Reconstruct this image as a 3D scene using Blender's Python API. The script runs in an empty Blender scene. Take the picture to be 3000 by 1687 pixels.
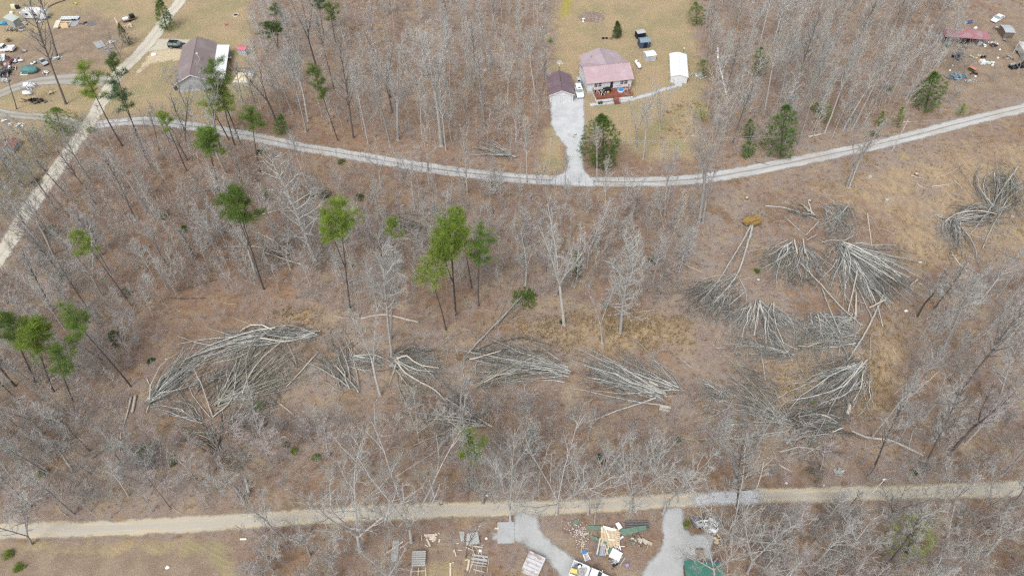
import bpy, math, random
import numpy as np
from mathutils import Vector, Matrix

# ------------------------------------------------------------------ camera, sky, sun, exposure
S = bpy.context.scene
COL = S.collection
R = math.radians
H_CAM, DEP, FPX = 110.0, R(50.0), 2050.0          # metres above the ground, angle below the horizon, focal length in photo pixels
PW, PH = 3000.0, 1687.0
cam_d = bpy.data.cameras.new('camera')
cam = bpy.data.objects.new('camera', cam_d)
COL.objects.link(cam)
cam.location = (0, 0, H_CAM)
cam.rotation_euler = (R(90) - DEP, 0, 0)
cam_d.sensor_width = 36.0
cam_d.lens = 36.0 * FPX / PW
cam_d.clip_start, cam_d.clip_end = 1.0, 6000.0
S.camera = cam

SUN_EL, SUN_ROT = R(56), R(205)
W = bpy.data.worlds.new('World')
S.world = W
W.use_nodes = True
nt = W.node_tree
nt.nodes.clear()
sky = nt.nodes.new('ShaderNodeTexSky')
sky.sky_type = 'NISHITA'
sky.sun_disc = False
sky.sun_elevation, sky.sun_rotation = SUN_EL, SUN_ROT
sky.air_density, sky.dust_density, sky.ozone_density = 1.0, 4.0, 1.0
hs = nt.nodes.new('ShaderNodeHueSaturation')
hs.inputs['Saturation'].default_value = 0.22
bg = nt.nodes.new('ShaderNodeBackground')
bg.inputs['Strength'].default_value = 0.15
wo = nt.nodes.new('ShaderNodeOutputWorld')
nt.links.new(sky.outputs[0], hs.inputs['Color'])
nt.links.new(hs.outputs[0], bg.inputs['Color'])
nt.links.new(bg.outputs[0], wo.inputs['Surface'])
sun_d = bpy.data.lights.new('sun', 'SUN')
sun = bpy.data.objects.new('sun', sun_d)
COL.objects.link(sun)
sun_d.energy, sun_d.angle, sun_d.color = 1.1, R(22), (1.0, 0.975, 0.94)
# sky sun_rotation 0 = +Y, turning clockwise seen from above
sdir = Vector((math.sin(SUN_ROT) * math.cos(SUN_EL), math.cos(SUN_ROT) * math.cos(SUN_EL), math.sin(SUN_EL)))
sun.rotation_euler = sdir.to_track_quat('Z', 'Y').to_euler()
sun.location = sdir * 400
S.view_settings.view_transform = 'Standard'
S.view_settings.look = 'None'
S.view_settings.gamma = 1.0
S.view_settings.exposure = 0.50
S.cycles.max_bounces = 4
S.cycles.diffuse_bounces = 2
S.cycles.glossy_bounces = 2
S.cycles.transparent_max_bounces = 8
S.cycles.use_denoising = False
S.cycles.pixel_filter_type = 'BLACKMAN_HARRIS'
S.cycles.filter_width = 1.35

# ------------------------------------------------------------------ photo point -> point on the ground
CD, SD = math.cos(DEP), math.sin(DEP)
def at(px, py, z=0.0):
    u, v = px - PW / 2, PH / 2 - py
    dx, dy, dz = u, FPX * CD + v * SD, -FPX * SD + v * CD
    t = (z - H_CAM) / dz
    return Vector((dx * t, dy * t, z))
def proj(p):
    x, y, z = p[0], p[1], p[2] - H_CAM
    d = y * CD - z * SD
    return (PW / 2 + FPX * x / d, PH / 2 - FPX * (y * SD + z * CD) / d)
def height(base, top):                              # metres from the ground point under base up to the level of top
    b = at(*base)
    lo, hi = 0.0, 60.0
    for _ in range(40):
        m = (lo + hi) / 2
        if proj((b.x, b.y, m))[1] > top[1]: lo = m
        else: hi = m
    return lo
def set_lean(o, base, top, H, rz):                  # tilt sideways so that a tree's top stands where the photo has it
    b, t = at(*base), at(top[0], top[1], H)
    a = max(-0.30, min(0.30, math.atan2(t.x - b.x, H)))
    o.rotation_euler = (Matrix.Rotation(a, 3, 'Y') @ Matrix.Rotation(rz, 3, 'Z')).to_euler()
VS = 3000 / 2576.0
def v(x, y): return (x * VS, y * VS)
def crop(ox, oy, s):
    return lambda x, y: (ox + x / s, oy + y / s)
K = 2561 / 760.0
cA = [crop(ox, 0, K) for ox in (0, 700, 1500, 2240)]
cB = [crop(ox, 400, K) for ox in (0, 740, 1480, 2240)]
cC = [crop(ox, 820, K) for ox in (0, 740, 1480, 2240)]
cD = [crop(ox, 1257, K) for ox in (0, 740, 1480, 2240)]

rnd = random.Random(7)
nrg = np.random.default_rng(11)

# ------------------------------------------------------------------ materials
MATS = {}
def node(t, kind, **kw):
    n = t.nodes.new(kind)
    for k, val in kw.items():
        if k in n.inputs: n.inputs[k].default_value = val
        else: setattr(n, k, val)
    return n
def c4(c): return (c[0], c[1], c[2], 1.0)
def mat(name, c1, c2=None, rough=0.8, metal=0.0, scale=3.0, rand=0.0, spec=0.3, bump=0.0, stretch=None, detail=4.0, c3=None, scale2=0.6):
    """Principled with noise between two tones (three with c3), a little brightness per object."""
    if name in MATS: return MATS[name]
    m = bpy.data.materials.new(name)
    m.use_nodes = True
    t = m.node_tree
    p = t.nodes['Principled BSDF']
    p.inputs['Roughness'].default_value = rough
    p.inputs['Metallic'].default_value = metal
    p.inputs['Specular IOR Level'].default_value = spec
    c2 = c2 or tuple(x * 0.82 for x in c1)
    tc = node(t, 'ShaderNodeTexCoord')
    src = tc.outputs['Object']
    if stretch:
        mp = node(t, 'ShaderNodeMapping')
        mp.inputs['Scale'].default_value = stretch
        t.links.new(src, mp.inputs['Vector']); src = mp.outputs[0]
    nz = node(t, 'ShaderNodeTexNoise', Scale=scale, Detail=detail, Roughness=0.6)
    t.links.new(src, nz.inputs['Vector'])
    rp = node(t, 'ShaderNodeMapRange'); rp.inputs[1].default_value = 0.3; rp.inputs[2].default_value = 0.7
    t.links.new(nz.outputs[0], rp.inputs[0])
    mx = node(t, 'ShaderNodeMix', data_type='RGBA')
    mx.inputs[6].default_value, mx.inputs[7].default_value = c4(c1), c4(c2)
    t.links.new(rp.outputs[0], mx.inputs[0])
    out = mx.outputs[2]
    if c3:
        n2 = node(t, 'ShaderNodeTexNoise', Scale=scale2, Detail=3.0)
        t.links.new(src, n2.inputs['Vector'])
        r2 = node(t, 'ShaderNodeMapRange'); r2.inputs[1].default_value = 0.5; r2.inputs[2].default_value = 0.68
        t.links.new(n2.outputs[0], r2.inputs[0])
        m3 = node(t, 'ShaderNodeMix', data_type='RGBA')
        m3.inputs[7].default_value = c4(c3)
        t.links.new(r2.outputs[0], m3.inputs[0]); t.links.new(out, m3.inputs[6]); out = m3.outputs[2]
    if rand:
        oi = node(t, 'ShaderNodeObjectInfo')
        mr = node(t, 'ShaderNodeMapRange'); mr.inputs[3].default_value = 1 - rand; mr.inputs[4].default_value = 1 + rand
        t.links.new(oi.outputs['Random'], mr.inputs[0])
        h2 = node(t, 'ShaderNodeHueSaturation')
        t.links.new(mr.outputs[0], h2.inputs['Value']); t.links.new(out, h2.inputs['Color']); out = h2.outputs[0]
    t.links.new(out, p.inputs['Base Color'])
    if bump:
        b = node(t, 'ShaderNodeBump', Strength=bump, Distance=0.05)
        t.links.new(nz.outputs[0], b.inputs['Height']); t.links.new(b.outputs[0], p.inputs['Normal'])
    MATS[name] = m
    return m

# ------------------------------------------------------------------ meshes
def raw_mesh(name, V, F):
    """V (n,3) array, F (m,k) array of equal-sized faces, or a list of such arrays."""
    me = bpy.data.meshes.new(name)
    V = np.asarray(V, dtype=np.float32)
    Fs = F if isinstance(F, list) else [F]
    Fs = [np.asarray(f, dtype=np.int32) for f in Fs if len(f)]
    me.vertices.add(len(V))
    me.vertices.foreach_set('co', V.ravel())
    loops = np.concatenate([f.ravel() for f in Fs])
    sizes = np.concatenate([np.full(len(f), f.shape[1], dtype=np.int32) for f in Fs])
    starts = np.concatenate([[0], np.cumsum(sizes)[:-1]]).astype(np.int32)
    me.loops.add(len(loops))
    me.loops.foreach_set('vertex_index', loops)
    me.polygons.add(len(sizes))
    me.polygons.foreach_set('loop_start', starts)
    me.polygons.foreach_set('loop_total', sizes)
    me.update(calc_edges=True)
    return me
def link(name, me, m=None, parent=None, smooth=False):
    o = bpy.data.objects.new(name, me)
    COL.objects.link(o)
    if m is not None and not me.materials: me.materials.append(m)
    if parent is not None: o.parent = parent
    if smooth:
        me.polygons.foreach_set('use_smooth', np.ones(len(me.polygons), dtype=bool))
    return o
def seg_arrays(P0, P1, R0, R1, n=3):
    P0 = np.asarray(P0, float); P1 = np.asarray(P1, float); R0 = np.asarray(R0, float); R1 = np.asarray(R1, float)
    N = len(P0)
    A = P1 - P0
    L = np.linalg.norm(A, axis=1, keepdims=True); A = A / np.maximum(L, 1e-9)
    ref = np.where(np.abs(A[:, 2:3]) < 0.9, np.array([[0, 0, 1.0]]), np.array([[1.0, 0, 0]]))
    U = np.cross(A, ref); U /= np.maximum(np.linalg.norm(U, axis=1, keepdims=True), 1e-9)
    Wv = np.cross(A, U)
    ang = np.arange(n) * 2 * math.pi / n
    ca, sa = np.cos(ang)[None, :, None], np.sin(ang)[None, :, None]
    ring = U[:, None, :] * ca + Wv[:, None, :] * sa
    a = P0[:, None, :] + ring * R0[:, None, None]
    b = P1[:, None, :] + ring * R1[:, None, None]
    Vv = np.concatenate([a, b], axis=1).reshape(-1, 3)
    base = (np.arange(N) * 2 * n)[:, None]
    k = np.arange(n)[None, :]; k2 = (np.arange(n)[None, :] + 1) % n
    F = np.stack([base + k, base + k2, base + n + k2, base + n + k], axis=2).reshape(-1, 4)
    return Vv, F
class Segs:
    def __init__(s): s.a = []; s.b = []; s.ra = []; s.rb = []
    def seg(s, a, b, ra, rb): s.a.append(tuple(a)); s.b.append(tuple(b)); s.ra.append(ra); s.rb.append(rb)
    def chain(s, pts, r0, r1):
        n = len(pts) - 1
        for i in range(n):
            s.seg(pts[i], pts[i + 1], r0 + (r1 - r0) * i / n, r0 + (r1 - r0) * (i + 1) / n)
    def mesh(s, name, n=3):
        Vv, F = seg_arrays(s.a, s.b, s.ra, s.rb, n)
        return raw_mesh(name, Vv, F)
class MB:
    """Collects shapes into one mesh."""
    def __init__(s): s.v = []; s.f = []
    def add(s, vs, fs):
        o = len(s.v); s.v += [tuple(q) for q in vs]; s.f += [tuple(i + o for i in f) for f in fs]; return s
    def box(s, x0, x1, y0, y1, z0, z1, M=None):
        vs = [Vector(q) for q in ((x0, y0, z0), (x1, y0, z0), (x1, y1, z0), (x0, y1, z0), (x0, y0, z1), (x1, y0, z1), (x1, y1, z1), (x0, y1, z1))]
        if M is not None: vs = [M @ q for q in vs]
        return s.add(vs, [(3, 2, 1, 0), (4, 5, 6, 7), (0, 1, 5, 4), (1, 2, 6, 5), (2, 3, 7, 6), (3, 0, 4, 7)])
    def bar(s, a, b, w, h, roll=0.0):
        a, b = Vector(a), Vector(b)
        q = (b - a).to_track_quat('X', 'Z').to_matrix().to_4x4()
        M = Matrix.Translation(a) @ q @ Matrix.Rotation(roll, 4, 'X')
        return s.box(0, (b - a).length, -w / 2, w / 2, -h / 2, h / 2, M)
    def cyl(s, a, b, r0, r1=None, n=12, cap=True):
        r1 = r0 if r1 is None else r1
        a, b = Vector(a), Vector(b); ax = (b - a).normalized()
        u = ax.orthogonal().normalized(); w = ax.cross(u)
        vs = [a + (u * math.cos(2 * math.pi * k / n) + w * math.sin(2 * math.pi * k / n)) * r0 for k in range(n)]
        vs += [b + (u * math.cos(2 * math.pi * k / n) + w * math.sin(2 * math.pi * k / n)) * r1 for k in range(n)]
        fs = [(k, (k + 1) % n, n + (k + 1) % n, n + k) for k in range(n)]
        if cap: fs += [tuple(range(n))[::-1], tuple(range(n, 2 * n))]
        return s.add(vs, fs)
    def tube(s, pts, radii, n=8, cap=True):
        pts = [Vector(q) for q in pts]
        vs = []; u = None
        for i, q in enumerate(pts):
            t = (pts[min(i + 1, len(pts) - 1)] - pts[max(i - 1, 0)]).normalized()
            u = t.orthogonal().normalized() if u is None else (u - t * u.dot(t)).normalized()
            w = t.cross(u)
            r = radii[i] if hasattr(radii, '__len__') else radii
            vs += [q + (u * math.cos(2 * math.pi * k / n) + w * math.sin(2 * math.pi * k / n)) * r for k in range(n)]
        fs = []
        for i in range(len(pts) - 1):
            for k in range(n):
                fs.append((i * n + k, i * n + (k + 1) % n, (i + 1) * n + (k + 1) % n, (i + 1) * n + k))
        if cap: fs += [tuple(range(n))[::-1], tuple(range((len(pts) - 1) * n, len(pts) * n))]
        return s.add(vs, fs)
    def prism(s, poly, z0, z1):
        n = len(poly)
        vs = [(x, y, z0) for x, y in poly] + [(x, y, z1) for x, y in poly]
        return s.add(vs, [tuple(range(n))[::-1], tuple(range(n, 2 * n))] + [(k, (k + 1) % n, n + (k + 1) % n, n + k) for k in range(n)])
    def loft(s, rings, cap=True):
        n = len(rings[0]); vs = [q for r in rings for q in r]; fs = []
        for i in range(len(rings) - 1):
            for k in range(n):
                fs.append((i * n + k, i * n + (k + 1) % n, (i + 1) * n + (k + 1) % n, (i + 1) * n + k))
        if cap: fs += [tuple(range(n))[::-1], tuple(range((len(rings) - 1) * n, len(rings) * n))]
        return s.add(vs, fs)
    def blob(s, c, r, rows=7, n=12, squash=(1, 1, 1), seed=0, jag=0.0):
        q = random.Random(seed); rings = []
        for i in range(rows + 1):
            th = math.pi * i / rows; rr = max(math.sin(th), 0.02)
            rings.append([(c[0] + r * squash[0] * rr * math.cos(2 * math.pi * k / n) * (1 + q.uniform(-jag, jag)),
                           c[1] + r * squash[1] * rr * math.sin(2 * math.pi * k / n) * (1 + q.uniform(-jag, jag)),
                           c[2] - r * squash[2] * math.cos(th) * (1 + q.uniform(-jag, jag))) for k in range(n)])
        return s.loft(rings)
    def sheet(s, w, d, nx, ny, amp, seed, t=0.03):
        """a crumpled or ribbed sheet w x d, lying at z about 0, with thickness"""
        q = random.Random(seed); vs = []; g = [[q.uniform(0, amp) for _ in range(ny + 1)] for _ in range(nx + 1)]
        for top in (0, 1):
            for i in range(nx + 1):
                for j in range(ny + 1):
                    vs.append((w * (i / nx - .5), d * (j / ny - .5), g[i][j] + (t if top else 0)))
        m = (nx + 1) * (ny + 1); fs = []
        for i in range(nx):
            for j in range(ny):
                a = i * (ny + 1) + j; b = (i + 1) * (ny + 1) + j
                fs += [(a, a + 1, b + 1, b), (m + a, m + b, m + b + 1, m + a + 1)]
        for i in range(nx):
            for j in (0, ny):
                a = i * (ny + 1) + j; b = (i + 1) * (ny + 1) + j
                fs.append((a, b, m + b, m + a) if j == 0 else (b, a, m + a, m + b))
        for j in range(ny):
            for i in (0, nx):
                a = i * (ny + 1) + j
                fs.append((a + 1, a, m + a, m + a + 1) if i == 0 else (a, a + 1, m + a + 1, m + a))
        return s.add(vs, fs)
    def build(s, name, m, parent=None, smooth=False):
        me = bpy.data.meshes.new(name)
        me.from_pydata(s.v, [], s.f); me.update()
        return link(name, me, m, parent, smooth)

LANDMARKS = []
def landmark(text, x, y): LANDMARKS.append((text, x, y))
def tag(o, label=None, cat=None, group=None, kind=None):
    if label: o['label'] = label
    if cat: o['category'] = cat
    if group: o['group'] = group
    if kind: o['kind'] = kind
    return o
def thing(name, label, cat, loc, rz=0.0, group=None, mark=None):
    o = bpy.data.objects.new(name, None)
    COL.objects.link(o)
    o.empty_display_size = 0.3
    o.location = loc; o.rotation_euler = (0, 0, rz)
    tag(o, label, cat, group)
    if mark: landmark(mark, loc[0], loc[1])
    return o
def inside(poly, x, y):
    n = len(poly); c = False; j = n - 1
    for i in range(n):
        xi, yi = poly[i]; xj, yj = poly[j]
        if (yi > y) != (yj > y) and x < (xj - xi) * (y - yi) / (yj - yi) + xi: c = not c
        j = i
    return c
def smoothline(pts, step):
    """Catmull-Rom through 2-D points, resampled about every step metres"""
    P = [Vector((q[0], q[1])) for q in pts]; P = [2 * P[0] - P[1]] + P + [2 * P[-1] - P[-2]]; out = []
    for i in range(1, len(P) - 2):
        a, b, c, d = P[i - 1:i + 3]; n = max(2, int((c - b).length / step))
        for k in range(n):
            t = k / n
            out.append(0.5 * (2 * b + (c - a) * t + (2 * a - 5 * b + 4 * c - d) * t * t + (3 * b - a - 3 * c + d) * t ** 3))
    out.append(P[-2]); return out
# ------------------------------------------------------------------ ground, roads, drives
def poly_dist(px, py, poly):
    """signed distance in photo pixels (or metres), positive inside"""
    n = len(poly); d = np.full(px.shape, 1e9); ins = np.zeros(px.shape, bool)
    for i in range(n):
        x0, y0 = poly[i]; x1, y1 = poly[(i + 1) % n]
        dx, dy = x1 - x0, y1 - y0; L = dx * dx + dy * dy + 1e-9
        t = np.clip(((px - x0) * dx + (py - y0) * dy) / L, 0, 1)
        d = np.minimum(d, np.hypot(px - x0 - t * dx, py - y0 - t * dy))
        c = ((y0 > py) != (y1 > py)) & (px < dx * (py - y0) / (dy if abs(dy) > 1e-9 else 1e-9) + x0)
        ins ^= c
    return np.where(ins, d, -d)
def VP(*pts): return [v(*q) for q in pts]
LAWN = [VP((1392, 60), (1410, -60), (1745, -60), (1750, 120), (1765, 200), (1770, 300), (1740, 400), (1610, 400), (1480, 340), (1395, 260), (1388, 120)),
        VP((1395, 300), (1425, 380), (1420, 440), (1340, 430), (1370, 330)),
        VP((-80, -60), (625, -60), (640, 120), (655, 235), (560, 300), (420, 310), (230, 300), (-80, 330)),
        VP((-80, 300), (210, 310), (170, 350), (60, 500), (-80, 620)),
        VP((-80, 1365), (560, 1360), (600, 1480), (-80, 1480)), VP((1060, 1400), (1150, 1390), (1160, 1480), (1060, 1480))]
STRAW = [VP((1990, 470), (2250, 385), (2640, 300), (2640, 640), (2420, 690), (2260, 700), (2190, 560)),
         VP((1300, 805), (1500, 780), (1740, 800), (1745, 870), (1600, 895), (1420, 885), (1300, 850)),
         VP((680, 780), (800, 765), (815, 835), (700, 840)), VP((2180, 820), (2265, 780), (2290, 900), (2215, 1050), (2150, 1060), (2165, 930)),
         VP((1930, 930), (2060, 915), (2085, 985), (1930, 1055)), VP((1640, 380), (1750, 330), (1760, 260), (1700, 250))]
MOSS = [VP((1400, 75), (1412, -40), (1460, -40), (1440, 40)), VP((1560, 160), (1450, 150), (1480, 130), (1560, 128))]
SAND = [VP((395, 110), (440, 102), (480, 118), (455, 150), (380, 160), (350, 185), (330, 200)),
        VP((2440, 1222), (2520, 1226), (2520, 1240), (2450, 1245))]
BARE = [VP((2350, 120), (2390, 60), (2576, 20), (2640, 60), (2640, 240), (2400, 260), (2330, 200)),
        VP((0, 120), (200, 20), (330, 60), (350, 120), (260, 180), (0, 230)), VP((-80, 1375), (520, 1370), (580, 1500), (-80, 1500))]
RUSSET = [VP((1480, 400), (1640, 395), (1720, 440), (1480, 450)), VP((650, 300), (1400, 380), (1380, 430), (690, 340)),
          VP((300, 430), (700, 400), (720, 780), (480, 800), (330, 700))]
xs = np.concatenate([[-6000, -2500, -1000, -500, -330], np.arange(-230, 230.1, 1.15), [330, 500, 1000, 2500, 6000]])
ys = np.concatenate([[-6000, -2500, -900, -300, -60], np.arange(12, 268, 1.15), [320, 450, 900, 2500, 6000]])
GX, GY = np.meshgrid(xs, ys, indexing='ij')
dd = np.maximum(GY * CD + H_CAM * SD, 8.0)
GPX, GPY = PW / 2 + FPX * GX / dd, PH / 2 - FPX * (GY * SD - H_CAM * CD) / dd
def zone(polys, soft):
    w = np.zeros(GX.shape)
    for p in polys: w = np.maximum(w, np.clip(poly_dist(GPX, GPY, p) / soft * 0.5 + 0.5, 0, 1))
    return w
nx, ny = GX.shape
gi = np.arange(nx * ny).reshape(nx, ny)
gF = np.stack([gi[:-1, :-1].ravel(), gi[1:, :-1].ravel(), gi[1:, 1:].ravel(), gi[:-1, 1:].ravel()], axis=1)
gm = raw_mesh('ground', np.stack([GX.ravel(), GY.ravel(), np.zeros(nx * ny)], axis=1), gF)
for nm, polys, soft in (('lawn', LAWN, 44), ('straw', STRAW, 60), ('moss', MOSS, 24), ('sand', SAND, 9), ('bare', BARE, 60), ('russet', RUSSET, 140)):
    zz = np.maximum(zone(polys[:1], soft) * .82, zone(polys[1:], soft)) if nm == 'straw' else zone(polys, soft)
    a = gm.attributes.new(nm, 'FLOAT', 'POINT'); a.data.foreach_set('value', zz.ravel().astype(np.float32))

class G:
    """small shader-graph helper"""
    def __init__(s, name):
        s.m = bpy.data.materials.new(name); s.m.use_nodes = True; s.t = s.m.node_tree; s.p = s.t.nodes['Principled BSDF']
        s.p.inputs['Roughness'].default_value = 0.95; s.p.inputs['Specular IOR Level'].default_value = 0.1
        s.tc = node(s.t, 'ShaderNodeTexCoord').outputs['Object']
    def n(s, scale, detail=5, rough=0.6, stretch=None, rot=0.0, vec=None):
        src = vec or s.tc
        if stretch:
            mp = node(s.t, 'ShaderNodeMapping'); mp.inputs['Scale'].default_value = stretch; mp.inputs['Rotation'].default_value = (0, 0, rot)
            s.t.links.new(src, mp.inputs['Vector']); src = mp.outputs[0]
        q = node(s.t, 'ShaderNodeTexNoise', Scale=scale, Detail=detail, Roughness=rough); s.t.links.new(src, q.inputs['Vector']); return q.outputs[0]
    def vor(s, scale):
        q = node(s.t, 'ShaderNodeTexVoronoi', Scale=scale); s.t.links.new(s.tc, q.inputs['Vector']); return q.outputs['Color']
    def attr(s, nm): return node(s.t, 'ShaderNodeAttribute', attribute_name=nm).outputs['Fac']
    def math(s, op, a, b):
        q = node(s.t, 'ShaderNodeMath', operation=op)
        for i, x in ((0, a), (1, b)):
            if isinstance(x, (int, float)): q.inputs[i].default_value = x
            else: s.t.links.new(x, q.inputs[i])
        return q.outputs[0]
    def ramp(s, x, a, b, lo=0.0, hi=1.0):
        q = node(s.t, 'ShaderNodeMapRange', interpolation_type='SMOOTHSTEP'); s.t.links.new(x, q.inputs[0])
        for i, y in ((1, a), (2, b), (3, lo), (4, hi)): q.inputs[i].default_value = y
        return q.outputs[0]
    def mix(s, f, a, b, blend='MIX'):
        q = node(s.t, 'ShaderNodeMix', data_type='RGBA', blend_type=blend)
        for i, x in ((0, f), (6, a), (7, b)):
            if isinstance(x, tuple): q.inputs[i].default_value = c4(x)
            elif isinstance(x, (int, float)): q.inputs[i].default_value = x
            else: s.t.links.new(x, q.inputs[i])
        return q.outputs[2]
    def done(s, col, bump=None, strength=0.5, dist=0.1):
        s.t.links.new(col, s.p.inputs['Base Color'])
        if bump is not None:
            b = node(s.t, 'ShaderNodeBump', Strength=strength, Distance=dist); s.t.links.new(bump, b.inputs['Height']); s.t.links.new(b.outputs[0], s.p.inputs['Normal'])
        return s.m
g = G('leaf_litter')
big = g.n(0.035, 4); mid = g.n(0.22, 5); fine = g.n(2.2, 6, 0.72); tiny = g.n(7.0, 3, 0.7)
drift = g.n(0.75, 5, 0.65)
drift = g.n(0.75, 5, 0.65)
lit = g.mix(g.ramp(big, 0.36, 0.64), (0.228, 0.155, 0.114), (0.266, 0.214, 0.184))
lit = g.mix(g.ramp(mid, 0.46, 0.66), lit, (0.315, 0.248, 0.172))
lit = g.mix(g.ramp(g.n(0.11, 5, 0.65), 0.53, 0.66, 0, 0.8), lit, (0.178, 0.112, 0.074))
lit = g.mix(g.ramp(g.n(0.19, 5, 0.65), 0.55, 0.69, 0, 0.8), lit, (0.285, 0.175, 0.092))
lit = g.mix(g.ramp(g.n(0.28, 5, 0.65), 0.54, 0.68, 0, 0.85), lit, (0.268, 0.236, 0.212))
lit = g.mix(g.math('MULTIPLY', g.attr('russet'), g.ramp(mid, 0.3, 0.6, 0.3, 0.75)), lit, (0.225, 0.132, 0.082))
lit = g.mix(g.ramp(drift, 0.52, 0.66, 0, 0.75), lit, (0.148, 0.098, 0.070))
lit = g.mix(g.ramp(drift, 0.46, 0.30, 0, 0.55), lit, (0.33, 0.262, 0.195))
lit = g.mix(g.ramp(fine, 0.54, 0.76, 0, 0.55), lit, (0.110, 0.074, 0.055))
lit = g.mix(g.ramp(tiny, 0.57, 0.76, 0, 0.65), lit, (0.42, 0.345, 0.27))
lawn = g.mix(g.ramp(g.n(0.09, 5), 0.40, 0.62), (0.345, 0.265, 0.165), (0.260, 0.232, 0.130))
lawn = g.mix(g.ramp(g.n(0.5, 4, 0.6, (1, 0.35, 1), 0.4), 0.5, 0.72, 0, 0.8), lawn, (0.36, 0.265, 0.165))
lawn = g.mix(g.ramp(g.n(2.6, 5, 0.7), 0.52, 0.8, 0, 0.55), lawn, (0.17, 0.13, 0.08))
lawn = g.mix(g.ramp(g.n(0.13, 6, 0.7), 0.50, 0.66, 0, 0.75), lawn, (0.27, 0.205, 0.150))
lawn = g.mix(g.ramp(g.n(0.30, 6, 0.7), 0.56, 0.72, 0, 0.5), lawn, (0.215, 0.205, 0.105))
_w = node(g.t, 'ShaderNodeTexWave', Scale=0.42, Distortion=2.5, Detail=2.0); _w.wave_type = 'RINGS'; _w.rings_direction = 'Z'
_mp = node(g.t, 'ShaderNodeMapping'); _mp.inputs['Location'].default_value = (-18.0, -172.0, 0); g.t.links.new(g.tc, _mp.inputs['Vector']); g.t.links.new(_mp.outputs[0], _w.inputs['Vector'])
lawn = g.mix(g.ramp(_w.outputs['Fac'], 0.3, 0.9, 0, 0.30), lawn, (0.40, 0.32, 0.20))                # mower passes
bare = g.mix(g.ramp(g.n(0.3, 5), 0.35, 0.65), (0.29, 0.225, 0.165), (0.23, 0.175, 0.13))
straw = g.mix(g.ramp(g.n(0.8, 5, 0.65, (1, 0.4, 1), 0.6), 0.35, 0.66), (0.40, 0.30, 0.18), (0.275, 0.205, 0.145))
def blend(base, what, at_name, noise_scale, lo, hi):
    f = g.math('ADD', g.attr(at_name), g.math('MULTIPLY', g.math('SUBTRACT', g.n(noise_scale, 5), 0.5), 1.3))
    return g.mix(g.ramp(f, lo, hi), base, what)
col = blend(lit, lawn, 'lawn', 0.22, 0.3, 0.8)
col = blend(col, bare, 'bare', 0.25, 0.45, 0.7)
col = blend(col, straw, 'straw', 0.13, 0.42, 1.1)
col = blend(col, (0.33, 0.29, 0.07), 'moss', 0.35, 0.5, 1.0)
col = blend(col, (0.50, 0.42, 0.29), 'sand', 0.6, 0.4, 0.7)
hgt = g.math('ADD', g.math('MULTIPLY', fine, 1.0), g.math('MULTIPLY', tiny, 0.5))
ground = tag(link('ground', gm, g.done(col, hgt, 0.8, 0.2)), kind='structure')

def edge_alpha(g, col, attr_name, lo, hi, nscale, amp, bump=None):
    """frayed border: the sheet thins out where the distance to its edge runs low"""
    f = g.math('ADD', g.attr(attr_name), g.math('MULTIPLY', g.math('SUBTRACT', g.n(nscale, 5, 0.7), 0.5), amp))
    m = g.done(col, bump, 0.4, 0.06)
    tr = node(g.t, 'ShaderNodeBsdfTransparent'); ms = node(g.t, 'ShaderNodeMixShader')
    g.t.links.new(g.ramp(f, lo, hi), ms.inputs[0]); g.t.links.new(tr.outputs[0], ms.inputs[1]); g.t.links.new(g.p.outputs[0], ms.inputs[2])
    out = [n for n in g.t.nodes if n.type == 'OUTPUT_MATERIAL'][0]
    g.t.links.new(ms.outputs[0], out.inputs['Surface'])
    return m
def along_vec(g):
    """(metres along, metres across, 0)"""
    cb = node(g.t, 'ShaderNodeCombineXYZ')
    g.t.links.new(g.attr('along'), cb.inputs[0]); g.t.links.new(g.attr('across'), cb.inputs[1]); return cb.outputs[0]
def road_mat(name, a, b, strip, strip_w, stripe, edge_c):
    g = G(name); vec = along_vec(g)
    streak = g.n(1.0, 5, 0.65, (0.14, 2.2, 1), 0, vec)
    c = g.mix(g.ramp(streak, 0.36, 0.64), a, b)
    c = g.mix(g.ramp(g.n(0.9, 5, 0.65, (0.1, 2.6, 1), 0, vec), 0.55, 0.61, 0, 0.85), c, stripe)
    c = g.mix(g.ramp(g.n(0.8, 5, 0.7, (0.16, 2.0, 1), 0, vec), 0.62, 0.67, 0, 0.6), c, tuple(x * 0.55 for x in a))
    c = g.mix(g.ramp(g.n(0.09, 4), 0.5, 0.66, 0, 0.45), c, edge_c)
    ac = node(g.t, 'ShaderNodeMath', operation='ABSOLUTE'); g.t.links.new(g.attr('across'), ac.inputs[0])
    mid = g.math('ADD', ac.outputs[0], g.math('MULTIPLY', g.math('SUBTRACT', g.n(0.5, 5), 0.5), strip_w * 2.0))
    c = g.mix(g.ramp(mid, strip_w * 0.5, strip_w * 1.3, 0.85, 0.0), c, strip)
    e = g.math('ADD', g.attr('edge'), g.math('MULTIPLY', g.math('SUBTRACT', g.n(0.8, 4), 0.5), 0.8))
    c = g.mix(g.ramp(e, 0.25, 0.95, 0.8, 0.0), c, edge_c)
    c = g.mix(g.ramp(g.n(3.2, 5, 0.75), 0.5, 0.8, 0, 0.4), c, tuple(x * 0.6 for x in a))
    return edge_alpha(g, c, 'edge', 0.10, 0.95, 0.45, 2.1, g.n(4.0, 4))
M_GRAVEL_ROAD = road_mat('grey_gravel_road', (0.47, 0.47, 0.465), (0.37, 0.37, 0.365), (0.25, 0.22, 0.185), 0.22, (0.55, 0.55, 0.54), (0.36, 0.31, 0.25))
M_DIRT_ROAD = road_mat('tan_dirt_road', (0.46, 0.395, 0.285), (0.40, 0.385, 0.34), (0.395, 0.37, 0.32), 0.45, (0.58, 0.45, 0.285), (0.33, 0.275, 0.205))
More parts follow.
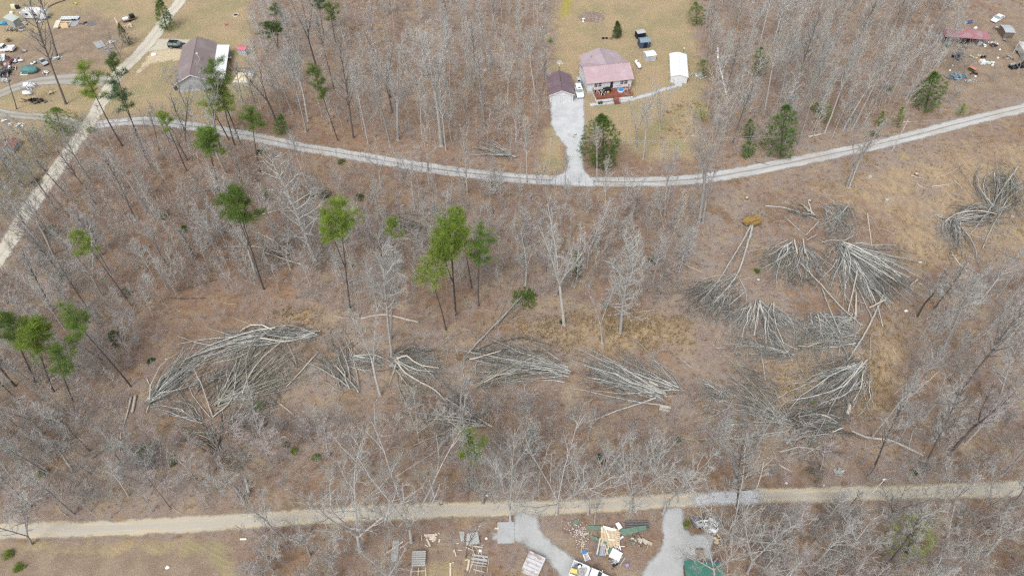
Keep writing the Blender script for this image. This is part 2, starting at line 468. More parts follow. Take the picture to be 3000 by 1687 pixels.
M_SAND_ROAD = road_mat('pale_sand_road', (0.53, 0.49, 0.40), (0.46, 0.44, 0.385), (0.41, 0.385, 0.32), 0.3, (0.58, 0.53, 0.42), (0.36, 0.31, 0.24))
def road(name, px_pts, width, m, z, wob=0.15, seed=1):
    q = random.Random(seed)
    pts = smoothline([at(*a) for a in px_pts], 0.8)
    n = 12; Vv = []; al = []; ac = []; ed = []; s = 0.0; wl = wr = 0
    for i, p in enumerate(pts):
        t = (pts[min(i + 1, len(pts) - 1)] - pts[max(i - 1, 0)]).normalized(); nr = Vector((-t.y, t.x))
        if i: s += (p - pts[i - 1]).length
        w = width(s) if callable(width) else width
        wl = wl * 0.9 + q.uniform(-wob, wob) * 0.4; wr = wr * 0.9 + q.uniform(-wob, wob) * 0.4
        a, b = -w / 2 - 0.5 + wl, w / 2 + 0.5 + wr
        for k in range(n + 1):
            c = a + (b - a) * k / n
            Vv.append((p.x + nr.x * c, p.y + nr.y * c, z)); al.append(s); ac.append(c); ed.append(min(c - a, b - c))
    L = len(pts); idx = np.arange(L * (n + 1)).reshape(L, n + 1)
    F = np.stack([idx[:-1, :-1].ravel(), idx[:-1, 1:].ravel(), idx[1:, 1:].ravel(), idx[1:, :-1].ravel()], axis=1)[:, ::-1]
    me = raw_mesh(name, Vv, F)
    for nm, arr in (('along', al), ('across', ac), ('edge', ed)):
        me.attributes.new(nm, 'FLOAT', 'POINT').data.foreach_set('value', np.array(arr, np.float32))
    return tag(link(name, me, m), kind='structure')
def pad_mat(name, a, b, c3):
    g = G(name)
    c = g.mix(g.ramp(g.n(0.35, 5), 0.35, 0.65), a, b)
    c = g.mix(g.ramp(g.n(2.5, 5, 0.75), 0.5, 0.78, 0, 0.5), c, tuple(x * 0.65 for x in a))
    c = g.mix(g.ramp(g.n(0.6, 5), 0.6, 0.75, 0, 0.6), c, c3)
    return edge_alpha(g, c, 'edge', 0.0, 0.8, 0.5, 1.7, g.n(4.0, 4))
M_PAD_GREY = pad_mat('blue_grey_gravel', (0.415, 0.425, 0.42), (0.36, 0.37, 0.365), (0.32, 0.30, 0.265))
M_PAD_WHITE = pad_mat('white_gravel', (0.50, 0.515, 0.525), (0.43, 0.44, 0.45), (0.36, 0.345, 0.325))
M_PAD_SILVER = pad_mat('silver_gravel', (0.50, 0.51, 0.53), (0.44, 0.45, 0.465), (0.25, 0.25, 0.25))
def pad(name, px_poly, m, z, step=0.45, grow=0.3):
    poly = [tuple(at(*q)[:2]) for q in px_poly]
    xs = np.arange(min(p[0] for p in poly) - 1, max(p[0] for p in poly) + 1 + step, step)
    ys = np.arange(min(p[1] for p in poly) - 1, max(p[1] for p in poly) + 1 + step, step)
    X, Y = np.meshgrid(xs, ys, indexing='ij'); D = poly_dist(X, Y, poly) + grow
    idx = np.arange(X.size).reshape(X.shape)
    F = np.stack([idx[:-1, :-1].ravel(), idx[1:, :-1].ravel(), idx[1:, 1:].ravel(), idx[:-1, 1:].ravel()], axis=1)
    keep = (D.ravel()[F] > -0.25).any(axis=1); F = F[keep]
    used = np.unique(F); remap = np.full(X.size, -1); remap[used] = np.arange(len(used))
    me = raw_mesh(name, np.stack([X.ravel()[used], Y.ravel()[used], np.full(len(used), z)], axis=1), remap[F])
    me.attributes.new('edge', 'FLOAT', 'POINT').data.foreach_set('value', D.ravel()[used].astype(np.float32))
    return tag(link(name, me, m), kind='structure')
RD_GRAVEL = VP((200, 318), (360, 305), (480, 318), (640, 345), (760, 370), (900, 393), (1050, 419), (1200, 438), (1350, 452), (1500, 457), (1650, 457), (1780, 447), (1900, 427), (2050, 397), (2200, 365), (2300, 341), (2400, 315), (2500, 290), (2580, 270), (2680, 240))
RD_DIAG = VP((490, -50), (455, 0), (418, 48), (388, 90), (348, 138), (303, 182), (266, 235), (228, 305), (182, 370), (122, 455), (62, 540), (30, 600), (-40, 700), (-90, 790))
RD_LOWER = VP((-110, 1339), (0, 1334), (200, 1330), (450, 1320), (650, 1307), (900, 1292), (1100, 1285), (1300, 1277), (1500, 1270), (1700, 1259), (1900, 1248), (2100, 1243), (2300, 1236), (2450, 1232), (2600, 1226), (2720, 1222))
RD_LANE = VP((268, 205), (210, 200), (163, 199), (90, 206), (40, 220), (-10, 240), (-60, 262))
RD_LANE_LOW = VP((-60, 268), (-10, 280), (28, 288), (97, 294), (150, 300), (205, 316))
road('gravel_road', RD_GRAVEL, 3.5, M_GRAVEL_ROAD, 0.020, seed=3)
road('sand_road', RD_DIAG, 4.1, M_SAND_ROAD, 0.024, seed=4)
road('dirt_road', RD_LOWER, 2.7, M_DIRT_ROAD, 0.020, seed=5)
M_LANE = road_mat('worn_lane', (0.37, 0.365, 0.345), (0.31, 0.295, 0.265), (0.27, 0.24, 0.185), 0.5, (0.40, 0.385, 0.36), (0.29, 0.25, 0.185))
road('gravel_lane', RD_LANE, lambda s: 4.6 + 0.8 * math.sin(s * .21), M_LANE, 0.016, seed=6)
road('gravel_lane', RD_LANE_LOW, 2.9, M_LANE, 0.017, seed=7)
PAD_DRIVE = [(1612, 300), (1614, 362), (1629, 398), (1636, 402), (1657, 432), (1664, 489), (1650, 507), (1618, 522), (1600, 540), (1748, 548), (1738, 527), (1710, 497), (1704, 433), (1713, 400), (1712, 300), (1712, 278), (1702, 225), (1690, 225), (1688, 262)]
pad('house_driveway', PAD_DRIVE, M_PAD_WHITE, 0.030)
PAD_SHOP = [cD[2](*q) for q in ((60, 850), (180, 810), (320, 850), (335, 950), (390, 1060), (520, 1150), (640, 1230), (760, 1310), (900, 1420), (1000, 1520), (600, 1520), (430, 1300), (330, 1250), (230, 1180), (150, 1110), (20, 1095), (-60, 1080), (-130, 1090), (-140, 1010), (-20, 1020), (60, 970), (100, 910))]
PAD_YARD = [cD[2](*q) for q in ((1560, 830), (1590, 770), (1740, 770), (1760, 850), (1780, 980), (1850, 1040), (2060, 1030), (2070, 1100), (2040, 1200), (2060, 1300), (2000, 1520), (1310, 1520), (1400, 1300), (1480, 1250), (1530, 1190), (1560, 1060), (1535, 990), (1555, 900))]
pad('shop_drive', PAD_SHOP, M_PAD_GREY, 0.030)
pad('gravel_yard', PAD_YARD, M_PAD_GREY, 0.030)
PAD_PATCH = [cD[2](*q) for q in ((1840, 650), (1960, 640), (2080, 612), (2300, 604), (2500, 600), (2545, 690), (2525, 735), (2200, 745), (2000, 742), (1900, 762), (1855, 720))]
pad('gravel_patch', PAD_PATCH, M_PAD_SILVER, 0.034)
road('stone_path', [cA[2](*q) for q in ((770, 1037), (880, 1025), (990, 1015), (1150, 985), (1350, 935), (1500, 885), (1650, 845))], 0.8, M_PAD_SILVER, 0.012, seed=8)
pad('parking_pad', [cA[0](*q) for q in ((1500, 350), (1560, 385), (1700, 385), (1880, 392), (1860, 440), (1790, 480), (1560, 500), (1440, 520))], pad_mat('sandy_pad', (0.50, 0.455, 0.36), (0.44, 0.41, 0.34), (0.40, 0.36, 0.28)), 0.014)

# photo-space places where nothing wild grows
NOGROW = [PAD_DRIVE, PAD_SHOP, PAD_YARD]
def near_line(px, py, line, d):
    for (x0, y0), (x1, y1) in zip(line[:-1], line[1:]):
        dx, dy = x1 - x0, y1 - y0; t = max(0, min(1, ((px - x0) * dx + (py - y0) * dy) / (dx * dx + dy * dy)))
        if math.hypot(px - x0 - t * dx, py - y0 - t * dy) < d: return True
    return False
def free(px, py, road_d=26):
    if near_line(px, py, RD_LOWER, road_d + 6) or near_line(px, py, RD_GRAVEL, road_d - 6) or near_line(px, py, RD_DIAG, road_d + 4): return False
    return not any(inside(p, px, py) for p in NOGROW)
# ------------------------------------------------------------------ trees
M_BARK = mat('grey_bark', (0.42, 0.41, 0.395), (0.28, 0.27, 0.258), 0.95, scale=1.6, rand=0.28, stretch=(3, 3, 0.7), spec=0.1)
M_BARK_DARK = mat('dark_bark', (0.165, 0.150, 0.142), (0.095, 0.086, 0.081), 0.95, scale=1.6, rand=0.3, stretch=(3, 3, 0.7), spec=0.1)
M_BARK_PALE = mat('pale_bark', (0.48, 0.465, 0.44), (0.35, 0.34, 0.32), 0.95, scale=1.4, rand=0.15, stretch=(3, 3, 0.7), spec=0.1)
M_TWIG = mat('grey_twigs', (0.46, 0.46, 0.435), (0.36, 0.36, 0.34), 0.95, scale=0.5, rand=0.22, spec=0.1)
M_TWIG_PALE = mat('pale_twigs', (0.53, 0.525, 0.50), (0.43, 0.425, 0.405), 0.95, scale=0.5, rand=0.15, spec=0.1)
M_TWIG_ROSE = mat('rosy_twigs', (0.52, 0.465, 0.455), (0.42, 0.37, 0.36), 0.95, scale=0.5, rand=0.2, spec=0.1)
M_PINE_BARK = mat('pine_bark', (0.135, 0.112, 0.10), (0.082, 0.068, 0.062), 0.95, scale=1.8, rand=0.25, stretch=(3, 3, 0.7), spec=0.1)
M_STUB = mat('dead_branch', (0.36, 0.345, 0.32), (0.26, 0.25, 0.23), 0.95, spec=0.1)
def leafmat(name, a, b, c):
    """needles: matt, and letting some light through"""
    k = 1.68; a, b, c = [tuple(x * k for x in q) for q in (a, b, c)]
    m = mat(name, a, b, 0.75, scale=1.1, rand=0.14, c3=c, scale2=0.9, spec=0.15, detail=5); t = m.node_tree; p = t.nodes['Principled BSDF']
    tl = node(t, 'ShaderNodeBsdfTranslucent'); ms = node(t, 'ShaderNodeMixShader'); ms.inputs[0].default_value = 0.38
    t.links.new(p.inputs['Base Color'].links[0].from_socket, tl.inputs['Color'])
    t.links.new(p.outputs[0], ms.inputs[1]); t.links.new(tl.outputs[0], ms.inputs[2])
    t.links.new(ms.outputs[0], [n for n in t.nodes if n.type == 'OUTPUT_MATERIAL'][0].inputs['Surface'])
    return m
M_NEEDLE = {'bright': leafmat('bright_needles', (0.165, 0.228, 0.040), (0.105, 0.158, 0.036), (0.215, 0.262, 0.052)),
            'mid': leafmat('green_needles', (0.112, 0.170, 0.040), (0.066, 0.110, 0.030), (0.155, 0.205, 0.05)),
            'dark': leafmat('dark_needles', (0.062, 0.098, 0.030), (0.032, 0.056, 0.020), (0.10, 0.135, 0.042)),
            'pale': leafmat('pale_needles', (0.200, 0.245, 0.065), (0.145, 0.190, 0.055), (0.26, 0.285, 0.09)),
            'cedar': leafmat('cedar_leaves', (0.082, 0.145, 0.034), (0.042, 0.085, 0.022), (0.125, 0.19, 0.05)),
            'blue': leafmat('bluish_needles', (0.072, 0.125, 0.062), (0.045, 0.080, 0.042), (0.11, 0.165, 0.085))}

def rot_dir(d, ang, az):
    d = d.normalized(); u = d.orthogonal().normalized(); w = d.cross(u)
    return (d * math.cos(ang) + (u * math.cos(az) + w * math.sin(az)) * math.sin(ang)).normalized()
def branch_pts(p, d, L, n, up, wig, q):
    pts = [p.copy()]; d = d.copy()
    for _ in range(n):
        d = (d + Vector((q.uniform(-wig, wig), q.uniform(-wig, wig), q.uniform(-wig, wig) + up))).normalized()
        p = p + d * (L / n); pts.append(p.copy())
    return pts
def lerp_chain(pts, t):
    x = t * (len(pts) - 1); i = min(int(x), len(pts) - 2)
    return pts[i].lerp(pts[i + 1], x - i), (pts[i + 1] - pts[i]).normalized()
def make_bare(seed, H, r0, t0, spread, leaders, nprim, ang, twig=1.3, fork=0.4, fork_ang=0.35, dense=6):
    """(stem segments, twig segments): a trunk, its leaders and limbs; the fine branching that carries no leaves"""
    q = random.Random(seed); big = Segs(); fine = Segs()
    z_f = H * fork if leaders > 1 else H
    trunk = branch_pts(Vector((0, 0, -0.2)), Vector((q.uniform(-.03, .03), q.uniform(-.03, .03), 1)), z_f + 0.2, 6 if leaders > 1 else 9, 0.05, 0.045, q)
    rt = r0 * (0.72 if leaders > 1 else 0.16)
    big.seg(trunk[0], trunk[0] + Vector((0, 0, 0.55)), r0 * 1.5, r0 * 1.05)
    big.chain(trunk, r0, rt)
    stems = []
    if leaders > 1:
        a0 = q.uniform(0, 6.28)
        for k in range(leaders):
            az = a0 + k * 6.283 / leaders + q.uniform(-.4, .4); a = fork_ang * q.uniform(0.6, 1.25)
            d = Vector((math.sin(a) * math.cos(az), math.sin(a) * math.sin(az), math.cos(a)))
            L = (H - z_f) * q.uniform(0.85, 1.05)
            pts = branch_pts(trunk[-1 - (k % 2)].copy(), d, L, 7, 0.05, 0.09, q)
            r1 = rt * q.uniform(0.55, 0.8)
            big.chain(pts, r1, 0.035); stems.append((pts, r1, 0.12, L * 0.8))
    else:
        stems.append((trunk, r0, t0, H * (1 - t0)))
    npr = max(3, nprim // len(stems)); az = q.uniform(0, 6.28)
    for pts, rs, ts, span in stems:
        for i in range(npr):
            t = ts + (0.98 - ts) * ((i + q.uniform(0, 1)) / npr)
            p, d = lerp_chain(pts, t); az += 2.4 + q.uniform(-.5, .5)
            f = (t - ts) / (1 - ts)
            L = spread * (0.45 + 0.75 * math.sin(min(1, f * 1.15 + 0.18) * math.pi * 0.80)) * q.uniform(0.7, 1.2) * (1.1 - 0.55 * f)
            d1 = rot_dir(Vector((0, 0, 1)).lerp(d, 0.5), ang * (1.2 - 0.55 * f) * q.uniform(0.8, 1.2), az)
            b = branch_pts(p, d1, L, 5, 0.10, 0.16, q)
            rb = max(0.038, min(0.42 * rs * (1 - 0.5 * f), 0.028 * L + 0.016))
            big.chain(b, rb, 0.018)
            for j in range(max(3, int(L * 2.0))):
                t2 = 0.2 + 0.8 * q.random(); p2, dd2 = lerp_chain(b, t2)
                d2 = rot_dir(dd2, q.uniform(0.4, 0.95), q.uniform(0, 6.28)); L2 = L * q.uniform(0.18, 0.42) * (1.15 - 0.5 * t2) + 0.25
                s = branch_pts(p2, d2, L2, 3, 0.10, 0.18, q); fine.chain(s, 0.022, 0.010)
                for _ in range(dense):
                    p3, d3 = lerp_chain(s, q.uniform(0.2, 1.0)); L3 = q.uniform(0.35, 0.95) * (0.6 + 0.12 * L2)
                    d3 = (rot_dir(d3, q.uniform(0.35, 0.9), q.uniform(0, 6.28)) + Vector((0, 0, 0.18))).normalized()
                    e = p3 + d3 * L3; fine.seg(p3, e, 0.0085 * twig, 0.004 * twig)
                    for _ in range(2):
                        p4 = p3.lerp(e, q.uniform(0.25, 0.9)); d4 = rot_dir(d3, q.uniform(0.4, 0.9), q.uniform(0, 6.28))
                        fine.seg(p4, p4 + d4 * L3 * q.uniform(0.35, 0.7), 0.006 * twig, 0.0035 * twig)
    return big, fine
BARE = {}
def bare_kind(name, H, specs):
    out = []
    for sp in specs:
        b, f = make_bare(*sp[0], **sp[1])
        Vv, F = seg_arrays(b.a, b.b, b.ra, b.rb, 7)
        out.append((raw_mesh('trunk', Vv, F), f.mesh('crown', 3)))
    BARE[name] = (H, out)
bare_kind('tall', 20.0, [((s, 20.0, 0.20, t0, sp, 1, 22, 0.62), {}) for s, t0, sp in ((1, .48, 3.2), (2, .42, 3.7), (3, .55, 2.9), (4, .36, 3.5), (5, .60, 2.7))])
bare_kind('forked', 20.0, [((s, 20.0, 0.26, .3, sp, k, 28, 0.60), dict(fork=fk, fork_ang=fa)) for s, sp, k, fk, fa in ((11, 3.0, 2, .45, .22), (12, 3.0, 3, .40, .30), (13, 2.7, 2, .30, .24), (14, 3.0, 3, .52, .34))])
bare_kind('spread', 13.0, [((s, 13.0, 0.165, .2, sp, k, 36, 0.72), dict(fork=fk, fork_ang=fa, twig=1.2)) for s, sp, k, fk, fa in ((21, 3.0, 4, .25, .50), (22, 3.2, 5, .20, .55), (23, 2.8, 4, .32, .45), (24, 3.0, 3, .18, .50))])
bare_kind('pole', 12.0, [((s, 12.0, 0.085, t0, 1.7, 1, 13, 0.7), dict(dense=3)) for s, t0 in ((31, .45), (32, .3), (33, .6))])
bare_kind('bushy', 15.0, [((s, 15.0, 0.19, t0, 2.6, 1, 44, 0.95), dict(dense=5, twig=1.6)) for s, t0 in ((41, .18), (42, .25))])
TREES = []
def bare_tree(kind, p, H, bark='grey', twig='grey', var=None, rz=None, lean=(0, 0), label=None, widen=1.0):
    H0, vs = BARE[kind]
    k = rnd.randrange(len(vs)) if var is None else var % len(vs)
    o = thing('bare_tree', label, 'bare tree', (p[0], p[1], 0), rnd.uniform(0, 6.28) if rz is None else rz)
    o.rotation_euler = (lean[0], lean[1], o.rotation_euler[2])
    s = H / H0; o.scale = (s * 0.5 + 0.5 * widen if s < 1 else s * widen, s * 0.5 + 0.5 * widen if s < 1 else s * widen, s)
    tm, cm = vs[k]
    mb = {'grey': M_BARK, 'dark': M_BARK_DARK, 'pale': M_BARK_PALE}[bark]; mt = {'grey': M_TWIG, 'pale': M_TWIG_PALE, 'rose': M_TWIG_ROSE}[twig]
    for nm, me, m in (('trunk', tm, mb), ('crown', cm, mt)):
        if not me.materials: me.materials.append(m)
        c = bpy.data.objects.new(nm, me); COL.objects.link(c); c.parent = o
        c.material_slots[0].link = 'OBJECT'; c.material_slots[0].material = m
    TREES.append(dict(o=o, kind=kind, H=H, bark=bark, twig=twig, p=(p[0], p[1]), label=label))
    return o

# ---- evergreens
def leaf_arrays(C, Nn, size, q, droop=0.0, wf=0.14):
    """many needle-thin leaves round each clump centre: C list of (centre, radius, count)"""
    Vv = []; F = []
    for c, r, n in C:
        th = nrg.uniform(0, 2 * math.pi, n); ph = np.arccos(nrg.uniform(-0.75, 1, n))
        d = np.stack([np.sin(ph) * np.cos(th), np.sin(ph) * np.sin(th), np.cos(ph)], axis=1)
        o = np.array(c)[None] + d * r * nrg.uniform(0.05, 0.75, n)[:, None] * np.array([[1, 1, 0.5]])
        tip = o + (d + np.array([[0, 0, 0.25 - droop]])) * size * nrg.uniform(0.6, 1.3, n)[:, None]
        sd = np.cross(d, nrg.normal(size=(n, 3))); sd /= np.linalg.norm(sd, axis=1, keepdims=True) + 1e-9
        w = size * wf
        b = len(Vv) * 1
        Vv.append(np.stack([o - sd * w, o + sd * w, tip + sd * w * 0.5, tip - sd * w * 0.5], axis=1).reshape(-1, 3))
    Va = np.concatenate(Vv); F = np.arange(len(Va)).reshape(-1, 4)
    return Va, F
def make_pine(seed, H, r0, t0, wid, lop=0.0, n=16, forks=1, tier=0.8):
    q = random.Random(seed); st = Segs(); cl = []
    trunks = [branch_pts(Vector((0, 0, -0.2)), Vector((q.uniform(-.03, .03), q.uniform(-.03, .03), 1)), H * 0.99, 9, 0.05, 0.03, q)]
    st.chain(trunks[0], r0, 0.04)
    for k in range(forks - 1):
        az = q.uniform(0, 6.28); p, d = lerp_chain(trunks[0], 0.42 + 0.08 * k)
        t = branch_pts(p, Vector((math.cos(az) * .35, math.sin(az) * .35, 1)), H * 0.5, 6, 0.10, 0.05, q); st.chain(t, r0 * 0.6, 0.03); trunks.append(t)
    for ti, tr in enumerate(trunks):
        ts = t0 if ti == 0 else 0.55
        for i in range(n):
            t = ts + (0.99 - ts) * (i + q.random()) / n; f = (t - ts) / (1 - ts)
            p, d = lerp_chain(tr, t); az = i * 2.4 + q.uniform(-.6, .6)
            L = 1.12 * wid * (0.55 + 0.6 * math.sin((0.15 + 0.75 * f) * math.pi)) * q.uniform(0.55, 1.15) * (1 - 0.62 * f) * (1 + lop * math.cos(az))
            d1 = Vector((math.cos(az), math.sin(az), 0.15 + 0.6 * f)).normalized()
            b = branch_pts(p, d1, L, 4, 0.04, 0.12, q); st.chain(b, 0.045, 0.015)
            for j in range(max(3, int(L * 3.8))):
                p2, d2 = lerp_chain(b, q.uniform(0.3, 1.05))
                off = Vector((q.gauss(0, .34), q.gauss(0, .34), q.uniform(-.05, .35))) * (0.4 + 0.25 * L)
                st.seg(p2, p2 + off, 0.012, 0.006)
                cl.append((p2 + off, q.uniform(0.5, 1.0), q.randint(30, 52)))
        cl.append((tr[-1], 0.4, 50))
    dead = st                                        # bare dead branches under the crown
    for i in range(10):
        p, d = lerp_chain(trunks[0], q.uniform(t0 * 0.45, t0)); az = q.uniform(0, 6.28)
        dead.chain(branch_pts(p, Vector((math.cos(az), math.sin(az), 0.1)), q.uniform(0.6, 2.0), 3, 0, 0.25, q), 0.022, 0.008)
    return st, leaf_arrays(cl, None, 0.46, q, wf=0.05)
PINES = []
def pine_kind(*a, **k):
    st, (Va, F) = make_pine(*a, **k)
    Vv, Fs = seg_arrays(st.a, st.b, st.ra, st.rb, 7)
    PINES.append((a[1], raw_mesh('trunk', Vv, Fs), raw_mesh('crown', Va, F)))
pine_kind(51, 18.0, 0.17, 0.72, 2.9, n=14); pine_kind(52, 18.0, 0.16, 0.76, 2.5, lop=0.3, n=11); pine_kind(53, 18.0, 0.18, 0.60, 3.0, lop=0.25, n=16)
pine_kind(54, 18.0, 0.20, 0.66, 3.5, n=14, forks=3); pine_kind(55, 18.0, 0.17, 0.56, 2.8, n=17, lop=0.2)
pine_kind(56, 18.0, 0.18, 0.70, 3.3, n=14, forks=2)
M_ALL = {'grey': M_BARK, 'dark': M_BARK_DARK, 'pine': M_PINE_BARK}
def pine(base, top, tone, var, label, widen=1.0, mark=None, rz=None):
    b = at(*base); H = height(base, top)
    H0, tm, cm = PINES[var]
    o = thing('pine_tree', label, 'pine tree', (b.x, b.y, 0), rnd.uniform(0, 6.28) if rz is None else rz, mark=mark)
    s = H / H0; o.scale = (widen, widen, s); set_lean(o, base, top, H, o.rotation_euler[2])
    for nm, me, m in (('trunk', tm, M_PINE_BARK), ('crown', cm, M_NEEDLE[tone])):
        if not me.materials: me.materials.append(m)
        c = bpy.data.objects.new(nm, me); COL.objects.link(c); c.parent = o
        c.material_slots[0].link = 'OBJECT'; c.material_slots[0].material = m
    return o
def make_conifer(seed, H, wid, shape, n, size, low=0.04):
    """dense evergreen foliage down to the ground: cone, oval or low mound"""
    q = random.Random(seed); st = Segs(); cl = []
    tr = branch_pts(Vector((0, 0, -0.1)), Vector((0, 0, 1)), H * 0.95, 6, 0.05, 0.02, q); st.chain(tr, 0.028 * H ** 0.8 + 0.02, 0.02)
    lob = [(q.uniform(0, 6.28), q.uniform(0, 1), q.uniform(-.38, .4)) for _ in range(14)]
    for i in range(n):
        f = q.random() ** 0.85
        tiers = max(4, int(H / 0.75)); f = min(1.0, (math.floor(f * tiers) + q.gauss(.5, .22)) / tiers); f = max(0.0, f)
        z = H * (low + (1 - low) * f)
        prof = {'cone': max(0, 1 - f) ** 0.75 * min(1, 0.55 + f * 3), 'oval': math.sin(math.pi * min(1, 0.16 + 0.84 * f)) ** 0.75, 'mound': math.sqrt(max(0, 1 - f * f))}[shape]
        az = q.uniform(0, 6.28); k = 1.0
        for a, ff, amp in lob: k += amp * math.exp(-((math.cos(az - a) - 1) ** 2) * 6 - ((f - ff) ** 2) * 16)
        r = wid * prof * k * (0.35 + 0.65 * q.random() ** 0.45)
        if q.random() < .16: r *= q.uniform(1.1, 1.4)
        p = Vector((r * math.cos(az), r * math.sin(az), z - .12 * r))
        p.z = max(.1, p.z)
        if i % 3 == 0: st.seg(Vector((0, 0, max(0.05, z - r * 0.3))), p, 0.02, 0.006)
        cl.append((p, q.uniform(0.16, 0.40) * size / 0.22, q.randint(18, 32)))
    return st, leaf_arrays(cl, None, size, q, wf=0.10)
CONIF = {}
def conifer(name, base, top, wid, tone, shape, label, cat='evergreen', n=260, size=0.20, seed=None, mark=None, dens=None):
    b = at(*base); H = height(base, top)
    st, (Va, F) = make_conifer(seed or int(base[0] * 7 + base[1]), H, wid, shape, n, size)
    o = thing(name, label, cat, (b.x, b.y, 0), 0, mark=mark)
    Vv, Fs = seg_arrays(st.a, st.b, st.ra, st.rb, 5)
    link('trunk', raw_mesh('trunk', Vv, Fs), M_PINE_BARK, o)
    link('crown', raw_mesh('crown', Va, F), M_NEEDLE[tone], o); set_lean(o, base, top, H, 0)
    return o
def shrub(name, base, wid, hgt, tone, label, n=60, size=0.16, mark=None, cat='shrub'):
    b = at(*base)
    st, (Va, F) = make_conifer(int(base[0] * 3 + base[1]), hgt, wid, 'oval', n, size, low=0.12)
    o = thing(name, label, cat, (b.x, b.y, 0), 0, mark=mark)
    Vv, Fs = seg_arrays(st.a, st.b, st.ra, st.rb, 4)
    link('stem', raw_mesh('stem', Vv, Fs), M_PINE_BARK, o)
    link('foliage', raw_mesh('foliage', Va, F), M_NEEDLE[tone], o)
    return o

# the pines, each where the photo shows it: base, top of the crown
pine(v(881, 775), v(850, 510), 'bright', 5, 'bright green flat-topped pine on a long straight trunk in mid wood', 0.95, 'the flat-topped bright pine')
pine(v(664, 728), v(572, 480), 'mid', 5, 'broad dull green pine with long bare trunk beside the fallen logs on the slope', 1.05, 'the broad dull green pine')
pine(v(331, 768), v(208, 578), 'bright', 1, 'small yellow-green pine crown on a thin slanting trunk beside the sand road wood', 0.95, 'the small yellow-green pine')
pine(v(997, 735), v(972, 548), 'bright', 1, 'slim pine with a small flat crown on a thin brown stem', 0.75, 'the slim small-crowned pine')
pine(v(1187, 725), v(1164, 525), 'bright', 1, 'tallest pine of the central clump, its small crown above the others', 0.9, 'the central pine clump')
pine(v(1147, 795), v(1130, 572), 'bright', 3, 'forked pine with several stems in the central clump', 1.05)
pine(v(1204, 770), v(1200, 585), 'mid', 2, 'darker green full pine in the central clump, its crown down low', 1.0)
pine(v(1122, 830), v(1075, 648), 'pale', 0, 'pale yellow-green round pine just below the central clump', 1.0, 'the pale round pine')
pine(v(1183, 1230), v(1180, 1098), 'bright', 4, 'short bright pine near the dirt road with two thin trunks', 0.8, 'the short bright roadside pine')
pine(v(88, 960), v(15, 768), 'mid', 4, 'dull green pine cut by the picture edge, upper one of the pine clump', 0.95)
pine(v(135, 985), v(52, 812), 'bright', 5, 'wide yellow-green pine in the middle of the edge clump', 1.05, 'the wide yellow-green edge pine')
pine(v(186, 1012), v(136, 878), 'mid', 4, 'dense deep green pine, lowest of the edge clump', 0.85, 'the dense deep green pine')
pine(v(330, 972), v(172, 768), 'mid', 0, 'narrow green pine with a long leaning dark trunk above the ring pile', 0.9, 'the leaning dark-trunked pine')
pine(v(256, 905), v(170, 838), 'mid', 1, 'little pine tuft under the leaning dark-trunked pine', 0.7)
pine(v(308, 368), v(192, 168), 'bright', 2, 'layered pine standing alone where the lane meets the sand road', 1.15, 'the layered pine at the lane')
pine(v(352, 365), v(268, 142), 'dark', 1, 'dark-topped pine beside the sand road bend', 0.95, 'the dark-topped pine')
pine(v(362, 380), v(290, 196), 'blue', 2, 'thin bluish pine beside the dark-topped pine', 0.9)
pine(v(590, 365), v(520, 148), 'mid', 2, 'tall pine in front of the brown roofed house', 1.15, 'the tall pine before the brown roof')
pine(v(605, 362), v(560, 215), 'pale', 5, 'pale loose pine behind the tall pine before the brown roof', 1.0)
pine(v(576, 352), v(528, 248), 'pale', 2, 'pale feathery pine nearest the brown roofed house gable', 1.0)
pine(v(655, 432), v(622, 275), 'mid', 0, 'dull pine with flat crown over the gravel road edge', 1.05)
pine(v(556, 492), v(500, 325), 'mid', 5, 'broad green pine whose crown hangs over the gravel road', 1.05, 'the broad pine over the gravel road')
pine(v(470, 430), v(404, 275), 'bright', 1, 'small lime-green pine between the sand road and gravel road', 0.9)
pine(v(850, 354), v(790, 158), 'mid', 4, 'single dark green pine in the wood beyond the gravel road', 0.85, 'the single pine beyond the gravel road')
pine(v(845, 110), v(832, 8), 'mid', 4, 'full green pine deep in the far wood', 0.9, 'the full green far pine')
pine(v(815, 90), v(795, -20), 'blue', 2, 'bluish pine touching the upper picture edge', 0.9)
pine(v(700, 120), v(690, 15), 'dark', 1, 'dark thin pine at the yard edge of the far wood', 0.8)
pine(v(715, 160), v(672, 50), 'dark', 5, 'dark ragged pine by the brown house back yard', 0.8)
conifer('cedar_tree', v(420, 74), v(398, -14), 2.5, 'cedar', 'cone', 'big soft green cedar hanging over the far end of the sand road', n=420, size=0.26, mark='the big cedar over the sand road')
conifer('cedar_tree', v(326, 114), v(298, 60), 1.5, 'dark', 'oval', 'dark little cedar on a thin trunk beside the scrap trailer', n=160, size=0.2)
conifer('cedar_tree', v(155, 335), v(138, 270), 2.9, 'mid', 'oval', 'bushy cedar at the end of the gravel lane, branches over it', n=330, size=0.24, mark='the bushy cedar at the lane end')
conifer('cedar_tree', v(707, 336), v(707, 288), 1.75, 'cedar', 'oval', 'round clipped-looking green cedar at the gravel road edge', n=260, size=0.2, mark='the round cedar')
conifer('house_evergreen', v(1519, 417), v(1512, 288), 3.9, 'cedar', 'oval', 'large feathery evergreen beside the white driveway', n=620, size=0.30, mark='the large evergreen by the driveway')
conifer('holly_tree', v(1553, 96), v(1553, 54), 1.9, 'dark', 'cone', 'dark glossy pyramid holly alone on the back lawn', n=330, size=0.2, mark='the holly on the back lawn')
conifer('cedar_tree', v(1964, 392), v(1978, 262), 3.6, 'cedar', 'oval', 'large bright green cedar in the wood edge above the gravel road', n=430, size=0.30, mark='the large cedar above the gravel road')
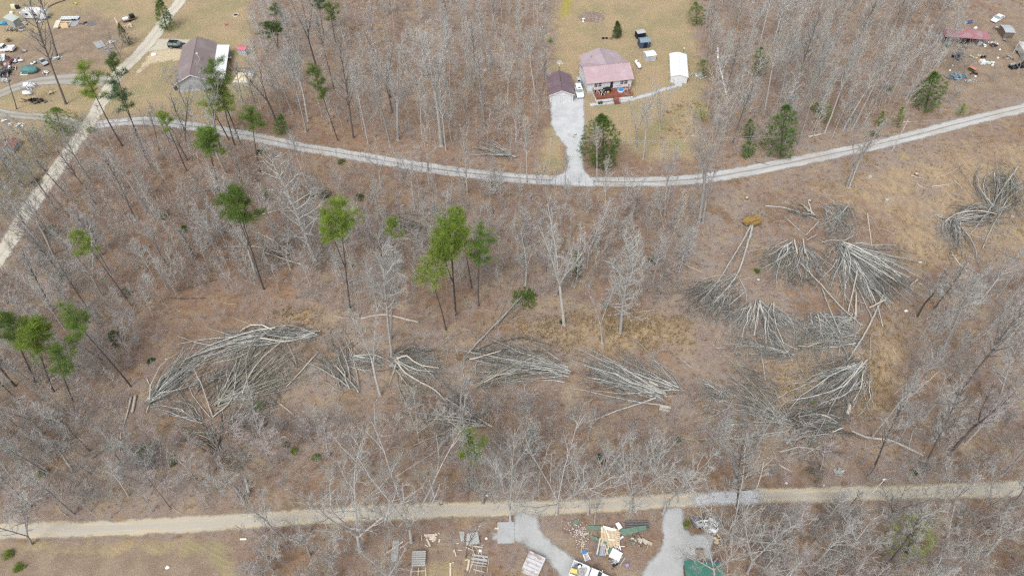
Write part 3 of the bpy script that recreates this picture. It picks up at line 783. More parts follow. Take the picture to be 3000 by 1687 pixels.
conifer('cedar_tree', v(2328, 272), v(2352, 180), 2.7, 'cedar', 'oval', 'dense leaning cedar below the junk yard', n=430, size=0.28, mark='the cedar below the junk yard')
conifer('cedar_tree', v(1885, 350), v(1888, 300), 1.7, 'cedar', 'oval', 'yellowish young cedar under tall trees above the gravel road', n=190, size=0.2)
conifer('cedar_tree', v(1882, 394), v(1884, 355), 1.5, 'cedar', 'oval', 'low bright young cedar at the bank by the broken limb', n=170, size=0.2)
conifer('cedar_tree', v(2078, 305), v(2084, 260), 1.7, 'pale', 'oval', 'yellow-green young cedar between pale trunks above the gravel road', n=150, size=0.2)
conifer('cedar_tree', v(2212, 318), v(2222, 278), 1.4, 'pale', 'cone', 'yellowish thin cedar beneath the snapped trunk', n=110, size=0.2)
conifer('cedar_tree', v(2258, 318), v(2272, 268), 1.3, 'pale', 'cone', 'narrow yellow-green cedar leaning beside the yellowish thin one', n=120, size=0.2)
conifer('cedar_tree', v(2052, 282), v(2056, 258), 1.3, 'mid', 'oval', 'small dull cedar tucked amid trunks of the far wood', n=90, size=0.2)
conifer('cedar_tree', v(2415, 290), v(2425, 260), 1.1, 'pale', 'oval', 'small pale cedar on the bank beside the gravel road', n=90, size=0.18)
conifer('cedar_tree', v(1908, 190), v(1915, 118), 2.0, 'mid', 'oval', 'dull green cedar beside the white pennant line', n=170, size=0.22)
conifer('cedar_tree', v(1770, 190), v(1768, 150), 1.8, 'mid', 'oval', 'green undergrowth cedar at the edge of the back lawn', n=120, size=0.2)
conifer('cedar_tree', v(1752, 60), v(1750, 5), 2.4, 'mid', 'oval', 'soft green cedar clump at the far lawn corner', n=200, size=0.24)
conifer('cedar_tree', v(1765, 300), v(1762, 262), 1.6, 'pale', 'oval', 'thin green cedar near the white pennant line foot', n=90, size=0.2)
conifer('cedar_tree', v(1450, 697), v(1450, 640), 1.35, 'cedar', 'oval', 'narrow green cedar alone in the middle wood', n=200, size=0.18, mark='the narrow cedar in the middle wood')
conifer('cedar_tree', v(672, 508), v(666, 472), 0.8, 'cedar', 'oval', 'thin dark cedar sapling under the pine trunks', n=80, size=0.15)
conifer('cedar_tree', v(290, 868), v(286, 832), 1.2, 'blue', 'oval', 'little bluish cedar on the bare slope above the ring pile', n=120, size=0.17, mark='the little bluish cedar')
conifer('cedar_tree', v(317, 745), v(312, 725), 0.9, 'dark', 'oval', 'very small dark cedar on the slope', n=70, size=0.15)
conifer('cedar_tree', v(2282, 1392), v(2262, 1312), 3.4, 'pale', 'mound', 'loose yellow-green evergreen in the lower wood', n=150, size=0.24, mark='the loose yellow-green evergreen')
shrub('green_shrub', v(1322, 750), 2.3, 1.1, 'mid', 'flat dark green fallen cedar top near a slim pale trunk', n=240, size=0.2, mark='the flat dark green shrub')
for px, py, w, h, tone, lab in (
        (412, 548, 1.6, 1.6, 'mid', 'yellowish green shrub among trunks on the slope'), (466, 578, 1.1, 1.2, 'cedar', 'round green shrub on the bare slope below the yellowish one'),
        (655, 1025, 1.1, 1.1, 'bright', 'bright green shrub inside the grey bushy brush by the ring pile'), (1510, 1155, 1.0, 1.0, 'dark', 'round dark shrub beside a leaning trunk above the dirt road'),
        (740, 1136, 0.6, 0.5, 'bright', 'tiny bright green shrub alone in leaf litter'), (797, 1150, 0.8, 0.6, 'mid', 'small green shrub beside the tiny bright one'),
        (1522, 770, 0.7, 0.6, 'mid', 'small mossy shrub near the straw grass band'), (380, 908, 0.5, 0.6, 'dark', 'tiny dark shrub on the open slope by the ring pile'),
        (2040, 1010, 0.6, 0.6, 'mid', 'green tuft at the foot of the big brush fan'), (1904, 684, 0.6, 0.6, 'cedar', 'small green shrub by the uprooted tree trunk'),
        (1640, 660, 0.9, 1.0, 'dark', 'dull dark shrub in the middle wood'), (820, 495, 1.5, 1.4, 'dark', 'dark spreading shrub by the long fallen pole'),
        (780, 500, 1.3, 1.2, 'dark', 'dark low shrub close to the big pale tree'), (905, 500, 1.2, 1.2, 'dark', 'dark shrub below the gravel road'),
        (860, 410, 1.0, 0.9, 'mid', 'small green shrub on the bank below the gravel road'), (24, 1395, 0.8, 0.7, 'bright', 'upper of two small green shrubs in the corner grass'),
        (48, 1430, 0.8, 0.7, 'bright', 'lower of two small green shrubs in the corner grass'), (110, 1190, 0.8, 0.8, 'mid', 'dull green shrub in the lower slope wood'),
        (130, 585, 1.6, 1.6, 'mid', 'yellow-green shrub beside the sand road'), (150, 700, 1.3, 1.2, 'mid', 'pale green shrub in dense slope wood'),
        (95, 462, 1.3, 1.3, 'dark', 'dark green shrub across the sand road'), (22, 800, 1.0, 1.2, 'dark', 'dark bluish shrub by the picture edge'),
        (230, 330, 1.2, 1.1, 'bright', 'yellow-green shrub at the road fork'), (2235, 230, 0.9, 1.6, 'bright', 'yellow-green bush below the red barn roof'),
        (655, 385, 0.9, 1.0, 'dark', 'dark evergreen sapling by the pine trunks at the gravel road'), (2195, 340, 1.4, 0.9, 'dark', 'low dark scrub on the bank of the gravel road'),
        (1385, 105, 0.8, 0.8, 'bright', 'yellow bush at the mossy lawn corner'), (1415, 812, 0.45, 0.45, 'dark', 'tiny dark green plant at a slim trunk foot'),
        (2302, 1190, 0.5, 0.4, 'dark', 'tiny dark plant near the fallen long log'), (1705, 1108, 0.5, 0.5, 'dark', 'tiny green plant above the dirt road'),
        (363, 1130, 0.5, 0.5, 'mid', 'small green plant near the forked debris limb'), (435, 1165, 0.6, 0.6, 'mid', 'mid green plant in the shaded lower slope'),
        (720, 1120, 0.5, 0.5, 'mid', 'small plant near the clump of grey brush')):
    shrub('green_shrub', v(px, py), w, h, tone, lab, n=int(40 + 40 * w), size=0.15)
# ------------------------------------------------------------------ bare woods
def bt(kind, base, top, bark='grey', twig='grey', label=None, var=None, widen=1.0, mark=None, lean=(0, 0), rz=None):
    b = at(*base); o = bare_tree(kind, b, height(base, top), bark, twig, var, rz, lean, label, widen)
    if lean == (0, 0): set_lean(o, base, top, height(base, top), o.rotation_euler[2])
    if mark: landmark(mark, b.x, b.y)
    return o
# trees that stand out in the photo: base, top
bt('bushy', v(793, 653), v(694, 372), 'pale', 'pale', 'big whitish bushy tree with pale trunk, most striking of the middle wood', 0, 1.1, 'the big whitish bushy tree')
bt('tall', v(986, 896), v(955, 610), 'grey', 'grey', 'tall grey tree standing at the brush row, trunk bare for half its height', 1, 1.0, 'the tall tree at the brush row')
bt('tall', v(984, 852), v(985, 640), 'grey', 'pale', 'pale-topped tree close behind the tall tree at the brush row', 0, 1.0)
bt('forked', v(957, 994), v(905, 790), 'pale', 'grey', 'straight pale-barked tree rising between two brush heaps', 0, 0.9, 'the straight pale-barked tree')
bt('forked', v(1419, 816), v(1398, 545), 'pale', 'pale', 'whitish tree with upright forked top near the flat dark green shrub', 1, 0.9, 'the whitish forked tree')
bt('bushy', v(1560, 838), v(1575, 590), 'pale', 'pale', 'wide whitish tree rising out of the straw grass band', 1, 1.0, 'the whitish tree of the straw band')
bt('forked', v(1515, 862), v(1500, 690), 'pale', 'rose', 'slim white-stemmed tree bending over the straw grass band', 2, 0.8)
bt('bushy', v(1480, 632), v(1532, 520), 'pale', 'pale', 'white fallen-leaning tree bent over in the middle wood', 0, 0.7, None, (0.25, 0.35))
bt('forked', v(1758, 557), v(1815, 250), 'grey', 'grey', 'tall twin grey trunks standing in front of the gravel road', 0, 1.0, 'the tall twin trunks by the gravel road')
bt('forked', v(1768, 560), v(1800, 330), 'grey', 'grey', 'second trunk close beside the tall twin trunks by the gravel road', 2, 0.9)
bt('forked', v(1672, 540), v(1692, 360), 'grey', 'pale', 'forked grey tree with dark upper limbs crossing the gravel road', 3, 0.9)
bt('tall', v(1670, 576), v(1626, 470), 'grey', 'grey', None, 3, 0.8)
bt('forked', v(2130, 470), v(2195, 270), 'grey', 'grey', 'clump of straight grey stems in the straw clearing below the gravel road', 2, 1.1, 'the grey stem clump of the straw clearing')
bt('forked', v(2136, 472), v(2205, 300), 'grey', 'grey', 'thinner stems within the grey clump of the straw clearing', 0, 0.8)
bt('tall', v(2074, 335), v(2165, 110), 'pale', 'grey', 'long pale trunk with sparse crown above the gravel road', 0, 1.0, 'the long pale trunk')
bt('tall', v(2143, 327), v(2240, 110), 'grey', 'grey', None, 4, 1.0)
bt('tall', v(2120, 330), v(2215, 140), 'grey', 'grey', None, 2, 1.0)
bt('tall', v(2008, 367), v(2080, 120), 'grey', 'grey', None, 1, 1.0)
bt('tall', v(1988, 261), v(2060, 30), 'dark', 'grey', None, 1, 1.0)
bt('tall', v(1961, 262), v(2010, 60), 'grey', 'grey', None, 3, 1.0)
bt('tall', v(1924, 275), v(1965, 60), 'pale', 'grey', None, 0, 1.0)
bt('forked', v(1975, 360), v(2010, 190), 'grey', 'pale', None, 1, 1.0)
bt('tall', v(770, 332), v(740, 120), 'grey', 'grey', 'stout grey trunk by the gravel road near the round cedar', 2, 1.1)
bt('tall', v(889, 347), v(856, 100), 'dark', 'grey', None, 3, 0.9)
bt('tall', v(927, 364), v(898, 150), 'pale', 'pale', 'clean pale trunk beside the gravel road in the far wood', 4, 0.9, 'the clean pale far-wood trunk')
bt('forked', v(981, 362), v(940, 160), 'grey', 'grey', None, 0, 0.9)
bt('forked', v(1001, 352), v(985, 90), 'grey', 'pale', None, 1, 0.9)
bt('forked', v(1111, 367), v(1073, 60), 'pale', 'pale', 'largest pale forked tree of the far wood, above the gravel road bend', 3, 1.2, 'the largest pale forked tree')
bt('tall', v(1122, 378), v(1100, 180), 'grey', 'grey', None, 1, 0.8)
bt('tall', v(840, 225), v(800, 40), 'dark', 'grey', None, 4, 0.8)
bt('tall', v(1047, 217), v(1020, 60), 'grey', 'grey', None, 0, 1.0)
bt('tall', v(1132, 248), v(1120, 70), 'grey', 'pale', None, 2, 1.0)
bt('spread', v(1035, 1362), v(1015, 1120), 'grey', 'grey', 'large spreading tree leaning over the dirt road, thick grey base by split planks', 1, 0.62, 'the large spreading tree over the dirt road', rz=1.2)
bt('spread', v(906, 1386), v(860, 1185), 'grey', 'grey', 'wide bare tree below the dirt road with pale mottled base', 0, 0.85, 'the wide bare tree below the dirt road')
bt('spread', v(1284, 1310), v(1290, 1120), 'grey', 'grey', 'slender bare tree at the shop drive entrance', 3, 0.7)
bt('spread', v(1400, 1292), v(1405, 1130), 'grey', 'pale', 'wide twiggy tree on the dirt road verge by the shop drive', 1, 0.8, 'the wide twiggy tree of the verge')
bt('spread', v(1480, 1292), v(1495, 1150), 'grey', 'pale', 'vase-shaped bare tree on the dirt road verge', 2, 0.75)
bt('spread', v(1586, 1286), v(1612, 1120), 'grey', 'grey', 'bare tree with arching limbs beside the gravel yard entrance', 0, 0.8)
bt('spread', v(1668, 1290), v(1720, 1125), 'grey', 'grey', 'bare tree slanting across the dirt road at the gravel yard mouth', 3, 0.85)
bt('tall', v(1855, 1290), v(1880, 1110), 'dark', 'grey', 'dark thin trunk crossing the silver gravel patch of the dirt road', 3, 0.9)
bt('spread', v(1838, 1372), v(1870, 1230), 'pale', 'pale', 'pale many-limbed tree beside the white appliances', 1, 0.9, 'the pale many-limbed yard tree')
bt('spread', v(1800, 1462), v(1795, 1345), 'pale', 'pale', 'pale bush-like tree whose limbs hang over the green metal roof', 2, 0.85)
bt('spread', v(1880, 1440), v(1940, 1290), 'grey', 'grey', None, 0, 0.8)
bt('tall', v(1495, 1320), v(1510, 1250), 'grey', 'grey', 'gnarled tree stem among the green sheet scrap', 2, 0.7)
bt('spread', v(80, 1368), v(18, 1228), 'grey', 'pale', 'whitish forked tree leaning across the dirt road at the picture edge', 3, 0.7, 'the whitish forked edge tree')
bt('tall', v(166, 262), v(60, -20), 'dark', 'grey', 'very tall bare tree with dark trunk between the lane and the junk', 1, 1.0, 'the very tall lane tree')
bt('tall', v(144, 142), v(70, -40), 'dark', 'grey', 'straight dark trunk with lumber scraps at its foot near the camper', 4, 1.4, 'the dark trunk by the camper')
bt('tall', v(42, 275), v(15, 120), 'dark', 'grey', 'dark broken trunk next to the fallen limbs in the junk yard', 2, 0.7)
bt('forked', v(555, 390), v(500, 160), 'grey', 'grey', 'dark forked tree in front of the grey house gable', 0, 0.9)
bt('spread', v(470, 372), v(450, 215), 'dark', 'grey', 'dark-limbed spreading tree on the lawn before the grey gable', 2, 0.7, 'the dark spreading lawn tree')
bt('spread', v(1215*1.0+0, 1265), v(1205, 1100), 'grey', 'grey', 'bare tree beside the short bright roadside pine', 0, 0.7)
bt('forked', v(1600, 372), v(1605, 225), 'grey', 'grey', 'bare oak-like tree on the front lawn by the stone path', 2, 1.1, 'the bare oak on the front lawn')
bt('forked', v(1618, 400), v(1640, 250), 'pale', 'pale', None, 0, 0.8)
bt('spread', v(1660, 330), v(1668, 200), 'grey', 'grey', 'bare tree in front of the long white workshop', 3, 0.8)
bt('tall', v(1502, 460), v(1497, 320), 'pale', 'pale', 'slim whitish tree in front of the large driveway evergreen', 4, 0.6)
bt('tall', v(1325, 460), v(1328, 300), 'pale', 'pale', 'whitish slim tree where the far wood meets the driveway lawn', 0, 0.8)
bt('tall', v(2505*1.0, 1030), v(2576, 830), 'grey', 'grey', None, 3)
bt('tall', v(2356, 905), v(2470, 690), 'grey', 'grey', 'large grey tree slanting outward at the edge of the lower clearing', 1, 1.2, 'the large slanting grey tree')
bt('pole', v(2386, 920), v(2450, 845), 'grey', 'grey', 'broken grey pole trunk with snapped top beside the large slanting tree', 2, 0.8)
bt('tall', v(2410, 1000), v(2560, 770), 'dark', 'grey', None, 0)
bt('tall', v(2192, 1262-160), v(2300, 930), 'grey', 'grey', None, 4, 0.8)
bt('tall', v(2300, 945), v(2380, 780), 'grey', 'grey', None, 2, 0.8)
bt('tall', v(2225, 1430), v(2310, 1290), 'dark', 'grey', 'thick dark trunk curving behind the loose yellow-green evergreen', 2, 0.9)
bt('tall', v(2192, 1192), v(2270, 1020), 'dark', 'grey', None, 3, 0.8)
bt('tall', v(2320, 1185), v(2420, 980), 'dark', 'grey', None, 1, 0.8)

bt('spread', v(2425, 185), v(2440, 95), 'grey', 'grey', 'bushy bare tree in front of the faded red barn', 1, 0.7)
bt('spread', v(2400, 180), v(2392, 90), 'grey', 'pale', None, 2, 0.7)
bt('tall', v(2370, 150), v(2440, -20), 'grey', 'grey', None, 1, 1.0)
bt('tall', v(2345, 120), v(2400, -60), 'grey', 'pale', None, 2, 1.1)
bt('forked', v(2548, 135), v(2600, 40), 'pale', 'grey', 'pale bare tree beside the grey lean-to at the picture edge', 1, 0.9)
bt('spread', v(2405, 245), v(2412, 205), 'grey', 'pale', 'fan-shaped grey bush-like tree at the junk yard bank', 3, 0.8)
bt('pole', v(2560, 190), v(2580, 120), 'grey', 'grey', None, 1, 1.0)
bt('pole', v(2500, 200), v(2510, 150), 'grey', 'rose', None, 0, 1.0)
bt('spread', v(305, 150), v(285, 80), 'dark', 'grey', 'small dark bare tree over the pale roofing sheets near the sand road', 3, 0.7)
bt('spread', v(292, 165), v(255, 105), 'grey', 'grey', 'crooked bare sapling by the pale roofing sheets near the sand road', 0, 0.6)
bt('spread', v(95, 250), v(70, 210), 'grey', 'grey', 'low twiggy tree over the dark heap inside the lane loop', 2, 0.7)
bt('spread', v(2397, 1270), v(2426, 1160), 'pale', 'pale', 'white-limbed tree leaning over the far end of the dirt road', 3, 0.7, 'the white-limbed tree at the dirt road end')
bt('spread', v(2480, 1292), v(2540, 1185), 'grey', 'grey', None, 0, 0.7)
bt('forked', v(2548, 1275), v(2600, 1150), 'grey', 'grey', None, 1, 0.9)
bt('spread', v(2325, 1292), v(2362, 1195), 'grey', 'grey', None, 2, 0.65)
bt('spread', v(2240, 1300), v(2280, 1205), 'dark', 'grey', None, 1, 0.65)
bt('pole', v(2130, 1288), v(2150, 1215), 'dark', 'grey', None, 0, 1.1)
def poly_area_pts(poly, n, mind, used, q, cond=None, tries=60):
    out = []
    x0, x1 = min(p[0] for p in poly), max(p[0] for p in poly); y0, y1 = min(p[1] for p in poly), max(p[1] for p in poly)
    for _ in range(n * tries):
        if len(out) >= n: break
        px, py = q.uniform(x0, x1), q.uniform(y0, y1)
        if not inside(poly, px, py) or not free(px, py, 30): continue
        p = at(px, py)
        if cond and not cond(px, py): continue
        if any((p.x - a) ** 2 + (p.y - b) ** 2 < mind * mind for a, b in used): continue
        used.append((p.x, p.y)); out.append(p)
    return out
WOODS = {
    'far': (VP((640, -120), (1420, -120), (1395, 60), (1380, 240), (1372, 330), (1300, 400), (900, 345), (690, 318), (655, 240), (640, 120)), 42, ('tall', 'tall', 'tall', 'forked', 'forked', 'pole'), (0.62, 1.08), 3.2),
    'upper': (VP((1760, -120), (2400, -120), (2375, 110), (2330, 240), (2230, 330), (2040, 360), (1800, 400), (1770, 300), (1775, 120)), 40, ('tall', 'tall', 'forked', 'tall', 'pole'), (0.62, 1.1), 3.2),
    'slope': (VP((235, 340), (640, 370), (640, 560), (520, 720), (390, 800), (320, 980), (-60, 1010), (-60, 730), (30, 620), (130, 470)), 46, ('tall', 'tall', 'forked', 'pole', 'bushy'), (0.55, 0.95), 3.0),
    'middle': (VP((700, 440), (1000, 440), (1500, 500), (1740, 500), (1730, 760), (1500, 760), (1250, 740), (900, 800), (690, 740), (520, 760), (430, 700), (520, 560), (600, 470)), 40, ('bushy', 'forked', 'bushy', 'tall', 'pole'), (0.42, 0.85), 4.5),
    'strip': (VP((560, 1080), (800, 1040), (1250, 1000), (1700, 1060), (1960, 1120), (2250, 1160), (2560, 1200), (1500, 1245), (700, 1275), (330, 1295), (360, 1120)), 17, ('spread', 'forked', 'spread', 'pole', 'bushy'), (0.5, 1.0), 5.0),
    'edge': (VP((2300, 740), (2640, 660), (2640, 1210), (2300, 1205), (2210, 1120), (2270, 900)), 20, ('tall', 'tall', 'forked', 'pole'), (0.55, 0.95), 3.6),
    'corner': (VP((1850, 1300), (2640, 1270), (2640, 1560), (1860, 1560)), 15, ('spread', 'forked', 'tall', 'spread'), (0.55, 0.95), 4.5),
    'lower': (VP((-80, 1010), (330, 1000), (350, 1120), (330, 1290), (-80, 1310)), 15, ('tall', 'tall', 'forked'), (0.5, 0.85), 4.5),
    'verge': (VP((640, 1335), (1000, 1325), (1010, 1520), (600, 1520)), 6, ('spread', 'spread', 'forked'), (0.5, 0.8), 5.0),
    'across': (VP((-60, 380), (160, 350), (100, 450), (30, 560), (-60, 640)), 9, ('tall', 'pole', 'forked'), (0.55, 0.85), 3.6),
    'house': (VP((440, 300), (640, 250), (700, 320), (620, 350), (480, 312)), 9, ('tall', 'forked', 'pole'), (0.5, 0.85), 3.0),
}
PLACE = {'far': 'in the far wood beyond the gravel road', 'upper': 'in the upper wood between the back lawn and junk yard', 'slope': 'on the slope between sand road and ring pile',
         'middle': 'in the open middle wood', 'strip': 'in the strip above the dirt road', 'edge': 'at the wood edge past the clearing', 'corner': 'in the corner wood below the dirt road',
         'lower': 'in the lower slope wood', 'verge': 'in the grass below the dirt road', 'across': 'across the sand road', 'house': 'beside the brown roofed house'}
USED = [t['p'] for t in TREES] + [tuple(o.location[:2]) for o in COL.objects if o.name.startswith(('pine', 'cedar', 'house_ever', 'holly'))]
USED += [tuple(at(*v(*k))[:2]) for k in ((1183, 1245), (1150, 1240), (1215, 1245), (1183, 1262), (1160, 1215), (1210, 1215))]
for t in TREES: t['wood'] = None
qf = random.Random(77)
for wname, (poly, n, kinds, hr, mind) in WOODS.items():
    for p in poly_area_pts(poly, n, mind, USED, qf):
        kind = qf.choice(kinds); H = BARE[kind][0] * qf.uniform(*hr)
        if kind in ('pole',): H = BARE[kind][0] * qf.uniform(0.6, 1.1)
        r = qf.random()
        bark = 'dark' if r < (0.22 if wname in ('slope', 'lower', 'edge', 'upper', 'far') else 0.12) else ('pale' if r > 0.78 else 'grey')
        twig = 'pale' if bark == 'pale' and qf.random() < .7 else ('rose' if qf.random() < 0.25 else 'grey')
        bare_tree(kind, p, H, bark, twig, lean=(qf.gauss(0, .045), qf.gauss(0, .045))); TREES[-1]['wood'] = wname
print('bare trees', len(TREES))
# beyond the few hundred largest, the thinner trees between them stand in one mass
def light_tree(*a, **k):
    b, f = make_bare(*a, **k); s_ = Segs()
    s_.a, s_.b, s_.ra, s_.rb = b.a + f.a, b.b + f.b, b.ra + f.ra, b.rb + f.rb
    return seg_arrays(s_.a, s_.b, s_.ra, s_.rb, 3)
LIGHT = [light_tree(61, 1.0 * 12, 0.10, .40, 2.2, 1, 15, .62, dense=3), light_tree(62, 12, 0.11, .35, 2.0, 2, 16, .6, dense=3, fork=.4, fork_ang=.25), light_tree(63, 12, 0.09, .5, 1.8, 1, 13, .62, dense=3), light_tree(64, 12, 0.10, .25, 2.3, 1, 20, .8, dense=3)]
MASS = {'far': 245, 'upper': 230, 'slope': 175, 'middle': 150, 'edge': 30, 'corner': 22, 'lower': 18, 'strip': 20, 'across': 20, 'house': 8}
qm = random.Random(31); mass = {'grey': [], 'pale': []}
for nm, n in MASS.items():
    for p in poly_area_pts(WOODS[nm][0], n, 2.0, USED, qm):
        mass['pale' if qm.random() < .4 else 'grey'].append((p.x, p.y, 0, qm.uniform(0.55, 1.15) * (1.15 if nm in ('far', 'upper') else .8), qm.uniform(.8, 1.15), qm.uniform(0, 6.28), qm.gauss(0, .03), qm.gauss(0, .03), qm.randrange(4)))

# ------------------------------------------------------------------ saplings and scrub: past counting
def one_sapling(seed):
    q = random.Random(seed); s = Segs()
    st = branch_pts(Vector((0, 0, 0)), Vector((q.uniform(-.1, .1), q.uniform(-.1, .1), 1)), 1.0, 4, 0.03, 0.07, q); s.chain(st, 0.0075, 0.003)
    for i in range(16):
        p, d = lerp_chain(st, q.uniform(0.25, 1.0)); az = q.uniform(0, 6.28)
        b = branch_pts(p, rot_dir(Vector((0, 0, 1)), q.uniform(0.4, 1.0), az), q.uniform(0.12, 0.3), 2, 0.1, 0.15, q); s.chain(b, 0.0038, 0.0022)
        for _ in range(3):
            p2, d2 = lerp_chain(b, q.uniform(0.3, 1)); s.seg(p2, p2 + rot_dir(d2, 0.7, q.uniform(0, 6.28)) * q.uniform(0.05, 0.13), 0.0028, 0.0016)
    return seg_arrays(s.a, s.b, s.ra, s.rb, 3)
SAP = [one_sapling(100 + i) for i in range(6)]
def tile(protos, items):
    """items: (x, y, z, height, width factor, angle, tilt x, tilt y, proto)"""
    VV = []; FF = []; off = 0
    for k, (Vp, Fp) in enumerate(protos):
        it = np.array([i[:8] for i in items if i[8] == k], float)
        if not len(it): continue
        c, s = np.cos(it[:, 5])[:, None], np.sin(it[:, 5])[:, None]
        X, Y, Z = Vp[None, :, 0] * it[:, 4:5] * it[:, 3:4], Vp[None, :, 1] * it[:, 4:5] * it[:, 3:4], Vp[None, :, 2] * it[:, 3:4]
        x2, y2 = X * c - Y * s + Z * it[:, 6:7], X * s + Y * c + Z * it[:, 7:8]
        V3 = np.stack([x2 + it[:, 0:1], y2 + it[:, 1:2], Z + it[:, 2:3]], axis=2).reshape(-1, 3)
        F3 = (Fp[None] + (np.arange(len(it)) * len(Vp))[:, None, None]).reshape(-1, Fp.shape[1]) + off
        VV.append(V3); FF.append(F3); off += len(V3)
    return np.concatenate(VV), np.concatenate(FF)
def two_tone(name, protos, sets, label, cat):
    """one mesh, one stuff object, a material for each of its tones"""
    VV = []; FF = []; mi = []; off = 0
    for k, (its, m) in enumerate(sets):
        a, b = tile(protos, its); VV.append(a); FF.append(b + off); off += len(a); mi += [k] * len(b)
    me = raw_mesh(name, np.concatenate(VV), np.concatenate(FF))
    for its, m in sets: me.materials.append(m)
    me.polygons.foreach_set('material_index', np.array(mi, np.int32))
    return tag(link(name, me), label, cat, kind='stuff')
two_tone('thin_woods', LIGHT, ((mass['grey'], M_TWIG), (mass['pale'], M_TWIG_PALE)), 'thinner leafless trees crowding the woods between the larger ones', 'woods')
def scatter(poly, n, q, road_d=20, cond=None):
    out = []; x0, x1 = min(p[0] for p in poly), max(p[0] for p in poly); y0, y1 = min(p[1] for p in poly), max(p[1] for p in poly)
    while len(out) < n:
        px, py = q.uniform(x0, x1), q.uniform(y0, y1)
        if inside(poly, px, py) and free(px, py, road_d) and (cond is None or cond(px, py)): out.append(at(px, py))
    return out
SCRUB = {'far': 760, 'upper': 760, 'slope': 850, 'middle': 950, 'strip': 480, 'edge': 360, 'corner': 360, 'lower': 260, 'across': 220, 'verge': 80}
qs = random.Random(5); items = {'grey': [], 'rose': []}
for nm, n in SCRUB.items():
    for p in scatter(WOODS[nm][0], n, qs):
        h = qs.choice((qs.uniform(1.5, 3.5), qs.uniform(2, 5), qs.uniform(4, 8)))
        items['rose' if qs.random() < 0.55 else 'grey'].append((p.x, p.y, 0, h, qs.uniform(0.8, 1.7) * (1.4 if h < 3 else 1.0), qs.uniform(0, 6.28), qs.gauss(0, .05), qs.gauss(0, .05), qs.randrange(6)))
ROADSIDE = [(a[0] + dx, a[1] + 26) for a in RD_GRAVEL[4:10] for dx in range(-60, 90, 14)]
for px, py in ROADSIDE:
    p = at(px + qs.uniform(-8, 8), py + qs.uniform(-6, 10)); items['grey'].append((p.x, p.y, 0, qs.uniform(3, 6.5), 0.5, qs.uniform(0, 6.28), 0, 0, qs.randrange(6)))
YARD = VP((2340, 60), (2576, 20), (2640, 60), (2640, 270), (2380, 300), (2330, 200))
for p in scatter(YARD, 130, qs): items['rose' if qs.random() < .5 else 'grey'].append((p.x, p.y, 0, qs.uniform(0.8, 3.0), qs.uniform(1.0, 2), qs.uniform(0, 6.28), 0, 0, qs.randrange(6)))
OLDYARD = VP((-20, 300), (170, 320), (100, 430), (-20, 560))
for p in scatter(OLDYARD, 70, qs): items['grey'].append((p.x, p.y, 0, qs.uniform(0.8, 3.5), qs.uniform(1.0, 1.8), qs.uniform(0, 6.28), 0, 0, qs.randrange(6)))
SCRAPS = VP((640, 1335), (1250, 1320), (1420, 1400), (1400, 1480), (620, 1480))
for p in scatter(SCRAPS, 110, qs): items['rose'].append((p.x, p.y, 0, qs.uniform(0.8, 2.6), qs.uniform(1.0, 1.8), qs.uniform(0, 6.28), 0, 0, qs.randrange(6)))
CLEAR = VP((1780, 470), (2250, 390), (2560, 320), (2560, 640), (2300, 720), (2200, 1100), (1750, 900), (1740, 520))
for p in scatter(CLEAR, 420, qs): items['rose'].append((p.x, p.y, 0, qs.uniform(0.8, 2.4), qs.uniform(1.2, 2), qs.uniform(0, 6.28), 0, 0, qs.randrange(6)))
OPEN = VP((330, 760), (700, 740), (1200, 800), (1300, 900), (900, 900), (560, 840), (400, 1000), (560, 1090), (900, 1030), (1700, 960), (1950, 1100), (1300, 1120), (500, 1250), (330, 1250))
for p in scatter(OPEN, 620, qs): items['rose'].append((p.x, p.y, 0, qs.uniform(0.8, 2.6), qs.uniform(1.2, 2), qs.uniform(0, 6.28), 0, 0, qs.randrange(6)))
two_tone('saplings', SAP, ((items['grey'], M_TWIG), (items['rose'], M_TWIG_ROSE)), 'leafless saplings and scrub filling the woods, too many to count', 'saplings')
# dry weed stems and fallen sticks in the litter
def one_tuft(seed, n, spread):
    q = random.Random(seed); s = Segs()
    for _ in range(n):
        a, r = q.uniform(0, 6.28), q.uniform(0, spread); b = Vector((r * math.cos(a) * .4, r * math.sin(a) * .4, 0))
        s.seg(b, b + Vector((r * math.cos(a) * 1.3 + .12, r * math.sin(a) * 1.3 + .05, q.uniform(0.5, 1.0))), 0.018, 0.006)
    return seg_arrays(s.a, s.b, s.ra, s.rb, 3)
TUFT = [one_tuft(i, 22, 0.42) for i in range(4)]
M_STRAW = mat('dry_straw', (0.50, 0.385, 0.225), (0.40, 0.30, 0.175), 0.9, scale=0.4, spec=0.1)
its = []
for poly, n in zip(STRAW, (900, 1200, 200, 420, 300, 150)):
    cl = [at(*(lambda p: (p[0], p[1]))(proj(w))) for w in scatter(poly, max(6, n // 9), qs)]
    for _ in range(n):
        c = qs.choice(cl); x, y = c.x + qs.gauss(0, 1.5), c.y + qs.gauss(0, 1.1)
        if not free(*proj((x, y, 0)), 20): continue
        its.append((x, y, 0, qs.uniform(0.35, 0.85), qs.uniform(0.7, 1.2), qs.uniform(-.5, .5), 0.15, 0, qs.randrange(4)))
tag(link('dry_grass', raw_mesh('dry_grass', *tile(TUFT, its)), M_STRAW), 'tan tufts of dry broom grass growing over the clearing', 'grass', kind='stuff')
M_STICK = mat('weathered_stick', (0.47, 0.415, 0.36), (0.36, 0.31, 0.265), 0.9, scale=0.7, spec=0.1)
LITTER = VP((100, 460), (640, 370), (1380, 470), (2560, 330), (2640, 1200), (-60, 1300), (-60, 800))
sg = Segs()
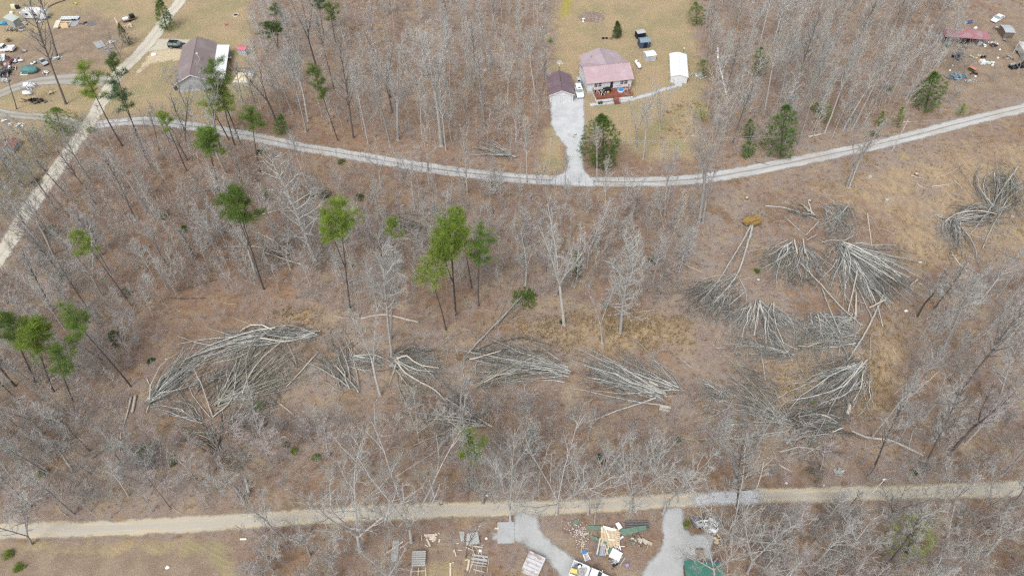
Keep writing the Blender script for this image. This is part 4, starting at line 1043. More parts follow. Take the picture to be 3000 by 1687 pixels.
for wood, n in ((LITTER, 2600), (WOODS['far'][0], 130), (WOODS['upper'][0], 130), (WOODS['corner'][0], 130)):
    for p in scatter(wood, n, qs):
        a = qs.uniform(0, 3.14); L = qs.choice((0.5, 0.8, 1.2, 1.8, 2.8)) * qs.uniform(0.7, 1.3); r = 0.018 + 0.016 * L * qs.uniform(.5, 1)
        d = Vector((math.cos(a), math.sin(a), 0)) * L / 2; bend = Vector((-d.y, d.x, 0)) * qs.uniform(-.15, .15)
        sg.chain([p - d + Vector((0, 0, .03)), p + bend + Vector((0, 0, .06)), p + d + Vector((0, 0, .03 + qs.uniform(0, .15)))], r, r * 0.6)
tag(link('fallen_sticks', sg.mesh('fallen_sticks', 4), M_STICK), 'loose pale sticks strewn over the leaf litter', 'sticks', kind='stuff')
# ------------------------------------------------------------------ felled brush, logs, uprooted trees
M_LOG = mat('weathered_log', (0.44, 0.425, 0.395), (0.30, 0.285, 0.26), 0.9, scale=1.2, rand=0.15, spec=0.1)
M_LOG_PALE = mat('peeled_log', (0.53, 0.475, 0.40), (0.40, 0.355, 0.30), 0.85, scale=1.2, rand=0.12, spec=0.1)
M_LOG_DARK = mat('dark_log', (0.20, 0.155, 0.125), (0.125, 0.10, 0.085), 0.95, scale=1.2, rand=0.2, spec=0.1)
M_BRUSH = mat('grey_brush', (0.43, 0.43, 0.405), (0.305, 0.305, 0.28), 0.95, scale=0.6, rand=0.12, spec=0.1)
M_BRUSH_TAN = mat('tan_brush', (0.385, 0.365, 0.30), (0.27, 0.255, 0.21), 0.95, scale=0.6, rand=0.12, spec=0.1)
M_BRUSH_DARK = mat('dark_brush', (0.26, 0.25, 0.225), (0.16, 0.15, 0.135), 0.95, scale=0.6, rand=0.12, spec=0.1)
M_ROOT = mat('orange_clay', (0.36, 0.235, 0.075), (0.17, 0.11, 0.05), 0.95, scale=2.0, bump=0.6, spec=0.1)
for _m in (M_BRUSH, M_BRUSH_TAN, M_BRUSH_DARK):      # stick by stick the wood is fresher or greyer
    _t = _m.node_tree; _p = _t.nodes['Principled BSDF']; _src = _p.inputs['Base Color'].links[0].from_socket
    _a = node(_t, 'ShaderNodeAttribute', attribute_name='tone'); _h = node(_t, 'ShaderNodeHueSaturation')
    _t.links.new(_a.outputs['Fac'], _h.inputs['Value']); _t.links.new(_src, _h.inputs['Color']); _t.links.new(_h.outputs[0], _p.inputs['Base Color'])
MB_T = {'grey': M_BRUSH, 'tan': M_BRUSH_TAN, 'dark': M_BRUSH_DARK}
def bundle(parent, o, butt, tip, s0, s1, n, r, h, tone, q, twigs=8, curve=0.2, jit=0.25):
    A, B = at(*v(*butt)) - o, at(*v(*tip)) - o
    ax = B - A; L = ax.length; ax.normalize(); side = Vector((-ax.y, ax.x, 0)); s = Segs(); f = Segs(); n = int(n * .62); tones = []
    for i in range(n):
        n_before = len(s.a)
        k = q.gauss(0, 0.62); k = max(-1.7, min(1.7, k))
        a = A + side * (k * s0) + ax * (q.uniform(-.05, jit) * L * 0.6)
        e = A + ax * L * q.uniform(0.5, 1.2) + side * (k * s1 + q.gauss(0, .5) * max(1.6, s1))
        if q.random() < .2: e = e + side * q.choice((-1, 1)) * L * q.uniform(.15, .4)
        prof = max(.12, 1 - 0.75 * abs(k))
        z0, z1 = q.uniform(0.05, 1) * h * prof + 0.05, q.uniform(0.05, 0.8) * h * prof + 0.05
        m = (a + e) / 2 + side * q.gauss(0, curve * .9) * L + Vector((0, 0, 0))
        pts = []
        nn = 5
        for t in range(nn + 1):
            t /= nn
            p = a * (1 - t) ** 2 + m * 2 * t * (1 - t) + e * t * t
            p = Vector((p.x + q.gauss(0, .15), p.y + q.gauss(0, .15), max(0.04, z0 * (1 - t) + z1 * t + 0.5 * h * prof * t * (1 - t) + q.gauss(0, .05))))
            pts.append(p)
        if q.random() < .45:                          # a fork
            p, d = lerp_chain(pts, q.uniform(.2, .7)); fk = branch_pts(p, rot_dir(d, q.uniform(.25, .6), q.uniform(0, 6.28)), L * q.uniform(.2, .5), 4, 0, .14, q); s.chain([Vector((w.x, w.y, max(.04, min(w.z, h)))) for w in fk], r * .6, r * .2)
        rr = r * q.choice((0.45, 0.6, 0.8, 1.1, 1.5, 2.0)) * q.uniform(0.8, 1.2)
        s.chain(pts, rr, rr * 0.35)
        tones += [q.choice((.45, .6, .8, 1.0, 1.15, 1.3))] * (len(s.a) - n_before)
        for _ in range(twigs):
            p, d = lerp_chain(pts, q.uniform(0.35, 1.0)); d2 = rot_dir(d, q.uniform(0.25, 0.8), q.uniform(0, 6.28)); d2.z *= 0.6; Lt = q.uniform(0.5, 1.7)
            b = branch_pts(p, d2, Lt, 2, 0.02, 0.2, q); b = [Vector((w.x, w.y, max(.03, w.z))) for w in b]
            f.chain(b, min(0.022, rr * 0.5), 0.008)
            for _ in range(2):
                p2, d3 = lerp_chain(b, q.uniform(0.3, 1)); d4 = rot_dir(d3, 0.6, q.uniform(0, 6.28)); e2 = p2 + d4 * q.uniform(0.25, 0.7); e2.z = max(.03, e2.z)
                f.seg(p2, e2, 0.010, 0.006)
    for _ in range(max(3, n // 5)):                  # strays that stick out of the heap
        p = A.lerp(B, q.uniform(0.1, 1.1)) + side * q.gauss(0, .8) * max(s0, s1); d = (ax * q.choice((-1, 1, 1)) + side * q.gauss(0, .9)).normalized()
        b = branch_pts(Vector((p.x, p.y, q.uniform(.05, .5) * h)), d, q.uniform(1.5, 4.5), 4, 0.0, 0.16, q); b = [Vector((w.x, w.y, max(.04, w.z))) for w in b]
        s.chain(b, r * q.uniform(.4, .9), 0.015)
        for _ in range(4):
            p2, d2 = lerp_chain(b, q.uniform(.3, 1)); f.seg(p2, p2 + rot_dir(d2, .6, q.uniform(0, 6.28)) * q.uniform(.4, 1.3), .014, .006)
    tones += [1.0] * (len(s.a) - len(tones)); tone_v = np.repeat(np.array(tones), 10)
    V1, F1 = seg_arrays(s.a, s.b, s.ra, s.rb, 5)
    if f.a:
        V2, F2 = seg_arrays(f.a, f.b, f.ra, f.rb, 3); V1, F1 = np.concatenate([V1, V2]), np.concatenate([F1, F2 + len(V1)])
    me = raw_mesh('branch_bundle', V1, F1); tone_v = np.concatenate([tone_v, np.repeat(nrg.uniform(.45, 1.15, (len(V1) - len(tone_v)) // 6), 6)])
    me.attributes.new('tone', 'FLOAT', 'POINT').data.foreach_set('value', tone_v.astype(np.float32)); link('branch_bundle', me, MB_T[tone], parent)
def stem_mesh(parent, o, pts, r0, r1, m, q, name='stem', z=None):
    P = [at(*v(*p)) - o for p in pts]; P = smoothline(P, 0.9) if len(P) > 2 else [Vector((P[0].x + (P[1].x - P[0].x) * i / 5, P[0].y + (P[1].y - P[0].y) * i / 5)) for i in range(6)]
    n = len(P); out = []
    for i, p in enumerate(P):
        t = i / (n - 1); zz = (r0 + 0.05) if z is None else (z[0] * (1 - t) + z[1] * t)
        out.append(Vector((p.x + q.gauss(0, .03), p.y + q.gauss(0, .03), max(zz, r0 * .6) + q.gauss(0, .02))))
    return MB().tube(out, [r0 + (r1 - r0) * i / (n - 1) for i in range(n)], 8).build(name, m, parent, True)
def brush(label, centre, bundles, stems=(), mark=None, seed=0):
    q = random.Random(seed or int(centre[0] * 3 + centre[1]))
    o = at(*v(*centre)); t = thing('brush_pile', label, 'brush pile', o, 0, 'brush piles left from clearing', mark)
    for b in bundles: bundle(t, o, *b[:8], q, **(b[8] if len(b) > 8 else {}))
    for s in stems: stem_mesh(t, o, s[0], s[1], s[2], s[3] if len(s) > 3 else M_LOG, q, z=s[4] if len(s) > 4 else None)
    return t
brush('long curved arm of stacked grey branches forming the top of the ring pile', (600, 865),
      [((800, 845), (590, 858), 1.0, 1.6, 60, .075, 1.5, 'grey'), ((690, 838), (470, 915), 1.2, 1.6, 70, .07, 1.5, 'grey'), ((760, 838), (640, 850), 1.0, 1.2, 30, .09, 1.6, 'dark')],
      [(((660, 862), (720, 868), (755, 862)), .16, .10, M_LOG_PALE, (1.5, 1.2)), (((600, 872), (500, 900), (470, 912)), .12, .08, M_LOG, (1.6, 1.0))], 'the ring pile')
brush('slanting fence-like arm of grey branches at the outer side of the ring pile', (440, 960),
      [((376, 1014), (520, 895), 0.7, 1.6, 70, .07, 1.5, 'grey'), ((372, 1020), (470, 940), 0.6, 1.0, 30, .09, 1.3, 'dark')],
      [(((370, 1040), (380, 1018), (395, 1000)), .12, .09, M_LOG_PALE, (.3, .8)), (((372, 1016), (420, 1020)), .07, .05, M_LOG, (.2, .2))])
brush('fan of yellowish grey limbs inside the ring pile', (610, 960),
      [((540, 1025), (705, 880), 0.9, 6.5, 70, .075, 1.5, 'tan', dict(curve=.08)), ((610, 1000), (735, 890), 1.2, 5.0, 40, .07, 1.4, 'tan'), ((548, 1020), (640, 870), 0.8, 4.0, 34, .08, 1.3, 'grey'),
       ((500, 1000), (560, 905), 2.5, 4.0, 40, .05, .8, 'dark')],
      [(((536, 1052), (585, 1010), (600, 940)), .15, .08, M_LOG, (.4, 1.2)), (((536, 1050), (515, 985), (490, 930)), .13, .07, M_LOG, (.4, 1.1)), (((590, 1010), (640, 960), (700, 900)), .12, .06, M_LOG, (.6, 1.4))])
brush('lower fan of pale limbs spilling from the ring pile', (470, 1040),
      [((512, 1062), (395, 1000), 0.7, 4.0, 34, .06, .8, 'grey'), ((540, 1100), (440, 1075), 1.4, 3.0, 30, .04, .6, 'tan'), ((552, 1138), (500, 1085), 0.7, 3.0, 22, .07, .7, 'dark')],
      [(((552, 1140), (520, 1120), (502, 1114)), .13, .08, M_LOG), (((508, 1058), (470, 1040), (420, 1020)), .10, .06, M_LOG)])
brush('round heap of fine bluish grey brush beside the ring pile', (640, 1045),
      [((585, 1085), (690, 1010), 3.0, 5.0, 70, .035, 1.6, 'grey', dict(twigs=9, curve=.3)), ((690, 1050), (590, 1030), 3.0, 4.0, 50, .03, 1.5, 'dark', dict(twigs=9, curve=.3))], (), 'the round fine brush heap')
brush('fan of long straight poles with a pale thick butt beside the white pole', (850, 930),
      [((900, 985), (803, 868), 0.7, 4.2, 30, .075, 1.3, 'grey', dict(curve=.05)), ((880, 982), (855, 870), 0.6, 2.0, 9, .07, 1.0, 'grey'), ((860, 985), (820, 880), .5, 2.2, 12, .06, 1.0, 'tan'), ((870, 905), (810, 850), 2.4, 3.0, 26, .04, .8, 'tan')],
      [(((903, 988), (870, 950), (845, 925)), .17, .11, M_LOG_PALE, (.3, .9)), (((884, 982), (878, 930), (858, 880)), .09, .05, M_LOG, (.3, 1.2))], 'the fan of long poles')
brush('small spray of pale saplings joining the ring pile and long poles', (725, 895),
      [((756, 930), (690, 860), 0.4, 4.0, 16, .055, .8, 'tan', dict(curve=.04)), ((720, 975), (690, 930), 1.0, 2.0, 20, .05, .5, 'grey')])
brush('heap of crossed grey logs near the tall tree at the brush row', (925, 910),
      [((880, 905), (975, 915), 1.2, 1.6, 26, .09, 1.0, 'grey'), ((960, 885), (900, 925), 1.2, 1.4, 18, .07, .9, 'tan')],
      [(((890, 897), (955, 902)), .14, .10, M_LOG), (((905, 920), (950, 935), (990, 925)), .10, .06, M_LOG_DARK)])
brush('tangle with thick twisting silver limbs in the middle of the brush row', (1045, 935),
      [((985, 905), (1115, 930), 2.4, 3.2, 60, .06, 1.4, 'grey'), ((1000, 925), (1105, 950), 1.0, 3.0, 30, .06, 1.2, 'tan'), ((1085, 895), (990, 895), 1.6, 1.8, 26, .05, 1.0, 'dark')],
      [(((996, 914), (1022, 945), (1060, 968), (1095, 985), (1122, 1012)), .20, .11, M_LOG_PALE, (1.2, .5)), (((1000, 914), (1025, 905), (1052, 925), (1105, 935)), .19, .09, M_LOG_PALE, (1.5, 1.3)),
       (((1005, 918), (1050, 938), (1090, 940)), .15, .08, M_LOG, (1.3, 1.0)), (((1000, 920), (988, 950), (978, 970)), .12, .05, M_LOG, (1.2, .3)), (((1050, 918), (1085, 945), (1110, 972)), .10, .05, M_LOG, (1.1, .3))], 'the tangle of twisting silver limbs')
brush('broad heap of grey poles beside the orange root ball', (1300, 920),
      [((1425, 938), (1185, 898), 1.6, 3.4, 90, .065, 1.6, 'grey', dict(curve=.06)), ((1200, 975), (1345, 905), 0.7, 2.6, 42, .07, 1.3, 'tan', dict(curve=.05)), ((1190, 900), (1400, 905), 1.8, 2.2, 46, .05, 1.3, 'dark')],
      [(((1182, 912), (1262, 893)), .13, .09, M_LOG_PALE, (1.0, 1.5)), (((1200, 976), (1240, 955), (1300, 935)), .10, .07, M_LOG, (.3, 1.2)), (((1205, 905), (1195, 925), (1198, 950)), .11, .07, M_LOG, (.4, .3))], 'the broad heap by the root ball')
brush('long wedge of parallel grey poles with pale sawn ends', (1590, 955),
      [((1672, 1003), (1475, 915), 1.0, 3.0, 110, .075, 1.6, 'grey', dict(curve=.05)), ((1715, 985), (1530, 905), 1.0, 2.6, 60, .06, 1.4, 'grey', dict(curve=.08)), ((1590, 985), (1500, 935), 1.4, 2.0, 30, .05, .9, 'dark')],
      [(((1640, 1000), (1590, 968), (1540, 945)), .16, .10, M_LOG_PALE, (.4, 1.2)), (((1658, 996), (1610, 962), (1560, 935)), .15, .09, M_LOG, (.8, 1.5)), (((1652, 980), (1630, 970)), .17, .16, M_LOG_PALE, (1.5, 1.5))], 'the long wedge of parallel poles')
brush('felled tree top with three thick pale stems pointing to the dirt road', (1140, 1045),
      [((1215, 1070), (1050, 1010), 0.8, 6.0, 60, .06, 1.3, 'grey', dict(curve=.06)), ((1190, 1072), (1060, 1055), 0.8, 3.5, 36, .05, 1.0, 'tan'), ((1060, 1010), (1000, 990), 2.0, 2.6, 26, .04, .8, 'tan')],
      [(((1240, 1076), (1180, 1042), (1120, 1005)), .20, .10, M_LOG_PALE, (.3, .8)), (((1222, 1073), (1150, 1060), (1085, 1058)), .13, .07, M_LOG_PALE, (.3, .7)), (((1205, 1055), (1160, 1030), (1110, 1020)), .12, .06, M_LOG, (.4, 1.1))], 'the felled tree top')
brush('great fan of silvery poles in the clearing, its narrow end uphill', (2180, 700),
      [((2108, 618), (2268, 695), 1.3, 5.0, 95, .085, 1.7, 'grey', dict(curve=.06)), ((2118, 625), (2225, 755), 1.4, 4.6, 95, .09, 1.7, 'grey', dict(curve=.06)), ((2112, 630), (2160, 795), 1.2, 3.6, 60, .085, 1.5, 'grey', dict(curve=.05)), ((2105, 620), (2070, 690), 1.2, 3.2, 26, .05, 1.0, 'tan'), ((2205, 700), (2260, 745), 3.0, 4.0, 60, .04, 1.2, 'dark')],
      [(((2140, 605), (2118, 617), (2085, 615), (2060, 620)), .16, .09, M_LOG, (1.7, 1.2)), (((2150, 690), (2140, 745), (2130, 790)), .17, .11, M_LOG_PALE, (1.6, .8)), (((2150, 798), (2148, 745)), .20, .15, M_LOG_PALE, (.5, 1.3)), (((2222, 765), (2180, 785)), .18, .14, M_LOG_PALE, (1.6, 1.4)), (((2130, 650), (2200, 690), (2250, 720)), .14, .08, M_LOG, (1.9, 1.4))], 'the great fan of silvery poles')
brush('smaller brush fan uphill beside the great fan, dark in its middle', (1990, 670),
      [((1985, 615), (1945, 705), 1.2, 5.0, 70, .06, 1.5, 'grey'), ((2015, 615), (2035, 715), 1.0, 4.0, 60, .06, 1.5, 'grey'), ((2000, 640), (1930, 672), 2.0, 3.0, 50, .05, 1.3, 'tan'), ((2000, 690), (2020, 720), 2.5, 3.0, 34, .04, 1.0, 'dark')],
      [(((1993, 612), (2000, 650)), .17, .13, M_LOG_PALE, (1.4, 1.5)), (((2014, 610), (2020, 650)), .17, .13, M_LOG_PALE, (1.5, 1.5)), (((2055, 595), (2025, 615)), .12, .1, M_LOG, (.8, 1.3))], 'the smaller dark-hearted brush fan')
brush('drooping spray of white-barked poles near the straw patch', (1935, 835),
      [((1903, 762), (1965, 885), 0.9, 4.6, 60, .075, 1.4, 'grey', dict(curve=.08)), ((1890, 770), (1830, 830), 1.4, 3.2, 46, .05, 1.2, 'grey'), ((1935, 770), (1990, 880), 1.0, 3.6, 46, .06, 1.3, 'grey'), ((1860, 745), (1800, 800), 1.5, 3.0, 36, .05, 1.1, 'dark')],
      [(((1942, 765), (1945, 810), (1968, 870)), .15, .08, M_LOG_PALE, (1.2, .8)), (((1907, 770), (1900, 810), (1895, 850)), .13, .07, M_LOG_PALE, (1.3, .7)), (((1880, 735), (1830, 775)), .12, .08, M_LOG, (.8, .9))], 'the drooping white-barked spray')
brush('wide tangle of grey limbs between the two big fans', (2090, 840),
      [((2160, 850), (2010, 840), 2.6, 3.4, 60, .055, 1.4, 'grey'), ((2060, 790), (2120, 900), 2.6, 3.6, 60, .06, 1.4, 'grey'), ((2150, 800), (2050, 885), 1.6, 4.2, 60, .06, 1.2, 'grey'), ((2000, 880), (2090, 850), 1.2, 2.6, 40, .06, 1.0, 'tan')],
      [(((2066, 728), (2085, 790), (2107, 852)), .13, .08, M_LOG, (.4, 1.6)), (((2010, 665), (2060, 720), (2110, 780), (2165, 830)), .14, .07, M_LOG, (.6, 1.3))], 'the tangle between the fans')
brush('flat mat of thin grey poles by the white-barked spray', (1920, 885),
      [((1998, 895), (1840, 862), 1.3, 2.6, 70, .05, 1.1, 'grey', dict(curve=.05))])
brush('pile of pale bent limbs beside the straw strip, thick ends uphill', (2090, 970),
      [((2172, 918), (2000, 1025), 1.2, 4.4, 80, .075, 1.5, 'grey', dict(curve=.08)), ((2150, 900), (2040, 985), 1.4, 3.0, 50, .06, 1.3, 'dark'), ((2175, 960), (2110, 1030), 1.2, 3.4, 40, .06, 1.1, 'grey')],
      [(((2178, 912), (2150, 940), (2100, 985)), .19, .10, M_LOG_PALE, (1.2, 1.0)), (((2165, 945), (2160, 985), (2142, 1015)), .13, .06, M_LOG_PALE, (1.2, .4)), (((2150, 965), (2120, 1000), (2060, 1020)), .12, .06, M_LOG, (1.4, .7))], 'the pale bent limb pile')
brush('dark matted heap below the pale bent limbs', (2060, 1055),
      [((1985, 1062), (2130, 1048), 2.4, 2.6, 80, .05, 1.3, 'dark', dict(curve=.25)), ((2120, 1075), (1990, 1040), 1.8, 2.4, 50, .055, 1.2, 'grey')],
      [(((2135, 1020), (2130, 1045)), .34, .30, M_LOG_PALE, (.5, .5)), (((2060, 1052), (2085, 1060)), .13, .12, M_LOG_PALE, (1.3, 1.3)), (((2090, 1092), (2118, 1080)), .12, .11, M_LOG_PALE, (.9, .9))], 'the dark matted heap')
brush('low spread of grey saplings running toward the dark matted heap', (1870, 1030),
      [((1985, 1072), (1790, 985), 1.3, 6.0, 100, .05, 1.2, 'grey', dict(twigs=7)), ((1830, 1000), (1730, 985), 2.6, 3.6, 46, .045, 1.1, 'grey', dict(twigs=7)), ((1960, 985), (1850, 960), 2.0, 3.0, 40, .045, .9, 'dark')], (), 'the low sapling spread')
brush('scattered thick forked debris limbs uphill of the dirt road', (2030, 1120),
      [((1962, 1138), (2100, 1112), 1.5, 2.0, 16, .07, .5, 'tan'), ((2080, 1090), (2000, 1130), 2.0, 2.4, 18, .06, .5, 'grey')],
      [(((1960, 1138), (2010, 1126), (2060, 1130), (2105, 1112)), .16, .08, M_LOG), (((1978, 1118), (2005, 1095), (2040, 1085)), .14, .08, M_LOG), (((2070, 1120), (2020, 1145)), .09, .06, M_LOG_PALE)], 'the scattered forked debris')
brush('heap of pale stripped limbs by the outer edge of the clearing, running across', (2450, 545),
      [((2390, 560), (2505, 530), 1.2, 2.2, 50, .07, 1.3, 'grey'), ((2500, 545), (2400, 535), 1.6, 1.8, 46, .06, 1.3, 'dark'), ((2350, 545), (2400, 555), .8, 1.4, 16, .05, .6, 'grey')],
      [(((2398, 548), (2450, 540), (2500, 548)), .15, .1, M_LOG_PALE, (1.3, 1.2)), (((2375, 560), (2398, 548)), .14, .1, M_LOG_PALE, (.4, 1.2))], 'the pale crosswise limb heap')
brush('hanging brush tail dropping from the pale crosswise limb heap', (2390, 600),
      [((2392, 548), (2388, 640), 1.0, 2.4, 60, .055, 1.1, 'grey'), ((2400, 560), (2412, 605), .4, .8, 9, .09, .8, 'grey')], [(((2410, 565), (2412, 602)), .12, .07, M_LOG_PALE, (.9, .5))])
brush('tall bushy crown of a felled tree at the outer picture edge', (2520, 490),
      [((2490, 545), (2550, 430), 1.2, 4.2, 60, .07, 1.8, 'grey'), ((2535, 440), (2530, 570), 2.0, 3.6, 80, .045, 1.8, 'tan', dict(twigs=8)), ((2560, 460), (2500, 480), 2.5, 2.6, 40, .04, 1.3, 'grey')],
      [(((2555, 428), (2525, 470), (2480, 540), (2440, 590)), .19, .10, M_LOG, (1.4, .4)), (((2498, 430), (2502, 470)), .13, .1, M_LOG_PALE, (.4, .4)), (((2470, 628), (2490, 580), (2520, 530)), .10, .06, M_LOG, (.3, 1.2))], 'the bushy crown at the outer edge')
brush('little heap of split pale ends beside a hollow stump in the clearing', (2030, 535),
      [((2055, 548), (1990, 530), .8, 1.0, 22, .08, .8, 'dark'), ((2042, 545), (2022, 515), .5, 1.2, 9, .10, 1.0, 'grey', dict(twigs=1))],
      [(((2040, 545), (2028, 512)), .14, .10, M_LOG_PALE, (.8, 1.2)), (((2048, 548), (2012, 520)), .12, .09, M_LOG_PALE, (.8, 1.0))], 'the heap of split pale ends')
brush('round bush of grey twigs beside the heap of split pale ends', (2100, 540),
      [((2070, 520), (2140, 570), 2.4, 2.6, 50, .035, 1.4, 'grey', dict(twigs=9, curve=.3)), ((2130, 520), (2090, 590), 1.4, 2.0, 34, .04, 1.1, 'grey')], (), 'the round grey twig bush')
brush('grey twig thicket below the round twig bush in the clearing', (2120, 585),
      [((2140, 570), (2080, 610), 2.6, 3.0, 50, .03, 1.0, 'grey', dict(twigs=9, curve=.3))])
brush('reddish slash of small logs in the middle wood', (1030, 575),
      [((975, 550), (1070, 580), 1.6, 2.6, 40, .06, .7, 'dark'), ((1050, 600), (1000, 560), 1.4, 2.0, 26, .06, .6, 'tan')], (), 'the reddish slash in the middle wood')
brush('fallen grey tree top lying at the far wood edge by the gravel road', (1245, 388),
      [((1290, 398), (1195, 375), 0.8, 3.6, 40, .06, 1.3, 'grey', dict(twigs=7))], [(((1298, 399), (1255, 388), (1210, 378)), .22, .10, M_LOG, (.5, .9))], 'the fallen tree top by the gravel road')
brush('broken crown of pale limbs beside the big whitish bushy tree', (690, 620),
      [((730, 645), (640, 600), .8, 4.5, 26, .06, 1.0, 'tan'), ((735, 660), (660, 655), .8, 3.0, 18, .06, .8, 'dark')],
      [(((727, 640), (690, 610), (635, 586)), .16, .08, M_LOG_PALE, (.3, .9)), (((727, 642), (680, 632), (635, 623)), .13, .07, M_LOG_PALE, (.3, .7)), (((760, 668), (700, 650), (668, 640)), .14, .08, M_LOG_PALE, (.3, .5))], 'the broken crown of pale limbs')
brush('debris of dry limbs round a shrub in the lower slope', (365, 1130),
      [((330, 1130), (395, 1125), 1.0, 1.4, 14, .06, .4, 'tan'), ((375, 1190), (360, 1130), 1.0, 1.6, 22, .04, .8, 'dark')],
      [(((305, 1136), (360, 1128), (400, 1114)), .10, .06, M_LOG_PALE), (((350, 1120), (375, 1130)), .09, .06, M_LOG)])
brush('small grey brush tuft near the dirt road verge, among debris', (2055, 1185), [((2075, 1190), (2030, 1180), 1.0, 1.4, 26, .03, .7, 'dark', dict(twigs=8))])
brush('grey brush on the wood floor by the fork of the debris limb', (590, 1175), [((560, 1160), (610, 1170), .8, 1.6, 18, .05, .5, 'tan'), ((620, 1150), (580, 1170), .6, 1.0, 10, .05, .4, 'tan')])
brush('small upright tangle with a dark root end by the dirt road', (607, 1240), [((600, 1252), (612, 1225), .5, 1.0, 12, .06, .7, 'tan', dict(twigs=2))], [(((598, 1254), (606, 1238)), .18, .12, M_LOG_DARK), (((628, 1240), (616, 1200)), .22, .18, M_BARK)])

# uprooted trees: roots, trunks, crown
def uprooted(label, root, trunks, rr, crown, mark, r0, group=None, clay=None):
    q = random.Random(int(root[0])); o = at(*v(*root)); t = thing('uprooted_tree', label, 'fallen tree', o, 0, group, mark)
    first = at(*v(*trunks[0][1])) - o; d = first.normalized(); sd = Vector((-d.y, d.x, 0))
    b = MB(); b.blob((0, 0, rr * 0.75), rr, 8, 14, (0.45 if abs(d.x) > abs(d.y) else 1.05, 1.05 if abs(d.x) > abs(d.y) else 0.45, 0.85), 3, 0.16); b.build('root_plate', clay or M_ROOT, t)
    s = Segs()
    for i in range(26):
        a = q.uniform(0, 6.28); dr = (sd * math.cos(a) + Vector((0, 0, 1)) * math.sin(a) - d * 0.3).normalized()
        p = Vector((0, 0, rr * .75)); e = [p + dr * rr * 0.7, p + dr * rr * q.uniform(1.0, 1.45) + Vector((q.gauss(0, .2), q.gauss(0, .2), q.gauss(0, .2)))]
        e = [Vector((w.x, w.y, max(.03, w.z))) for w in e]; s.seg(e[0], e[1], 0.06, 0.015)
    link('roots', s.mesh('roots', 5), M_LOG_DARK, t)
    for tr in trunks: stem_mesh(t, o, tr, r0, r0 * 0.4, M_LOG, q, 'trunk', (rr * .7, .8))
    for c in crown: bundle(t, o, *c[:8], q, **(c[8] if len(c) > 8 else {}))
uprooted('uprooted twin-trunked grey tree with an orange clay root plate', (1888, 568), [((1890, 575), (1878, 620), (1855, 690), (1820, 740), (1790, 770)), ((1886, 577), (1850, 640), (1800, 720), (1760, 765))], 1.9,
         [((1850, 700), (1770, 790), 1.6, 4.0, 40, .055, 1.5, 'grey', dict(twigs=8)), ((1800, 715), (1720, 780), 1.2, 5.0, 70, .045, 1.6, 'dark', dict(twigs=9)), ((1830, 740), (1760, 800), 1.0, 3.5, 40, .06, 1.0, 'grey')], 'the uprooted twin-trunked tree', 0.26)
uprooted('thin fallen tree with a small brown root ball, trunk pointing up the slope', (1163, 905), [((1176, 895), (1230, 838), (1290, 776), (1330, 732))], 1.05,
         [((1240, 830), (1330, 735), .5, 1.8, 24, .035, .9, 'tan', dict(twigs=6))], 'the brown root ball', 0.15, clay=mat('brown_soil', (.25, .165, .085), (.14, .09, .05), .95, scale=2.0, bump=.6, spec=.1))

def log(label, pts, r, tone='pale', z=0.0, r1=None, mark=None, name='fallen_log'):
    q = random.Random(int(pts[0][0] * 5 + pts[0][1])); P = [at(*v(*p)) for p in pts]; c = sum(P, Vector()) / len(P); c.z = 0
    t = stem_mesh(None, c, pts, r, r * 0.6 if r1 is None else r1, {'pale': M_LOG_PALE, 'grey': M_LOG, 'dark': M_LOG_DARK}[tone], q, name, (r + z, r * .8 + z))
    t.location = c; tag(t, label, 'log', 'logs lying on the woodland floor')
    if mark: landmark(mark, c.x, c.y)
    return t
log('thick pale log, longer of two side by side on the slope below the ring pile', ((343, 995), (334, 1040)), .26, 'pale', r1=.22, mark='the two pale logs')
log('slimmer split pale log touching the thick pale one on the slope', ((331, 1000), (322, 1040), (309, 1080)), .2, 'pale', r1=.1)
log('long bent pale log crossing between trunks below the pale round pine', ((908, 802), (967, 793), (1053, 811)), .17, 'pale', r1=.2, mark='the long bent pale log')
log('white straight pole beside the fan of long poles', ((801, 890), (722, 975)), .14, 'pale', .25)
log('short pale log on open litter below the ring pile', ((698, 1010), (740, 1044)), .16, 'pale')
log('very long pale fallen trunk behind the big whitish bushy tree', ((594, 557), (737, 522), (865, 501)), .17, 'pale', r1=.06, mark='the very long pale fallen trunk')
log('dark thin trunk lying uphill of the very long pale fallen trunk', ((507, 484), (652, 455)), .13, 'dark')
log('straight pale log low on the slope under the broad dull green pine', ((564, 621), (652, 623)), .15, 'pale')
log('dark log parallel to and below the straight pale one', ((548, 647), (624, 648)), .18, 'dark')
log('mossy brown log slanting across the russet slope', ((446, 732), (545, 704)), .15, 'dark')
log('brown log lying level under the mossy slanting one', ((430, 751), (517, 751)), .14, 'dark')
log('thin pale pole leaning down the slope toward the little bluish cedar', ((343, 765), (306, 849)), .09, 'pale', r1=.05)
log('short pale stick-like log at the outer arm of the ring pile', ((369, 949), (387, 992)), .12, 'pale')
log('crooked thin white limb beside the whitish straw band tree', ((1528, 794), (1590, 787), (1650, 780)), .08, 'pale', r1=.05)
log('straight grey log pointing at the long wedge of parallel poles', ((1638, 905), (1701, 938)), .12, 'grey')
log('upper of two short stacked silver logs below the long wedge', ((1658, 1025), (1686, 1029)), .33, 'pale', .28, .32, 'the two short silver logs')
log('lower of two short stacked silver logs below the long wedge', ((1657, 1030), (1685, 1036)), .32, 'grey', 0, .30)
log('pale standing-leaning pole below the broad heap by the root ball', ((1317, 961), (1329, 1066)), .11, 'pale', .2, .05)
log('grey pole lying beside the pale standing-leaning pole', ((1311, 990), (1306, 1066)), .12, 'grey', 0, .06)
log('long thin pale pole at the wood edge past the straw strip', ((2366, 930), (2279, 1007), (2254, 1028)), .11, 'pale', r1=.05, mark='the long thin pale pole')
